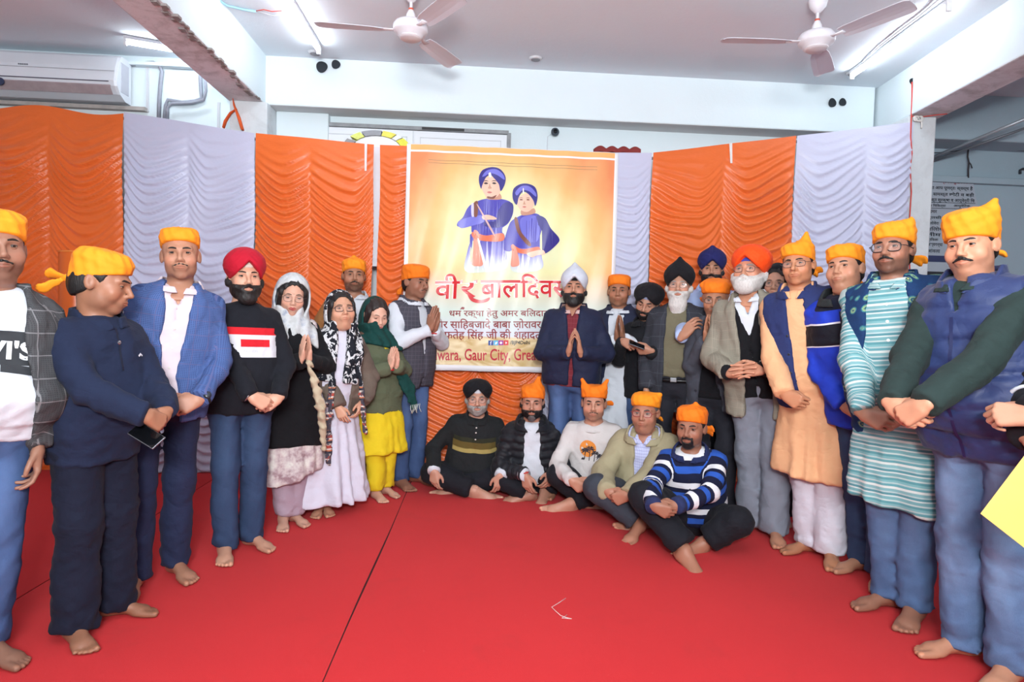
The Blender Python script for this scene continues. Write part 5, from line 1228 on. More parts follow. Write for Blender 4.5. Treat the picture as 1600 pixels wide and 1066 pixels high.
        def g(P):
            d = ellip(P, (0, 0.118, -0.014), (0.018, 0.016, 0.016))
            for t in tails: d = np.minimum(d, rcone(P, (0, 0.122, -0.014), t, 0.010, 0.024, nrm((0.75, 0.5, 0.4)), 0.34))
            return d+0.002*np.sin(P[:, 2]*160+P[:, 0]*90)
        T_ = np.array(list(tails)+[(0, 0.12, 0)]); s.hfield('knot', g, mat, T_.min(0)-0.035, T_.max(0)+0.035, None, o); return o
    def turban(s, mat, size=(1, 1, 1), peak=0.0, edge=0.062, vee=0.75, low=0.0, fold=0.017, name='turban', amp=0.0042, zc=0.066, skew=0.0, under=None):
        def f(P):
            r = np.array((0.104*size[0], 0.122*size[1], 0.093*size[2])); c = A3(skew, 0.012, zc); Q = P.copy()
            d = ellip(P, c, r)
            if peak: d = smin(d, rcone(P, (skew*1.5, -0.01, zc+0.02), (skew*2, -0.012, zc+0.093*size[2]+peak), 0.07*size[0], 0.012), 0.045)
            ax = np.abs(P[:, 0]-0.004); e = edge-vee*ax-0.12*(P[:, 1]+0.1)
            sd = np.where(P[:, 0] > 0.004, 0.45, 0.0); t = (P[:, 2]-e)*0.8/fold+sd; w = t-np.floor(t); saw = np.where(w < 0.8, w/0.8, (1-w)/0.2)
            d = d-amp*(saw-0.5)*np.clip((P[:, 2]-e)/0.02, 0, 1)*np.clip((0.17-P[:, 2])/0.02, 0.3, 1)
            d = d-0.012*np.exp(-((P[:, 2]-e-0.014)/0.016)**2)*0.6
            return smax(d, np.maximum(e, -0.035+low)-P[:, 2], 0.005)
        o = s.hfield(name, f, mat, hi=(0.17, 0.2, 0.30))
        if under is not None:
            def g(P):
                d = ellip(P, (0, 0.014, 0.028), (0.082, 0.1035, 0.096)); return smax(smax(d, np.abs(P[:, 0])*1.15-(0.105-P[:, 2])*0.62, 0.004), np.maximum(0.044-P[:, 2], P[:, 1]), 0.003)
            s.hfield('under_turban', g, under, (-0.07, -0.12, 0.02), (0.07, 0.02, 0.12), None, o)
        return o
    def hair(s, mat, style='short', line=0.06):
        fat = s.hp.get('fat', 0)
        def f(P):
            d = ellip(P, (0, 0.016, 0.029), (0.0795, 0.1005, 0.094)); X = np.abs(P[:, 0])
            if style == 'short':
                d = smin(d, ellip(P, (0, 0.055, -0.02), (0.072, 0.06, 0.07)), 0.03)
                e = np.interp(P[:, 1], [-0.12, -0.06, -0.028, -0.022, 0.0, 0.03, 0.1], [line, line, 0.02, -0.022, 0.012, -0.045, -0.085])
            else:   # parted long hair
                d = d-0.006+0.004*np.sin(X*220)
                d = smin(d, ellip(P, (0, 0.05, -0.05), (0.088, 0.065, 0.11)), 0.03)
                d = smin(d, rcone(np.stack([X, P[:, 1], P[:, 2]], -1), (0.066, -0.03, 0.03), (0.076, 0.01, -0.09), 0.022, 0.02), 0.02)
                e = np.where(P[:, 1] < -0.02, line-0.9*np.clip(X-0.02, 0, 1)+0.0-0.014*0, -0.16); e = np.where(P[:, 1] < -0.02, np.where(X > 0.058, -0.075, e), e)
            if style == 'short': d = smax(d, P[:, 2]-0.07, 0.004)
            return smax(d, e-P[:, 2], 0.006)+0.0015*np.sin(P[:, 0]*210+P[:, 2]*60)
        return s.hfield('hair', f, mat, (-0.14, -0.14, -0.2), (0.14, 0.15, 0.15))
    def beard(s, mat, thick=0.008, long=None, mous=1.0, low=-0.145, name='beard', top=-0.036, cheeks=1.0, full=True):
        hp = s.hp
        def f(P):
            d = head_field(P, hp); X = np.abs(P[:, 0]); y = P[:, 1]
            zt = np.interp(y, [-0.13, -0.075, -0.03, 0.0, 0.02], [-0.050, -0.047+0.008*cheeks, top, -0.01, 0.012]); th = thick*np.clip((zt-P[:, 2])/0.02, 0.1, 1)
            g = d-th; g = smax(g, P[:, 2]-zt, 0.006); g = smax(g, y-0.018, 0.006); g = smax(g, low-P[:, 2], 0.01)
            mo = ellip(P, (0, -0.1, -0.064), (0.025, 0.05, 0.0125)); g = smax(g, -mo, 0.004)
            if not full: g = smax(g, X-0.034, 0.006)
            if long is not None:
                for c, r in long: g = smin(g, ellip(P, c, r), 0.025)
            if mous:
                Q = np.stack([X, y*0, P[:, 2]], -1)
                m = smax(d-0.0055*mous, rcone(Q, (0.003, 0, -0.0490), (0.031, 0, -0.0600), 0.0062*mous, 0.0042*mous), 0.004); m = smax(m, y+0.05, 0.004); g = smin(g, m, 0.005)
            return g+0.0013*np.sin(P[:, 0]*330+P[:, 2]*70)*np.sin(P[:, 2]*190+P[:, 1]*130)
        zl = -0.16 if long is None else min(c[2]-r[2] for c, r in long)-0.02
        return s.hfield(name, f, mat, (-0.11, -0.16, zl), (0.11, 0.06, 0.03), s.hh)
    def moustache(s, mat, mous=1.0, wide=0.030, droop=0.058):
        def f(P):
            Q = np.stack([np.abs(P[:, 0]), P[:, 1]*0, P[:, 2]], -1); g = smax(head_field(P, s.hp)-0.0042*mous, rcone(Q, (0.003, 0, -0.0490), (wide, 0, -droop), 0.0055*mous, 0.003), 0.004); return smax(g, P[:, 1]+0.05, 0.004)+0.0008*np.sin(P[:, 0]*400)
        return s.hfield('moustache', f, mat, (-0.06, -0.14, -0.09), (0.06, -0.05, -0.02), s.hh*0.8)
    def hood(s, mat, size=(0.100, 0.125, 0.150), c=(0, 0.03, 0.0), edge=((-0.25, -0.12, -0.04, 0.03, 0.09, 0.2), (-0.03, -0.035, 0.0, -0.005, -0.055, -0.06)), down=-0.20, flare=0.13, name='headscarf', fold=0.004, t=0.013):
        def body_(P, e):
            d = ellip(P, c, (size[0]-e, size[1]-e, size[2]-e)); d = smin(d, rcone(P, (0, 0.045, -0.07), (0, 0.06, down), size[0]*0.9-e, flare-e), 0.05); return d
        def f(P):
            th = np.arctan2(P[:, 0], P[:, 1]); d = body_(P, 0.0)+fold*np.sin(th*9+P[:, 2]*28+s.seed)*np.clip(0.04-P[:, 2]+0.06, 0.15, 1)
            d = smax(d, -body_(P, t), 0.003); d = smax(d, np.interp(P[:, 2], edge[0], edge[1])-P[:, 1], 0.006); return smax(d, down-P[:, 2], 0.01)
        return s.hfield(name, f, mat, (-0.2, -0.14, down-0.02), (0.2, 0.25, 0.18), s.hh*1.3)
    def shell(s, name, mat, off, region, fold=0.004, parent=None, flare=0.0, lo=None, h=None, extra=None):
        sd = s.seed*5+len(s.parts)
        def f(P):
            d, qx, yy, qz, sn = s.torso(P, off, flare, 1.08, True); d = d+fold*np.sin(qx*90+3*np.sin(qz*14+sd)+sd)+wob(P, sd, fold*0.7, 0.1)
            d = smax(d, region(qx, yy, qz, sn), 0.006)
            if extra is not None: d = smin(d, extra(P), 0.02)
            return d
        r = 0.34; lo_ = A3(min(s.P0[0], s.N[0])-r, min(s.P0[1], s.N[1])-r, s.P0[2]-0.3 if lo is None else lo); hi_ = A3(max(s.P0[0], s.N[0])+r, max(s.P0[1], s.N[1])+r, s.N[2]+0.12)
        return s.mesh(name, f, lo_, hi_, mat, h, parent, s.pc_upper(None))
    def blob(s, name, mat, f, pts, pad_=0.1, h=None, parent=None):
        pts = np.asarray(pts); return s.mesh(name, f, pts.min(0)-pad_, pts.max(0)+pad_, mat, h, parent, lambda V: np.stack([V[:, 0], V[:, 2], V[:, 1]*0], -1))
    def wristband(s, side, mat, r=0.031, w=0.006, back=0.02, name='bracelet', dial=None):
        A = s.arm[0 if side == 'R' else 1]; c = A['W']-A['hd']*back; th = np.linspace(0, 2*math.pi, 17); Y = np.cross(A['hn'], A['hd'])
        o = MB().tube([c+Y*math.cos(t)*r+A['hn']*math.sin(t)*r*0.8 for t in th], w*0.5, 6, False).build(name, mat, s.root, True)
        if dial is not None:
            Rm = np.stack([Y, A['hd'], A['hn']], 1); MB().lathe([(0, 0.006), (0.014, 0.006), (0.017, 0.003), (0.017, -0.003), (0, -0.003)], c+A['hn']*r*0.86, 18, Rm).build('watch_dial', dial, o, True)
        return o
    def cuffs(s, mat, r=0.046, sides=(0, 1), L=0.03, out=0.012):
        for i in sides:
            A = s.arm[i]; u = nrm(A['W']-A['E']); MB().tube([A['W']-u*L, A['W']-u*0.004+u*out*0, A['W']+u*out], [r, r*0.99, r*0.97], 18).build('cuff', mat, s.root, True)
    def glasses(s, mat, w=0.0245, hgt=0.019, r=0.0016, sq=2.6, z=-0.002):
        e = mb = MB(); fr = lambda P: s.Hc+(np.asarray(P)*s.hs)@s.Rh.T; ls = []
        for sg in (-1, 1):
            cx = 0.0335*sg; yl = front_y([cx], [0.0], s.hp)[0]-0.013; th = np.linspace(0, 2*math.pi, 25)
            x = np.sign(np.cos(th))*np.abs(np.cos(th))**(2/sq)*w+cx; zz = np.sign(np.sin(th))*np.abs(np.sin(th))**(2/sq)*hgt+z
            P = np.stack([x, np.full(25, yl)+np.abs(x-cx*0)*0.06, zz], -1); mb.tube(fr(P), r*s.hs, 6, False); ls.append(fr(P[:-1]))
            mb.tube(fr([(cx+sg*w, yl, z+0.006), (0.0765*sg, yl+0.02, z+0.006), (0.0825*sg, 0.01, z+0.003), (0.081*sg, 0.03, z-0.006)]), r*0.8*s.hs, 6)
        mb.tube(fr([(-0.0335+w, yl+0.001, z+0.004), (0, yl-0.002, z+0.008), (0.0335-w, yl+0.001, z+0.004)]), r*s.hs, 6)
        o = mb.build('glasses', mat, s.root, True)
        for L in ls: MB().add(L, [tuple(range(24))]).build('lens', M_lens, o)
        return o
def lens_mat():
    q = N('lens_glass'); q.set(Base_Color=(0.9, 0.93, 0.95), Roughness=0.05, Alpha=0.07); return q.m
M_lens = lens_mat()

# ------------------------------------------------------------------ the people
M_ker = cloth('kerchief_orange', (248, 146, 30), 0.75, 500, 0.3, 0.3, 0.06)
M_ker2 = cloth('kerchief_deep_orange', (240, 122, 26), 0.75, 500, 0.3, 0.3, 0.06)
M_hair = hair_mat('hair_black', (24, 20, 20)); M_greyhair = hair_mat('hair_grey', (104, 100, 98)); M_white = hair_mat('beard_white', (198, 194, 190)); M_salt = hair_mat('beard_salt', (92, 88, 88))
J_blue = denim('denim_blue', (36, 54, 94), (96, 122, 168)); J_dark = denim('denim_dark', (30, 44, 72), (70, 92, 126), 0.35); J_pale = denim('denim_pale', (50, 76, 116), (134, 158, 192), 0.8)
WHITE = cloth('white_cotton', (208, 212, 220), 0.85, 420, 0.2, 0.4, 0.04); BLACK = cloth('black_cotton', (22, 22, 27), 0.9); BLACKT = cloth('black_trousers', (26, 27, 34), 0.85)
btn_dark = plain('button_dark', (34, 34, 44), 0.4); btn_pale = plain('button_pale', (210, 206, 200), 0.4)
metal = plain('bright_metal', (190, 192, 196), 0.25, 0.9); G_dark = plain('spectacle_dark', (26, 24, 28), 0.3); G_thin = plain('spectacle_thin', (92, 78, 70), 0.3, 0.5); red_thread = plain('red_thread', (190, 40, 44), 0.7)
BLAZER_OP = dict(s=[-1, 0.0, 0.2, 0.55, 0.85, 1.0], w=[0.10, 0.06, 0.035, 0.045, 0.058, 0.062])
def V_OP(*w): return dict(s=[-1, 0.0, 0.25, 0.5, 0.75, 1.0], w=list(w))
LAPEL = dict(s=[0.30, 0.6, 0.9, 1.0], w=[0.0, 0.045, 0.058, 0.03])

def man_plaid_blazer_left():
    p = Person('man at left frame edge in grey plaid blazer and white printed T-shirt', (-6, 386), [(-70, 1040, -10), (2, 1035, 32)], yaw=6, hyaw=10, w=1.12, belly=0.10, skin=(152, 108, 88), seed=1, stub=0.35, hp=dict(fat=0.6), hs=1.06, dyh=-0.02)
    p.set_arm('L', p.px(60, 700, 0.02), p.tv(0.05, -0.2, -1), p.tv(1, -0.2, 0), 'relax', (0.7, 0.6, 0)); p.body(browcol=(24, 20, 18))
    p.trousers(J_blue, hem=0.05)
    t = p.upper('t_shirt', WHITE, 0.016, hem=p.P0[2]-0.06, sleeve=None); fl = p.last
    p.collar(WHITE, 'crew', 0.0, t)
    z = p.L*0.60
    X, Z = [], []
    b = p.decal_rect('chest_print', -0.135, 0.135, z-0.055, z+0.062, plain('print_charcoal', (44, 46, 50), 0.8), fl, t, 0.003, 22, 12)
    for sg in (-1, 1): p.decal_rect('print_wing', sg*0.068-0.05, sg*0.068+0.05, z-0.078, z-0.05, plain('print_charcoal', (44, 46, 50)), fl, b, 0.003, 12, 5, -0.02)
    p.decal_text("LEVI'S", -0.118, 0.112, z-0.036, z+0.03, plain('print_white_ink', (232, 232, 236)), fl, b, 0.006, 0.03)
    p.decal_text('R', 0.104, 0.114, z+0.044, z+0.056, plain('print_white_ink', (232, 232, 236)), fl, b, 0.006)
    bz = p.upper('blazer', plaid('grey_plaid', (72, 72, 74), (52, 52, 56), (142, 140, 142), 0.07, 0.007, 0.05), 0.036, hem=p.P0[2]-0.16, op=V_OP(0.16, 0.135, 0.125, 0.10, 0.085, 0.075), lapel=dict(s=[0.30, 0.6, 0.9, 1.0], w=[0.0, 0.05, 0.06, 0.03])); fb_ = p.last
    p.buttons([-0.15, -0.155], [p.L*0.30, p.L*0.12], btn_dark, fb_, bz, 0.011)
    p.kerchief(M_ker, tails=((0.06, 0.15, -0.1), (0.02, 0.16, -0.12)), tall=0.13); p.hair(M_hair); p.moustache(M_hair, 0.8)
    return p
def man_navy_tracksuit():
    p = Person('man in navy zip sweatshirt and trousers seen in profile holding a phone', (160, 441), [(125, 1008, 18), (205, 962, 62)], yaw=38, hyaw=72, pitch=12, w=1.05, belly=0.05, skin=(161, 110, 85), seed=2, stub=0.2, hp=dict(fat=0.25), dyh=-0.02)
    p.clasp(246, 656, -0.16, 'clasp', 'R', -0.5, 0.06, 'grip'); p.body(look=(0, 14), lids=(8, 14))
    navy = cloth('navy_jersey', (28, 36, 60), 0.9, 300, 0.4, 0.4); p.trousers(cloth('navy_track', (22, 26, 44), 0.9), (0.098, 0.076, 0.082), 0.035, bunch=0.008)
    o = p.upper('sweatshirt', navy, 0.020, hem=p.P0[2]-0.13, sleeve=(0.066, 0.056, 0.047)); f = p.last
    p.collar(navy, 'stand', 0.004, o); zp = plain('zip_dark', (18, 22, 40), 0.5)
    p.decal_rect('zip', -0.004, 0.004, p.L*0.55, p.L*0.93, zp, f, o, 0.003, 2, 10); p.buttons([0.0], [p.L*0.80], metal, f, o, 0.008)
    p.decal('chest_emblem', [0.075, 0.09, 0.105, 0.098, 0.092, 0.08], [p.L*0.68, p.L*0.70, p.L*0.675, p.L*0.665, p.L*0.68, p.L*0.665], [(0, 1, 4, 5), (1, 2, 3, 4)], plain('emblem_white', (225, 225, 230)), f, o, 0.004)
    k = p.kerchief(M_ker, (), 0.115, 0.05, 0.30, tails=((0.035, 0.19, -0.01), (-0.03, 0.18, -0.07))); p.hair(M_hair)
    p.hfield('dark_patch', lambda P: ellip(P, (0.062, 0.098, 0.025), (0.012, 0.012, 0.03), rot_x(0.3)), plain('patch_black', (30, 26, 22)), (0.03, 0.06, -0.03), (0.1, 0.14, 0.08), None, k)
    A = p.arm[1]; return p
def man_blue_blazer():
    p = Person('tall man in blue checked blazer over pale open shirt beside white curtain', (282, 399), [(207, 930, -8), (283, 903, 22)], yaw=2, hyaw=-2, pitch=-3, tilt=-3, w=1.05, belly=0.03, skin=(179, 128, 103), seed=3, stub=0.22)
    p.clasp(284, 630, -0.20, 'clasp', 'L'); p.body()
    p.trousers(cloth('navy_trousers', (34, 42, 70)), hem=0.05)
    sm = cloth('shirt_blush', (214, 198, 204)); sh = p.upper('shirt', sm, 0.007, sleeve=None, vneck=([0.88, 1.0], [0.0, 0.035])); f = p.last
    p.collar(sm, 'shirt', 0.0, sh); p.buttons([0]*5, [p.L*q for q in (0.1, 0.28, 0.45, 0.62, 0.79)], btn_pale, f, sh, 0.005)
    b = p.upper('blazer', plaid('blue_plaid', (76, 98, 148), (46, 60, 106), (100, 92, 130), 0.06), 0.024, hem=p.P0[2]-0.12, op=BLAZER_OP, lapel=LAPEL); f2 = p.last
    p.buttons([-0.05, -0.055], [p.L*0.28, p.L*0.08], btn_dark, f2, b, 0.010); p.wristband('L', plain('watch_strap', (24, 24, 28)), 0.034, 0.012, 0.03, 'watch', plain('watch_face', (40, 44, 52), 0.2))
    p.kerchief(M_ker, (), 0.108, 0.060, 0.22, tails=((0.03, 0.14, -0.06), (-0.02, 0.14, -0.07)), wide=0.98); p.moustache(M_hair, 0.6); return p
def man_red_turban():
    p = Person('bearded man in red turban and black sweater with red and white chest bands', (383, 434), [(352, 875, 2), (405, 857, 35)], yaw=10, hyaw=10, pitch=-2, w=1.02, belly=0.05, skin=(209, 156, 130), seed=4)
    p.clasp(415, 628, -0.19, 'clasp', 'R'); p.body(brow=(0, 0.009)); p.trousers(J_dark, hem=0.045)
    bs = cloth('black_knit', (26, 27, 34), 0.92, 260, 0.6, 0.35)
    o = p.upper('sweater', bs, 0.018, hem=p.P0[2]-0.10, sleeve=(0.064, 0.054, 0.045)); f = p.last
    p.collar(bs, 'crew', 0.004, o)
    L = p.L; red = cloth('knit_red', (205, 34, 44), 0.9); wh = cloth('knit_white', (212, 212, 218), 0.9)
    p.decal_rect('red_band', -0.155, 0.155, L*0.665, L*0.745, red, f, o, 0.003, 26, 6); w_ = p.decal_rect('white_band', -0.155, 0.155, L*0.42, L*0.665, wh, f, o, 0.003, 26, 10)
    p.decal_rect('red_block', -0.035, 0.115, L*0.535, L*0.615, red, f, w_, 0.005, 12, 5); p.decal_text('FASHION', -0.02, 0.05, L*0.475, L*0.5, plain('print_grey', (190, 192, 198)), f, w_, 0.006)
    p.turban(cloth('red_turban', (184, 20, 44), 0.8), (1.02, 1.0, 1.04), 0.0, 0.080, 1.1, fold=0.02, under=cloth('pale_under', (206, 190, 176))); p.beard(hair_mat('beard_black', (26, 21, 20)), 0.013, [((0, -0.072, -0.115), (0.045, 0.032, 0.032))], 1.5)
    p.wristband('R', metal, 0.036, 0.006, 0.02); return p
def woman_grey_scarf():
    p = Person('woman in spectacles with pale grey headscarf and long black coat, palms joined', (457, 463), [(443, 826, 0), (468, 820, 30)], yaw=18, hyaw=4, pitch=9, tilt=4, fem=1, w=0.94, skin=(212, 162, 139), seed=5, hp=dict(fem=1, nose=0.92), hs=0.98)
    p.namaste(478, 540, -0.20); p.body(lids=(12, 12), brow=(0.001, 0.0055), lipstick=(168, 34, 48), look=(0, 8))
    mv = cloth('mauve_silk', (170, 150, 164), 0.6); p.trousers(mv, (0.09, 0.075, 0.062), 0.06)
    def kurta_mat():
        q = N('kurta_print'); o = q.obj(); n = q.noise(o, 16, 3, 0.6); c = q.ramp(n, [(0.35, s2l((150, 122, 128))), (0.5, s2l((196, 182, 182))), (0.66, s2l((216, 214, 206)))]); q.set(Base_Color=c); return finish(q, o)
    p.upper('kurta', kurta_mat(), 0.022, hem=0.30, sleeve=None, flare=0.10, skirtfold=0.014, hemtilt=0.25)
    c = p.upper('coat', cloth('black_wool', (20, 20, 24), 0.92), 0.032, hem=0.50, sleeve=(0.058, 0.052, 0.046), flare=0.10, skirtfold=0.008); f = p.last
    p.buttons([-0.05, -0.05], [p.L*0.5, p.L*0.25], plain('button_rim', (70, 60, 60), 0.3), f, c, 0.008)
    p.hair(M_hair, 'long', 0.074)
    def sm():
        q = N('scarf_pale'); o = q.obj(); n = q.noise(o, 14, 3); q.set(Base_Color=q.ramp(n, [(0.4, s2l((186, 188, 188))), (0.55, s2l((204, 206, 208))), (0.68, s2l((150, 160, 180)))])); return finish(q, o, 0.8)
    m = sm(); hd = p.hood(m, size=(0.112, 0.128, 0.148), down=-0.22, flare=0.15)
    p.shell('scarf_drape', m, 0.044, lambda qx, yy, qz, sn: np.maximum(np.maximum((0.80-1.6*np.abs(qx)-sn)*p.L, yy-0.02), np.maximum(np.abs(qx)-0.135, (0.42-sn)*p.L)), 0.006, h=0.010)
    K = p.px(478, 540, -0.20); a = p.px(482, 565, -0.20); b = p.px(492, 600, -0.18); c_ = p.px(502, 640, -0.16); d_ = p.px(506, 700, -0.13)
    p.blob('scarf_tail', cloth('scarf_gold_fringe', (188, 172, 146), 0.8), lambda P: np.minimum(rcone(P, a, b, 0.012, 0.022), np.minimum(rcone(P, b, c_, 0.022, 0.028), rcone(P, c_, d_, 0.026, 0.016)))+wob(P, 5, 0.006, 0.04), [a, b, c_, d_], 0.06, 0.008)
    p.glasses(G_thin, 0.0255, 0.021, 0.0013, 2.4); p.decal
    bd = p.Hc+(A3(0, front_y([0], [0.026], p.hp)[0]-0.001, 0.026)*p.hs)@p.Rh.T; MB().lathe([(0, -0.001), (0.003, 0), (0, 0.0015)], bd, 8).build('bindi', plain('bindi_dark', (60, 10, 18)), p.root); return p
def woman_white_dress():
    p = Person('short woman in long white dress, brown cardigan and black and white shawl', (533, 484), [(497, 806, -10), (512, 804, 12)], yaw=14, hyaw=14, pitch=-6, tilt=-3, fem=1, w=1.06, belly=0.04, skin=(207, 154, 126), seed=6, hp=dict(fem=0.6, fat=0.7), hs=1.0, dyh=-0.02)
    p.set_arm('R', p.px(528, 636, -0.14), p.tv(0.5, -0.35, -0.8), p.tv(-0.5, -0.8, 0.2), 'relax'); p.set_arm('L', p.px(566, 628, -0.02), p.tv(-0.2, -0.3, -0.9), p.tv(0.7, -0.6, 0), 'relax')
    p.body(brow=(0, 0.005), lids=(18, 13))
    wd = cloth('white_lawn', (206, 204, 218), 0.85, 420, 0.2, 0.5, 0.05); p.upper('dress', wd, 0.014, hem=0.085, sleeve=None, flare=0.17, skirtfold=0.024)
    hb = p.upper('dress_hem', cloth('white_border', (222, 222, 238)), 0.019, hem=0.08, sleeve=None, flare=0.275, skirtfold=0.026) if False else None
    p.upper('cardigan', cloth('brown_knit', (112, 98, 88), 0.95, 180, 0.9, 0.5, 0.4), 0.030, hem=p.P0[2]-0.14, sleeve=(0.062, 0.058, 0.056), op=V_OP(0.10, 0.10, 0.095, 0.08, 0.06, 0.05), flare=0.05)
    p.hair(M_hair, 'long', 0.074)
    def shm(name, lowband=False):
        if name in _mats: return _mats[name]
        q = N(name); o = q.obj(); u, v, w = pc_uv(q); n = q.noise(q.mapping(o, (1, 1, 0.8)), 26, 2, 0.5, 1.2); c = q.ramp(n, [(0.44, s2l((30, 32, 40))), (0.52, s2l((206, 206, 208)))], 'CONSTANT')
        if lowband:
            z = q.sep(o)[2]; t = q.math('FRACT', q.math('MULTIPLY', z, 15)); b = q.ramp(t, [(0, s2l((170, 78, 66))), (0.3, s2l((206, 200, 190))), (0.5, s2l((50, 50, 62))), (0.72, s2l((196, 122, 84))), (0.86, s2l((216, 210, 204)))], 'CONSTANT')
            c = q.mix(q.math('LESS_THAN', z, 0.86), c, q.mix(q.ramp(n, [(0.45, (0, 0, 0)), (0.55, (1, 1, 1))]), b, s2l((70, 68, 78))))
        q.set(Base_Color=c); _mats[name] = finish(q, o); return q.m
    m = shm('shawl_ikat'); p.hood(m, size=(0.102, 0.122, 0.138), down=-0.24, flare=0.16, edge=((-0.25, -0.12, -0.04, 0.03, 0.09, 0.2), (-0.02, -0.02, 0.0, 0.0, -0.035, -0.04)))
    m2 = shm('shawl_ends', True)
    for nm, tail, w in (('shawl_end', [(521, 560, -0.19), (519, 600, -0.215), (514, 650, -0.21), (513, 690, -0.20), (514, 724, -0.19)], 0.036), ('shawl_end', [(558, 560, -0.15), (563, 600, -0.16), (567, 640, -0.13), (571, 676, -0.11)], 0.03)):
        T_ = [p.px(*q) for q in tail]
        def f(P, T_=T_, w=w):
            d = None
            for a, b in zip(T_, T_[1:]):
                e = rcone(P, a, b, w*0.6, w*0.6, p.hy, 0.35); d = e if d is None else smin(d, e, 0.02)
            return d+wob(P, 3, 0.005, 0.05, (1.6, 1, 0.6))
        p.blob(nm, m2, f, T_, 0.06, 0.009)
    for sg, off in ((-1, 0.05), (1, 0.05)):
        p.shell('shawl_front', m, off, lambda qx, yy, qz, sn, sg=sg: np.maximum(np.maximum((0.25-sn)*p.L, yy-0.03), np.maximum(0.028-sg*qx, sg*qx-0.115-0.05*sn)), 0.007, h=0.012)
    p.glasses(G_dark, 0.0255, 0.018, 0.0022, 3.2); return p
def man_brown_jacket():
    p = Person('man in orange kerchief standing behind the women, brown jacket over white shirt', (553, 431), base=(556, 4.92), yaw=2, hyaw=4, pitch=-2, w=1.0, skin=(168, 119, 94), seed=7, stub=0.6, hp=dict(fat=0.3))
    p.set_arm('R', p.P0+p.tv(-0.22, -0.02, -0.02), p.tv(0, -0.2, -1), p.tv(-1, 0, 0)); p.body()
    p.trousers(BLACKT); sh = p.upper('shirt', WHITE, 0.008, sleeve=None, vneck=([0.88, 1.0], [0.0, 0.035])); p.collar(WHITE, 'shirt', 0.0, sh)
    p.upper('jacket', cloth('tan_wool', (150, 104, 62)), 0.022, op=V_OP(0.1, 0.07, 0.06, 0.06, 0.07, 0.075), hem=p.P0[2]-0.1)
    p.kerchief(M_ker, ((0.0, 0.0, 0.142, 0.06),), 0.122, 0.050); p.hair(M_hair); p.moustache(M_hair, 1.0); return p
def woman_green_jacket():
    p = Person('woman in olive jacket over yellow suit with dark green scarf, palms joined', (588, 492), [(594, 783, 25), (612, 776, 38)], yaw=36, hyaw=22, pitch=18, fem=1, w=0.95, skin=(223, 173, 150), seed=8, hp=dict(fem=1, nose=0.9), hs=0.97)
    p.namaste(615, 553, -0.17, (0, -0.3, 0.95)); p.body(lids=(4, 14), brow=(0.001, 0.005), lipstick=(170, 70, 80), look=(0, 18))
    yl = cloth('yellow_cotton', (226, 198, 34), 0.8, 400, 0.3, 0.4); p.trousers(yl, (0.09, 0.076, 0.064), 0.06)
    p.upper('kurta', yl, 0.016, hem=0.33, sleeve=None, flare=0.12, skirtfold=0.012)
    ol = cloth('olive_canvas', (92, 98, 76), 0.88, 300, 0.4, 0.5); c = p.upper('jacket', ol, 0.030, hem=0.62, sleeve=(0.062, 0.056, 0.050), flare=0.05, skirtfold=0.004); f = p.last
    p.collar(cloth('brown_lining', (106, 84, 70)), 'flap', 0.012, c, open_=0.035)
    p.decal_rect('yellow_neckline', -0.012, 0.03, p.L*0.72, p.L*0.95, yl, f, c, 0.003, 4, 8); p.decal_rect('pocket_flap', 0.04, 0.14, p.L*-0.12, p.L*-0.02, ol, f, c, 0.009, 8, 5); p.decal_rect('pocket_flap', -0.14, -0.04, p.L*-0.12, p.L*-0.02, ol, f, c, 0.009, 8, 5)
    p.hair(hair_mat('hair_brown_dark', (40, 30, 28)), 'long', 0.074)
    gr = cloth('bottle_green', (14, 62, 58), 0.8, 300, 0.4, 0.5); p.hood(gr, size=(0.104, 0.118, 0.140), c=(0, 0.04, -0.01), down=-0.22, flare=0.15, edge=((-0.25, -0.13, -0.10, 0.03, 0.09, 0.2), (-0.09, -0.085, -0.02, 0.015, 0.0, 0.0)))
    p.shell('scarf_wrap', gr, 0.060, lambda qx, yy, qz, sn: np.maximum((0.74+0.8*np.clip(-qx, -0.1, 0.2)-sn)*p.L, np.abs(qx)-0.17), 0.010, h=0.011)
    a, b, c_ = p.px(628, 585, 0.02), p.px(640, 610, 0.03), p.px(646, 632, 0.03)
    p.blob('scarf_tail', gr, lambda P: np.minimum(rcone(P, a, b, 0.05, 0.05, p.hy, 0.4), rcone(P, b, c_, 0.05, 0.03, p.hy, 0.4))+wob(P, 9, 0.008, 0.05), [a, b, c_], 0.08, 0.009)
    fr_ = MB()
    for k in range(7):
        q0 = c_+p.tv(-0.04+0.014*k, -0.02, 0.0); fr_.tube([q0, q0+A3(0.01*math.sin(k), -0.01, -0.03), q0+A3(0.014*math.cos(k*2), -0.01, -0.06)], 0.0025, 5)
    fr_.build('fringe', plain('fringe_pale', (190, 196, 190)), p.parts['scarf_tail'], True); p.wristband('R', red_thread, 0.03, 0.008, 0.015); return p
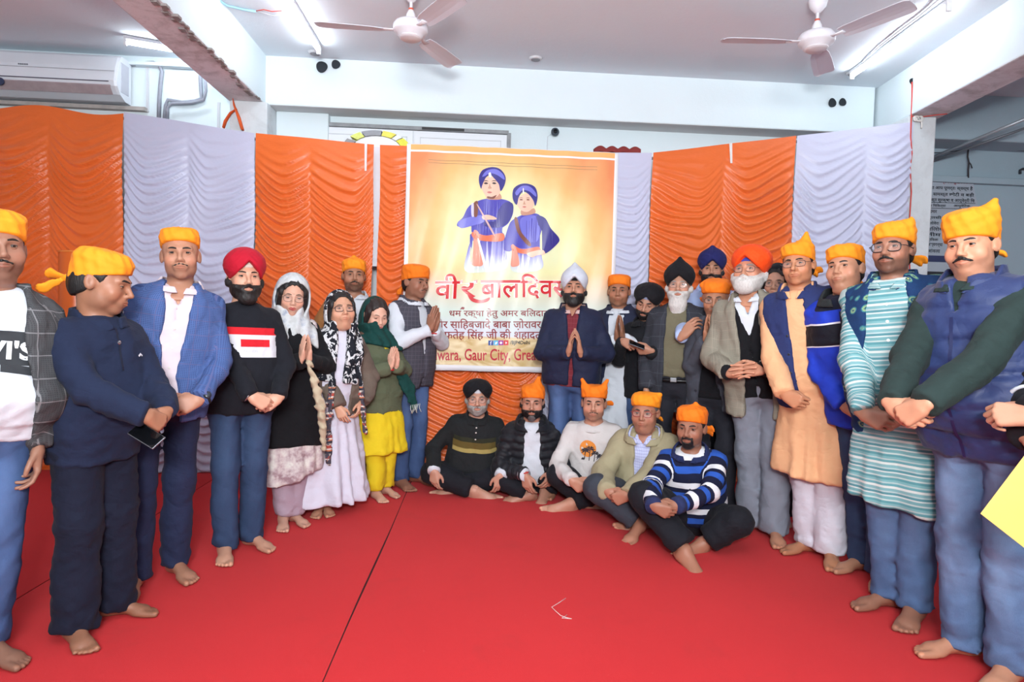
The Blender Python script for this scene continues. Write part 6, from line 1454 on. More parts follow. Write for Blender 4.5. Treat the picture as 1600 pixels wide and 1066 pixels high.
def man_grey_vest():
    p = Person('man in grey checked waistcoat, white shirt and jeans, palms joined by banner', (650, 441), [(632, 764, 30), (660, 756, 48)], yaw=42, hyaw=42, pitch=4, w=1.03, belly=0.03, skin=(156, 108, 86), seed=9, stub=0.1, hp=dict(fat=0.3, nose=1.05), dyh=-0.02)
    p.namaste(678, 497, -0.20, (0.0, -0.25, 0.95)); p.body(lids=(18, 14)); p.trousers(J_blue)
    sh = p.upper('shirt', WHITE, 0.009, hem=p.P0[2]-0.02, sleeve=(0.062, 0.054, 0.045)); p.collar(WHITE, 'shirt', 0.002, sh)
    v = p.upper('waistcoat', plaid('charcoal_check', (74, 72, 82), (50, 50, 60), (104, 100, 110), 0.028, 0.007, 0.09), 0.024, hem=p.P0[2]-0.14, sleeve=None, op=V_OP(0.02, 0.004, 0.004, 0.012, 0.04, 0.055)); p.collar(plaid('charcoal_check', (74, 72, 82), (50, 50, 60), (104, 100, 110)), 'stand', 0.010, v, open_=0.03)
    p.kerchief(M_ker2, (), 0.135, 0.038, 0.22, wide=1.05); p.hair(M_hair); p.moustache(M_hair, 0.7); p.wristband('L', red_thread, 0.033, 0.01, 0.02); p.wristband('R', red_thread, 0.033, 0.012, 0.02); return p
def man_white_turban():
    p = Person('bearded man in white turban and navy zip jacket, fingertips joined at chest', (897, 452), base=(896, 4.72), yaw=-2, hyaw=-2, pitch=-8, w=1.06, belly=0.06, skin=(184, 132, 107), seed=10, hp=dict(fat=0.2))
    p.namaste(898, 532, -0.25, (0, -0.25, 0.95), open_=0.03, kind='splay'); p.body(); p.trousers(J_blue)
    sh = p.upper('shirt', plaid('maroon_check', (120, 44, 52), (84, 30, 42), (150, 90, 96), 0.03, 0.01), 0.010, sleeve=None, vneck=([0.86, 1.0], [0.0, 0.035])); p.collar(cloth('pale_pink_shirt', (206, 170, 166)), 'shirt', 0.002, sh)
    nv = cloth('navy_nylon', (30, 36, 62), 0.7, 300, 0.3, 0.45); j = p.upper('jacket', nv, 0.030, hem=p.P0[2]-0.05, sleeve=(0.072, 0.062, 0.05), op=V_OP(0.01, 0.012, 0.012, 0.02, 0.032, 0.05)); p.collar(nv, 'stand', 0.016, j, open_=0.05)
    p.turban(cloth('white_turban', (206, 210, 222), 0.8, var=0.04), (0.94, 0.98, 1.02), 0.022, 0.076, 1.0, under=BLACK, fold=0.019); p.beard(M_hair, 0.010, [((0, -0.07, -0.112), (0.04, 0.03, 0.028))], 1.4); return p
def man_white_kurta():
    p = Person('man in navy waistcoat over long white kurta, palms joined', (967, 455), base=(971, 4.96), yaw=-12, hyaw=-4, w=1.0, skin=(164, 112, 86), seed=11, hp=dict(fat=0.3), stub=0.1)
    p.namaste(968, 512, -0.27); p.body(hand_dark=0.75); p.trousers(WHITE)
    k = p.upper('kurta', WHITE, 0.014, hem=0.42, sleeve=(0.062, 0.056, 0.048), flare=0.1, skirtfold=0.012); p.collar(WHITE, 'shirt', 0.004, k)
    nv = cloth('navy_wool', (40, 44, 66), 0.9); v = p.upper('waistcoat', nv, 0.028, hem=p.P0[2]-0.1, sleeve=None, op=V_OP(0.13, 0.09, 0.07, 0.055, 0.055, 0.055)); p.collar(nv, 'stand', 0.012, v, open_=0.04)
    p.kerchief(M_ker2, (), 0.118, 0.052, 0.3); p.hair(M_hair); return p
def man_black_turban_phone():
    p = Person('man in black turban and black coat looking down at a phone', (1012, 472), base=(1014, 4.80), yaw=-20, hyaw=-14, pitch=20, tilt=12, w=0.98, skin=(179, 130, 107), seed=12, dyh=-0.08)
    K = p.px(993, 540, -0.34)
    p.set_arm('R', K+p.tv(-0.11, 0.04, 0.02), p.tv(0.85, -0.35, -0.2), p.tv(-0.2, -0.8, 0.6), 'grip', (-0.35, 0.25, -0.9)); p.set_arm('L', K+p.tv(0.09, 0.06, -0.04), p.tv(-0.8, -0.4, 0.1), p.tv(0.2, -0.7, -0.4), 'grip', (0.15, 0.5, -0.9))
    p.body(lids=(6, 12), look=(0, 14)); p.trousers(J_blue); bl = cloth('black_coat', (24, 25, 30), 0.85)
    o = p.upper('coat', bl, 0.024, hem=p.P0[2]-0.12, sleeve=(0.058, 0.05, 0.044)); p.collar(bl, 'flap', 0.014, o)
    p.turban(cloth('black_turban', (22, 21, 26), 0.85), (1.06, 1.02, 0.84), 0.0, 0.078, 1.0, under=cloth('blue_under', (150, 164, 196)), fold=0.014, zc=0.06); p.beard(M_hair, 0.007, None, 1.2); return p
def man_long_white_beard():
    p = Person('old man in tall black turban with long white beard and dark checked coat', (1061, 446), base=(1062, 4.52), yaw=-8, hyaw=-4, w=1.0, belly=0.04, skin=(192, 143, 120), seed=13)
    p.set_arm('R', p.P0+p.tv(-0.20, -0.10, -0.08), p.tv(0.1, -0.2, -1), p.tv(-1, 0, 0)); p.body(browcol=(150, 146, 142)); p.trousers(cloth('charcoal_wool', (38, 38, 46)))
    sw = cloth('khaki_knit', (110, 104, 84), 0.92); p.upper('pullover', sw, 0.012, hem=p.P0[2]+0.02, sleeve=None)
    MB().tube([p.P0+p.hx*(0.195*math.sin(a))-p.hy*(0.15*math.cos(a))+A3(0, 0, 0.0) for a in np.linspace(-1.4, 1.4, 15)], 0.016, 6).build('belt', plain('belt_black', (20, 18, 20), 0.4), p.root, True)
    b = p.front([0.0], [0.0], lambda P: p.torso(P, 0.03))[0]; MB().box(b, (0.045, 0.012, 0.032), rot_z(p.yaw), 0.004).build('belt_buckle', metal, p.root)
    p.upper('coat', plaid('dark_windowpane', (56, 58, 66), (44, 46, 54), (92, 96, 104), 0.075, 0.008, 0.03), 0.028, hem=p.P0[2]-0.24, op=V_OP(0.1, 0.08, 0.07, 0.07, 0.07, 0.07), sleeve=(0.068, 0.062, 0.056), flare=0.05)
    p.turban(cloth('black_turban', (22, 21, 26), 0.85), (1.03, 1.0, 1.0), 0.030, 0.066, 0.85, fold=0.018)
    p.beard(M_white, 0.012, [((0, -0.06, -0.13), (0.062, 0.042, 0.06)), ((0.005, -0.045, -0.22), (0.055, 0.036, 0.09)), ((0.012, -0.05, -0.31), (0.042, 0.03, 0.10))], 1.3); p.glasses(G_thin, 0.0255, 0.019, 0.0013, 2.4); return p
def man_navy_turban():
    p = Person('man in navy turban and light blue shirt standing behind grey-suited elder', (1112, 421), base=(1112, 4.86), yaw=2, hyaw=0, w=1.05, skin=(181, 130, 105), seed=14)
    K = p.px(1073, 510, -0.60); p.set_arm('R', K+p.tv(-0.03, 0.0, -0.07), p.tv(0.55, -0.1, 0.75), p.tv(-0.5, -0.75, 0.3), 'relax', (-0.25, -0.1, -1.0)); p.body(); p.trousers(BLACKT)
    lb = cloth('light_blue_shirt', (168, 186, 224), 0.85, var=0.06); o = p.upper('shirt', lb, 0.012, hem=p.P0[2]-0.03, sleeve=(0.062, 0.056, 0.048)); p.collar(lb, 'shirt', 0.003, o)
    p.turban(cloth('navy_turban', (34, 36, 92), 0.85), (1.02, 1.0, 0.98), 0.008, 0.064, 0.95, fold=0.018); p.beard(M_hair, 0.009, None, 1.4); return p
def man_grey_suit():
    p = Person('elderly man in grey suit and orange kerchief with palms raised before his chin', (1118, 466), base=(1124, 4.34), yaw=-16, hyaw=-6, pitch=12, w=1.0, belly=0.03, skin=(173, 121, 94), seed=15, hp=dict(fat=0.5), dyh=-0.06)
    p.namaste(1108, 512, -0.25, (0.0, -0.2, 0.97), pole=(0.45, 0.3, -0.9)); p.body(browcol=(60, 54, 50)); p.trousers(cloth('charcoal_wool', (38, 38, 46)))
    p.upper('dark_vest', BLACK, 0.012, sleeve=None); gs = cloth('grey_suiting', (72, 74, 84), 0.9); b = p.upper('suit_jacket', gs, 0.028, hem=p.P0[2]-0.14, sleeve=(0.072, 0.062, 0.052), op=V_OP(0.12, 0.075, 0.05, 0.035, 0.05, 0.06), lapel=LAPEL); f = p.last
    p.buttons([-0.09], [p.L*0.02], btn_dark, f, b, 0.01)
    p.kerchief(M_ker2, ((-0.085, -0.02, 0.09, 0.035), (0.09, -0.01, 0.085, 0.035)), 0.118, 0.050, 0.25, wide=1.05, tails=((0.11, 0.10, -0.03), (-0.1, 0.1, -0.03))); p.glasses(G_thin, 0.025, 0.017, 0.0014, 2.6); p.moustache(M_greyhair, 0.6); return p
def man_orange_turban():
    p = Person('white-bearded man in bright orange turban, beige blazer and grey trousers', (1170, 424), [(1168, 832, -22), (1212, 848, 6)], yaw=-10, hyaw=-16, pitch=-6, tilt=-2, w=1.08, belly=0.05, skin=(197, 139, 111), seed=16, hs=1.06, hp=dict(fat=0.3))
    K = p.px(1163, 578, -0.24)
    for side, sg in (('R', -1), ('L', 1)): p.set_arm(side, K+p.tv(sg*0.10, 0.03, -0.01), p.tv(-sg*0.78, -0.45, 0.12), p.tv(sg*0.62, -0.55, 0.45), 'splay')
    p.body(browcol=(120, 116, 112)); p.trousers(cloth('mid_grey_trousers', (128, 132, 144), 0.85), (0.10, 0.082, 0.088), 0.04)
    sh = p.upper('shirt', WHITE, 0.008, sleeve=None, vneck=([0.84, 1.0], [0.0, 0.04])); p.collar(WHITE, 'shirt', 0.004, sh, open_=0.03)
    v = p.upper('knit_vest', cloth('black_vest', (20, 20, 24), 0.92), 0.021, hem=p.P0[2]-0.08, sleeve=None, vneck=([0.52, 0.95], [0.0, 0.075])); fv = p.last; p.buttons([0.0, 0.0, 0.0], [p.L*0.50, p.L*0.36, p.L*0.2], metal, fv, v, 0.006)
    b = p.upper('blazer', plaid('beige_tweed', (142, 136, 122), (122, 116, 104), (158, 150, 134), 0.05, 0.006, 0.05), 0.030, hem=p.P0[2]-0.20, sleeve=(0.072, 0.062, 0.054), op=V_OP(0.10, 0.075, 0.065, 0.065, 0.07, 0.07), lapel=dict(s=[0.3, 0.6, 0.9, 1.0], w=[0.0, 0.05, 0.06, 0.03]), flare=0.04)
    p.cuffs(BLACK, 0.047); p.turban(cloth('orange_turban', (246, 78, 20), 0.75), (1.10, 1.04, 1.02), 0.0, 0.074, 0.95, skew=0.012, fold=0.018, under=cloth('blue_under_turban', (58, 70, 160)))
    p.beard(M_white, 0.020, [((0, -0.075, -0.10), (0.06, 0.04, 0.045))], 1.8, top=-0.02); p.glasses(G_thin, 0.0255, 0.018, 0.0015, 2.6); return p
def woman_dark_scarf():
    p = Person('woman in dark headscarf and spectacles mostly hidden behind peach kurta', (1213, 444), base=(1212, 4.22), yaw=-6, hyaw=-10, fem=1, w=0.95, skin=(201, 152, 128), seed=17, hp=dict(fem=1), hs=0.98)
    p.body(brow=(0, 0.005)); p.hair(M_hair, 'long', 0.074); dk = cloth('dark_scarf', (26, 26, 32), 0.85); p.trousers(BLACKT); p.upper('tunic', cloth('brown_tunic', (96, 84, 78)), 0.02, hem=0.45, flare=0.1); p.hood(dk); p.glasses(G_thin, 0.025, 0.02, 0.0014, 2.4); return p
def man_peach_kurta():
    p = Person('smiling man in peach kurta, navy waistcoat and white pyjama trousers', (1247, 414), [(1252, 864, -52), (1298, 882, 2)], yaw=-14, hyaw=-14, tilt=-6, w=1.06, belly=0.05, skin=(192, 132, 98), seed=18, hp=dict(fat=0.35, nose=1.08), hs=1.0, dyh=-0.03)
    p.set_arm('R', p.px(1226, 616, -0.20), p.tv(0.8, -0.35, -0.42), p.tv(-0.25, -0.9, 0.35), 'grip'); K = p.px(1300, 640, -0.1); p.set_arm('L', K, p.tv(-0.3, -0.2, -0.9), p.tv(0.8, -0.5, 0), 'relax')
    p.body(mouth=1.2, lids=(16, 12)); p.trousers(cloth('white_pyjama', (206, 204, 214), 0.85, var=0.05), (0.105, 0.088, 0.092), 0.05, bunch=0.008)
    pm = cloth('peach_cotton', (228, 174, 130), 0.85, 400, 0.3, 0.5, 0.06); k = p.upper('kurta', pm, 0.016, hem=0.47, sleeve=(0.066, 0.058, 0.054), flare=0.12, skirtfold=0.016, hemtilt=-0.06); p.collar(pm, 'stand', 0.0, k, open_=0.02)
    nv = cloth('navy_khadi', (42, 52, 98), 0.88); v = p.upper('waistcoat', nv, 0.030, hem=p.P0[2]-0.10, sleeve=None, op=dict(s=[-1, 0.0, 0.25, 0.5, 0.75, 1.0], w=[0.12, 0.10, 0.09, 0.065, 0.05, 0.045], x0=[0.05, 0.045, 0.04, 0.02, 0.0, 0.0])); f = p.last; p.collar(nv, 'stand', 0.014, v, open_=0.04)
    p.buttons([-0.072, -0.068, -0.064, -0.058], [p.L*q for q in (0.1, 0.28, 0.45, 0.62)], btn_dark, f, v, 0.007)
    p.kerchief(M_ker, ((0.06, -0.02, 0.165, 0.045),), 0.115, 0.050, 0.28, side=-0.1, tails=((0.09, 0.12, -0.03), (0.06, 0.13, -0.05))); p.hair(M_hair); p.glasses(G_dark, 0.026, 0.0165, 0.0014, 2.8); return p
def man_blue_tracktop():
    p = Person('man in royal blue and black track jacket behind the teal kurta', (1320, 420), [(1332, 893, -48), (1372, 916, -4)], yaw=-16, hyaw=-22, pitch=-4, tilt=-6, w=1.02, belly=0.03, skin=(190, 137, 109), seed=19, hp=dict(fat=0.6), hs=1.0, dyh=-0.03, stub=0.15)
    p.clasp(1345, 640, -0.16); p.body(); p.trousers(J_dark)
    def tm():
        q = N('track_blocks'); o = q.obj(); u, v, w = pc_uv(q); t = q.math('DIVIDE', v, p.L)
        c = q.ramp(t, [(0.0, s2l((34, 62, 186))), (0.60, s2l((228, 228, 232))), (0.613, s2l((22, 24, 34))), (0.80, s2l((228, 228, 232))), (0.813, s2l((34, 62, 186))), (0.92, s2l((26, 30, 48)))], 'CONSTANT'); q.set(Base_Color=c); return finish(q, o, 0.6)
    j = p.upper('track_jacket', tm(), 0.026, hem=p.P0[2]-0.14, sleeve=(0.068, 0.06, 0.05)); f = p.last; p.collar(cloth('dark_collar', (40, 44, 46)), 'flap', 0.01, j, open_=0.03); p.decal_rect('zip', -0.005, 0.005, -p.L*0.2, p.L*0.9, plain('zip_dark', (18, 22, 40)), f, j, 0.003, 2, 14)
    p.kerchief(M_ker, (), 0.122, 0.050, 0.26); p.hair(M_hair); return p
def man_teal_kurta():
    p = Person('man in striped teal kurta and flower-printed blue waistcoat wearing black spectacles', (1395, 390), [(1372, 950, -48), (1422, 975, -14)], yaw=-14, hyaw=-18, pitch=-3, tilt=-2, w=1.10, belly=0.06, skin=(162, 112, 90), seed=20, hp=dict(fat=0.2), hs=0.98, stub=0.55)
    p.clasp(1380, 655, -0.20, 'clasp', 'R', -0.35, 0.075); p.body(); p.trousers(J_dark if False else denim('denim_mid', (52, 78, 118), (112, 136, 170), 0.5), (0.094, 0.076, 0.076), 0.05, bunch=0.008)
    km = stripes('teal_stripes', [(0, (88, 144, 150)), (0.10, (176, 192, 190)), (0.17, (110, 158, 162)), (0.30, (190, 200, 198)), (0.36, (84, 136, 144)), (0.46, (168, 186, 186)), (0.52, (120, 164, 168)), (0.64, (200, 206, 202)), (0.74, (96, 150, 156)), (0.84, (164, 184, 184)), (0.91, (116, 164, 168))], 0.105, fold=0.35)
    k = p.upper('kurta', km, 0.014, hem=0.52, sleeve=(0.068, 0.06, 0.055), flare=0.10, skirtfold=0.014, hemtilt=-0.10); f = p.last; p.collar(km, 'shirt', 0.004, k, open_=0.03); p.buttons([0, 0, 0], [p.L*0.56, p.L*0.70, p.L*0.83], plain('button_white', (232, 232, 228)), f, k, 0.007)
    def fm():
        q = N('flower_print'); o = q.obj(); u, v, w = pc_uv(q); cb = q.n('ShaderNodeCombineXYZ'); q.l(u, cb.inputs[0]); q.l(v, cb.inputs[1])
        vo_ = q.n('ShaderNodeTexVoronoi'); vo_.inputs['Scale'].default_value = 19; vo_.inputs['Randomness'].default_value = 0.55; q.l(cb.outputs[0], vo_.inputs['Vector'])
        d = vo_.outputs['Distance']; c = q.ramp(d, [(0.0, s2l((206, 200, 110))), (0.09, s2l((206, 200, 110))), (0.13, s2l((36, 84, 100))), (0.20, s2l((36, 84, 100))), (0.24, s2l((150, 176, 120))), (0.33, s2l((60, 124, 130))), (0.39, s2l((26, 52, 92)))]); c2 = q.mix(q.ramp(q.noise(o, 120, 2), [(0.5, (0, 0, 0)), (0.66, (0.55, 0.55, 0.55))]), c, s2l((28, 60, 100))); q.set(Base_Color=c2); return finish(q, o)
    fmm = fm(); v = p.upper('waistcoat', fmm, 0.028, hem=p.P0[2]-0.12, sleeve=None, op=V_OP(0.17, 0.13, 0.115, 0.10, 0.085, 0.075)); p.collar(fmm, 'stand', 0.016, v, open_=0.07)
    p.kerchief(M_ker, ((0.075, -0.01, 0.130, 0.05),), 0.125, 0.046, 0.24, tails=((0.10, 0.12, -0.04), (0.07, 0.14, -0.05))); p.hair(M_hair); p.moustache(M_hair, 1.2); p.glasses(G_dark, 0.0275, 0.0205, 0.0022, 3.0); return p
def man_puffer_vest():
    p = Person('big man in navy quilted vest over dark green shirt and faded jeans', (1517, 384), [(1480, 1024, -50), (1566, 1070, -20)], yaw=-28, hyaw=-20, pitch=5, tilt=-5, w=1.13, belly=0.08, skin=(205, 145, 115), seed=21, hp=dict(fat=0.75), hs=0.97, stub=0.22)
    p.clasp(1417, 643, -0.20, 'clasp', 'L', -0.45, 0.07); p.body(lids=(20, 13)); p.trousers(J_pale, (0.100, 0.080, 0.080), 0.04, bunch=0.009)
    dg = cloth('dark_green_cotton', (38, 52, 50), 0.85, 400, 0.3, 0.5); sh = p.upper('shirt', dg, 0.014, hem=p.P0[2]-0.05, sleeve=(0.070, 0.062, 0.054)); p.collar(dg, 'shirt', 0.006, sh, open_=0.03)
    nv = cloth('navy_quilt', (36, 50, 94), 0.55, 300, 0.2, 0.4, 0.1, 0.1, 0.4); v = p.upper('quilted_vest', nv, 0.034, hem=p.P0[2]-0.10, sleeve=None, quilt=(0.125, 0.014), op=dict(s=[-1, 0.0, 0.78, 0.88, 1.0], w=[-0.02, -0.02, -0.005, 0.006, 0.030])); f = p.last; p.collar(nv, 'high', 0.018, v, open_=0.05)
    p.decal_rect('zip', -0.006, 0.006, -p.L*0.12, p.L*0.80, plain('zip_navy', (28, 34, 74), 0.4), f, v, 0.003, 2, 16); p.buttons([0.09], [p.L*0.66], plain('round_badge_pale', (150, 160, 150), 0.4), f, v, 0.012, 0.004)
    p.kerchief(M_ker, ((0.092, 0.0, 0.158, 0.05),), 0.150, 0.036, 0.20, wide=1.06, tails=((0.06, 0.14, -0.04), (0.0, 0.15, -0.06))); p.hair(M_hair); p.moustache(M_hair, 1.3, 0.033, 0.062); return p
def man_right_edge():
    p = Person('man mostly beyond the right frame edge in black jacket with white sleeve stripes', (1735, 372), [(1705, 1092, -30), (1790, 1105, -5)], yaw=-16, hyaw=-16, w=1.05, belly=0.03, skin=(203, 147, 120), seed=22, hs=1.04)
    p.set_arm('R', p.px(1608, 684, -0.16), p.tv(0.8, -0.4, -0.2), p.tv(-0.3, -0.8, 0.4), 'grip', (-0.9, 0.25, -0.3)); p.set_arm('L', p.px(1612, 648, -0.24), p.tv(-0.9, -0.15, 0.05), p.tv(0.1, -0.75, 0.6), 'clasp', (0.8, 0.3, -0.8)); p.body()
    p.trousers(BLACKT); bj = cloth('black_jacket', (26, 26, 32), 0.85); j = p.upper('jacket', bj, 0.026, hem=p.P0[2]-0.1, sleeve=(0.070, 0.064, 0.055)); p.collar(bj, 'stand', 0.01, j)
    A = p.arm[0]; u = nrm(A['W']-A['E']); us = nrm(A['E']-A['S'])
    for t in (0.16, 0.42):
        c = A['E']+(A['W']-A['E'])*t; a_ = nrm(np.cross(u, A3(0, 0, 1))); b_ = np.cross(u, a_); rr = 0.066-0.010*t+0.003
        MB().tube([c+a_*rr*math.cos(x)+b_*rr*math.sin(x) for x in np.linspace(0, 2*math.pi, 25)], 0.007, 6, False, 0.6).build('sleeve_stripe', WHITE, j, True)
    p.wristband('L', plain('watch_strap', (24, 24, 28)), 0.036, 0.014, 0.012, 'watch', plain('watch_face_pale', (170, 180, 186), 0.2)); p.kerchief(M_ker); p.hair(M_hair); return p

# ---- seated on the carpet
def SL(bx, by):
    b = A3(at_y(bx, 500, by)[0], by, 0); return lambda x, y, Y: at_y(x, y, Y)-b
def seat_black_turban():
    q = SL(744, 4.93); s = dict(pelvis=(0, 0, 0.12), knee=[q(676, 742, 4.72), q(796, 742, 4.70)], ankle=[q(742, 762, 4.62), q(716, 762, 4.74)], fdir=[(1, -0.25, -0.10), (-1, -0.35, -0.05)], fup=[(0.1, -0.6, 0.8), (0, -0.5, 0.85)])
    s['ankle'][0][2] = 0.055; s['ankle'][1][2] = 0.05; s['knee'][0][2] = 0.15; s['knee'][1][2] = 0.16
    p = Person('seated elder in black turban and black kurta with olive chest band', (746, 622), base=(744, 4.93), yaw=0, hyaw=0, pitch=2, w=1.05, belly=0.08, skin=(197, 147, 125), seed=31, seated=s, dyh=-0.17, group='people seated on the carpet')
    p.set_arm('R', q(678, 735, 4.62), p.tv(0.15, -0.35, -0.9), p.tv(-0.5, -0.8, 0.2), 'relax', (-0.6, 0.6, -0.4), (0.15, 0.135)); p.set_arm('L', q(783, 742, 4.55), p.tv(-0.15, -0.3, -0.95), p.tv(0.3, -0.9, 0.2), 'relax', (0.6, 0.6, -0.4), (0.15, 0.135)); p.body(browcol=(110, 104, 100), foot_tone=0.95)
    p.trousers(BLACKT, (0.095, 0.082, 0.075)); kb = cloth('black_kurta', (32, 34, 36), 0.88)
    k = p.upper('kurta', kb, 0.018, hem=0.08, sleeve=(0.062, 0.056, 0.05)); f = p.last; p.collar(kb, 'stand', 0.0, k, open_=0.012)
    p.decal_rect('olive_band', -0.165, 0.165, p.L*0.60, p.L*0.70, cloth('olive_stripe', (96, 82, 40)), f, k, 0.004, 24, 6); p.decal_rect('mustard_band', -0.165, 0.165, p.L*0.54, p.L*0.60, cloth('mustard_stripe', (158, 142, 84)), f, k, 0.004, 24, 4); p.decal_rect('green_band', -0.16, 0.16, p.L*0.70, p.L*0.77, cloth('dark_olive', (46, 48, 34)), f, k, 0.004, 24, 4); p.buttons([0, 0, 0], [p.L*0.93, p.L*0.86, p.L*0.76], btn_pale, f, k, 0.006, 0.005)
    p.turban(cloth('black_turban', (22, 21, 26), 0.85), (1.04, 1.02, 0.86), 0, 0.082, 1.05, under=WHITE, fold=0.015, zc=0.06); p.beard(hair_mat('beard_grey', (150, 146, 142)), 0.009, None, 1.1); p.glasses(G_thin, 0.0255, 0.02, 0.0012, 2.4); p.cuffs(WHITE, 0.048); return p
def seat_black_puffer():
    q = SL(838, 4.80); s = dict(pelvis=(0, 0, 0.12), knee=[q(786, 748, 4.62), q(884, 728, 4.58)], ankle=[q(838, 757, 4.55), q(852, 752, 4.62)], fdir=[(-1, -0.3, -0.08), (-0.3, -0.7, -0.1)], fup=[(0.1, -0.5, 0.8), (-0.2, -0.3, 0.9)])
    s['ankle'][0] = q(828, 762, 4.56); s['ankle'][0][2] = 0.055; s['ankle'][1][2] = 0.06
    p = Person('seated bearded man in glossy black padded jacket and white T-shirt', (832, 629), base=(838, 4.80), yaw=2, hyaw=-2, w=1.05, belly=0.05, skin=(184, 133, 111), seed=32, seated=s, dyh=-0.15, group='people seated on the carpet', hp=dict(fat=0.3))
    p.set_arm('R', q(820, 742, 4.45), p.tv(0.25, -0.4, -0.85), p.tv(-0.5, -0.8, 0.2), 'relax'); p.set_arm('L', q(866, 738, 4.52), p.tv(-0.5, -0.4, -0.7), p.tv(0.4, -0.8, 0.2), 'relax'); p.body(foot_tone=0.95); p.trousers(BLACKT, (0.095, 0.08, 0.072))
    t = p.upper('t_shirt', WHITE, 0.010, hem=0.10, sleeve=None); p.collar(WHITE, 'crew', 0, t)
    pj = cloth('black_puffer', (24, 25, 32), 0.6, 300, 0.2, 0.25, 0.1, 0.05, 0.35); j = p.upper('puffer_jacket', pj, 0.026, hem=0.10, sleeve=(0.072, 0.064, 0.054), op=V_OP(0.12, 0.11, 0.09, 0.06, 0.05, 0.055), quilt=(0.055, 0.014), h=0.011); p.collar(pj, 'flap', 0.014, j, open_=0.05); p.cuffs(WHITE, 0.048, (0,))
    p.kerchief(M_ker2, ((0.04, -0.01, 0.18, 0.055),), 0.13, 0.046, 0.26); p.hair(M_hair); p.beard(M_hair, 0.006, None, 1.1); p.hfield('chin_beard', lambda P: smax(head_field(P, p.hp)-0.013, ellip(P, (0, -0.09, -0.105), (0.03, 0.05, 0.028)), 0.006), M_salt, (-0.06, -0.15, -0.15), (0.06, -0.02, -0.06)); p.wristband('R', red_thread, 0.032, 0.008, 0.012); return p
def seat_white_sweatshirt():
    q = SL(938, 4.62); s = dict(pelvis=(0, 0, 0.12), knee=[q(872, 742, 4.40), q(975, 748, 4.36)], ankle=[q(905, 772, 4.30), q(892, 768, 4.34)], fdir=[(0.9, -0.3, -0.05), (-1, -0.22, -0.03)], fup=[(0, -0.5, 0.85), (0.1, -0.5, 0.85)])
    s['ankle'][0] = q(915, 772, 4.42); s['ankle'][0][2] = 0.05; s['ankle'][1][2] = 0.055
    p = Person('seated young man in white sweatshirt with orange sun and palm print', (928, 630), base=(938, 4.62), yaw=-4, hyaw=-2, w=1.05, belly=0.04, skin=(192, 139, 115), seed=33, seated=s, dyh=-0.15, group='people seated on the carpet', hp=dict(fat=0.4), stub=0.25)
    p.clasp(908, 757, -0.42, 'clasp', 'R', -0.6, 0.06); p.body(foot_tone=1.0); p.trousers(BLACKT, (0.095, 0.08, 0.072)); sw = cloth('off_white_fleece', (206, 200, 198), 0.92, 260, 0.5, 0.4, 0.05)
    k = p.upper('sweatshirt', sw, 0.016, hem=0.10, sleeve=(0.064, 0.056, 0.048)); f = p.last; p.collar(sw, 'crew', 0.002, k); L = p.L; cx, cz = -0.01, L*0.66
    th = np.linspace(0, 2*math.pi, 20, endpoint=False); p.decal('sun_print', np.r_[cx-0.02, cx-0.02+0.058*np.cos(th)], np.r_[cz+0.03, cz+0.03+0.058*np.sin(th)], [(0, 1+i, 1+(i+1) % 20) for i in range(20)], cloth('print_sun_orange', (226, 140, 62)), f, k, 0.004)
    rg = random.Random(5); X = []; Z_ = []; F = []
    for bx_, hz_, r_ in ((-0.045, 0.035, 0.036), (-0.012, 0.052, 0.042), (0.022, 0.028, 0.036), (0.055, 0.012, 0.032), (0.088, 0.0, 0.028)):
        x0_, z0_ = cx+bx_, cz-0.045-0.18*(bx_+0.05); x1_, z1_ = x0_+0.008, cz-0.02+hz_-0.18*(bx_+0.05); n = len(X)
        X += [x0_-0.003, x0_+0.003, x1_+0.003, x1_-0.003]; Z_ += [z0_, z0_, z1_, z1_]; F.append((n, n+1, n+2, n+3))
        for k_ in range(8):
            a = -0.5+k_*0.6+rg.uniform(-0.1, 0.1); n = len(X); tx_, tz_ = x1_+r_*math.cos(a), z1_+r_*math.sin(a)*0.85-0.006; mx_, mz_ = x1_+r_*0.5*math.cos(a), z1_+r_*0.5*math.sin(a)*0.85+0.004
            X += [x1_, mx_-0.005*math.sin(a), tx_, mx_+0.005*math.sin(a)]; Z_ += [z1_, mz_+0.005*math.cos(a), tz_, mz_-0.005*math.cos(a)]; F.append((n, n+1, n+2, n+3))
    n = len(X); X += [cx-0.07, cx+0.11, cx+0.11, cx-0.06]; Z_ += [cz-0.05, cz-0.085, cz-0.068, cz-0.036]; F.append((n, n+1, n+2, n+3))
    p.decal('palm_print', X, Z_, F, cloth('print_palm_dark', (58, 56, 62)), f, k, 0.006); p.decal_rect('orange_block', cx+0.05, cx+0.095, cz-0.105, cz-0.06, cloth('print_block_orange', (206, 110, 50)), f, k, 0.006, 6, 6)
    p.kerchief(M_ker2, ((-0.085, -0.03, 0.165, 0.03), (0.085, -0.03, 0.165, 0.03)), 0.125, 0.05, 0.2, wide=1.02, tails=((0.12, 0.08, -0.005), (0.06, 0.14, -0.04))); p.hair(M_hair); p.moustache(M_hair, 0.7); return p
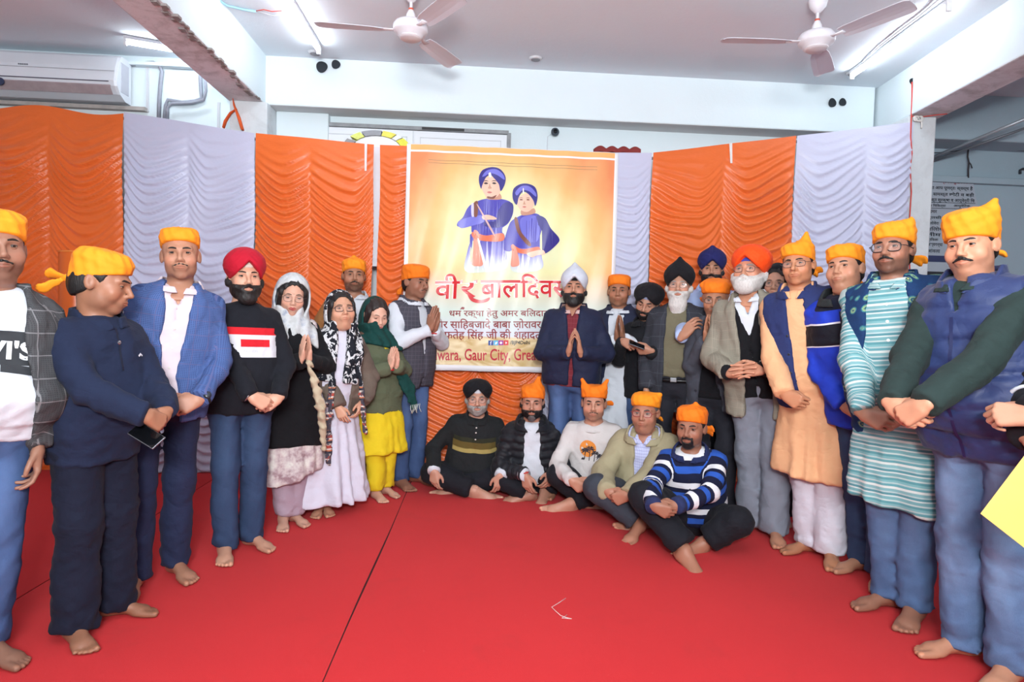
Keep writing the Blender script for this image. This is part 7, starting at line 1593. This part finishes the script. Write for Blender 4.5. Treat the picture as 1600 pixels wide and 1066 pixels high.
def seat_beige_jacket():
    q = SL(1024, 4.28); s = dict(pelvis=(0, 0, 0.12), knee=[q(934, 762, 3.98), q(1085, 790, 3.95)], ankle=[q(1000, 806, 3.86), q(1010, 790, 4.0)], fdir=[(-0.55, -0.8, -0.12), (-0.9, -0.2, 0)], fup=[(-0.1, -0.35, 0.9), (0, -0.4, 0.9)])
    s['ankle'][0][2] = 0.075; s['ankle'][1][2] = 0.06
    p = Person('seated older man in beige zip jacket, checked shirt and red-rimmed spectacles', (1008, 644), base=(1024, 4.28), yaw=-10, hyaw=-12, w=1.05, belly=0.07, skin=(173, 119, 96), seed=34, seated=s, dyh=-0.15, group='people seated on the carpet', hp=dict(fat=0.7))
    p.clasp(965, 778, -0.46, 'clasp', 'L', -0.3, 0.065); p.body(foot_tone=1.1, browcol=(60, 54, 52)); p.trousers(cloth('slate_trousers', (58, 62, 72)), (0.1, 0.084, 0.076))
    sm = plaid('lilac_check', (196, 200, 230), (190, 192, 224), (106, 110, 178), 0.016, 0.02, 0.14); sh = p.upper('shirt', sm, 0.010, hem=0.10, sleeve=None, vneck=([0.88, 1.0], [0, 0.03])); p.collar(sm, 'shirt', 0.0, sh)
    bj = cloth('beige_poplin', (162, 152, 122), 0.8, 400, 0.3, 0.5); j = p.upper('jacket', bj, 0.030, hem=0.09, sleeve=(0.076, 0.066, 0.056), op=V_OP(0.08, 0.06, 0.055, 0.05, 0.05, 0.055)); p.collar(bj, 'flap', 0.016, j, open_=0.05)
    p.kerchief(M_ker, ((0.09, 0.0, 0.118, 0.045),), 0.112, 0.052, 0.22, wide=1.05, tails=((0.08, 0.12, -0.05), (0.05, 0.14, -0.04))); p.hair(M_greyhair); p.glasses(plain('spectacle_red', (150, 36, 40), 0.3), 0.0255, 0.018, 0.0018, 2.8); return p
def seat_striped():
    q = SL(1098, 3.90); s = dict(pelvis=(0.02, 0, 0.12), knee=[q(1006, 775, 3.62), q(1152, 815, 3.52)], ankle=[q(1072, 850, 3.42), q(1100, 836, 3.60)], fdir=[(0.35, -0.9, -0.25), (-0.8, -0.4, -0.05)], fup=[(0.25, -0.15, 0.95), (0, -0.45, 0.85)])
    s['ankle'][0][2] = 0.07; s['ankle'][1][2] = 0.05
    p = Person('seated man in blue, navy and white striped rugby shirt at front', (1080, 668), base=(1098, 3.90), yaw=-8, hyaw=-14, w=1.0, belly=0.03, skin=(158, 108, 86), seed=35, seated=s, dyh=-0.14, group='people seated on the carpet', stub=0.35)
    p.clasp(1040, 797, -0.48, 'clasp', 'R', -0.3, 0.06); p.body(foot_tone=1.15); p.trousers(BLACKT, (0.1, 0.085, 0.076))
    st = stripes('rugby_stripes', [(0, (26, 30, 56)), (0.22, (46, 88, 178)), (0.46, (26, 30, 56)), (0.64, (224, 224, 228)), (0.86, (26, 30, 56))], 0.165, fold=0.35)
    k = p.upper('rugby_shirt', st, 0.018, hem=0.08, sleeve=(0.066, 0.058, 0.048)); f = p.last; cc = p.collar(cloth('navy_collar', (34, 44, 84)), 'shirt', 0.004, k, open_=0.025); p.cuffs(cloth('cuff_navy', (40, 48, 86)), 0.049)
    p.decal_text('latitude', 0.05, 0.12, p.L*0.47, p.L*0.51, plain('print_navy_ink', (34, 40, 70)), f, k, 0.005); p.buttons([0, 0], [p.L*0.6, p.L*0.72], btn_dark, f, k, 0.005)
    p.kerchief(M_ker2, ((0.02, 0.0, 0.14, 0.06),), 0.122, 0.046, 0.22, tails=((0.10, 0.10, -0.01), (0.09, 0.12, -0.04))); p.hair(M_hair); p.moustache(M_hair, 1.2); p.beard(M_hair, 0.004, None, 0, full=False, name='goatee'); return p

PEOPLE = [man_plaid_blazer_left, man_navy_tracksuit, man_blue_blazer, man_red_turban, woman_grey_scarf, woman_white_dress, man_brown_jacket, woman_green_jacket, man_grey_vest, man_white_turban, man_white_kurta, man_black_turban_phone, man_long_white_beard, man_navy_turban, man_grey_suit, man_orange_turban, woman_dark_scarf, man_peach_kurta, man_blue_tracktop, man_teal_kurta, man_puffer_vest, man_right_edge, seat_black_turban, seat_black_puffer, seat_white_sweatshirt, seat_beige_jacket, seat_striped]
WHO = {f.__name__: f() for f in PEOPLE}

# ------------------------------------------------------------------ things people hold
def phone(c, X, Y, label, k=1.0):
    X = nrm(X); Y = nrm(np.asarray(Y)-X*(np.asarray(Y)@X)); Zd = np.cross(X, Y); R = np.stack([X, Y, Zd], 1)
    e = empty('phone', tuple(c), label, 'phone')
    MB().box((0, 0, 0), (0.15*k, 0.073*k, 0.008), R, 0.003).build('case', plain('phone_silver_edge', (120, 122, 128), 0.25, 0.6), e)
    MB().box(Zd*0.0046, (0.144*k, 0.068*k, 0.0012), R, 0.0004).build('screen', plain('phone_glass', (12, 13, 16), 0.08), e)
    MB().box(-Zd*0.0046, (0.144*k, 0.068*k, 0.0012), R, 0.0004).build('back', plain('phone_back', (20, 20, 24), 0.2), e)
P2_ = WHO['man_navy_tracksuit']; K = P2_.px(229, 681, -0.205)+P2_.base
phone(K, CR*0.85-CU*0.42-CF*0.2, CU*0.75+CF*0.65, 'black phone held in the hand of the man in the navy sweatshirt', 0.85)
P12_ = WHO['man_black_turban_phone']; K = P12_.px(995, 539, -0.39)+P12_.base
phone(K, CR*0.9-CU*0.35, CU*0.5+CF*0.8, 'small black phone held by the man in the black turban', 0.78)
# yellow folder held at the right edge
Yf = WHO['man_right_edge'].base[1]-0.27
a = at_y(1532, 803, Yf); u1 = nrm(at_y(1600, 713, Yf)-a); u2 = at_y(1600, 858, Yf)-a; u2 = nrm(u2-u1*(u2@u1)); n_ = np.cross(u1, u2)
e = empty('paper_folder', tuple(a), 'plain yellow paper folder hanging from the hand at the right edge', 'folder')
R = np.stack([u1, u2, n_], 1)
MB().box(u1*0.16+u2*0.12, (0.32, 0.24, 0.003), R, 0.001).build('cover', plain('folder_yellow', (240, 208, 110), 0.6, var=0.05), e)
MB().box(u1*0.165+u2*0.118+n_*0.0028, (0.31, 0.23, 0.002), R, 0.0006).build('sheets', plain('folder_paper', (236, 232, 220), 0.7), e)
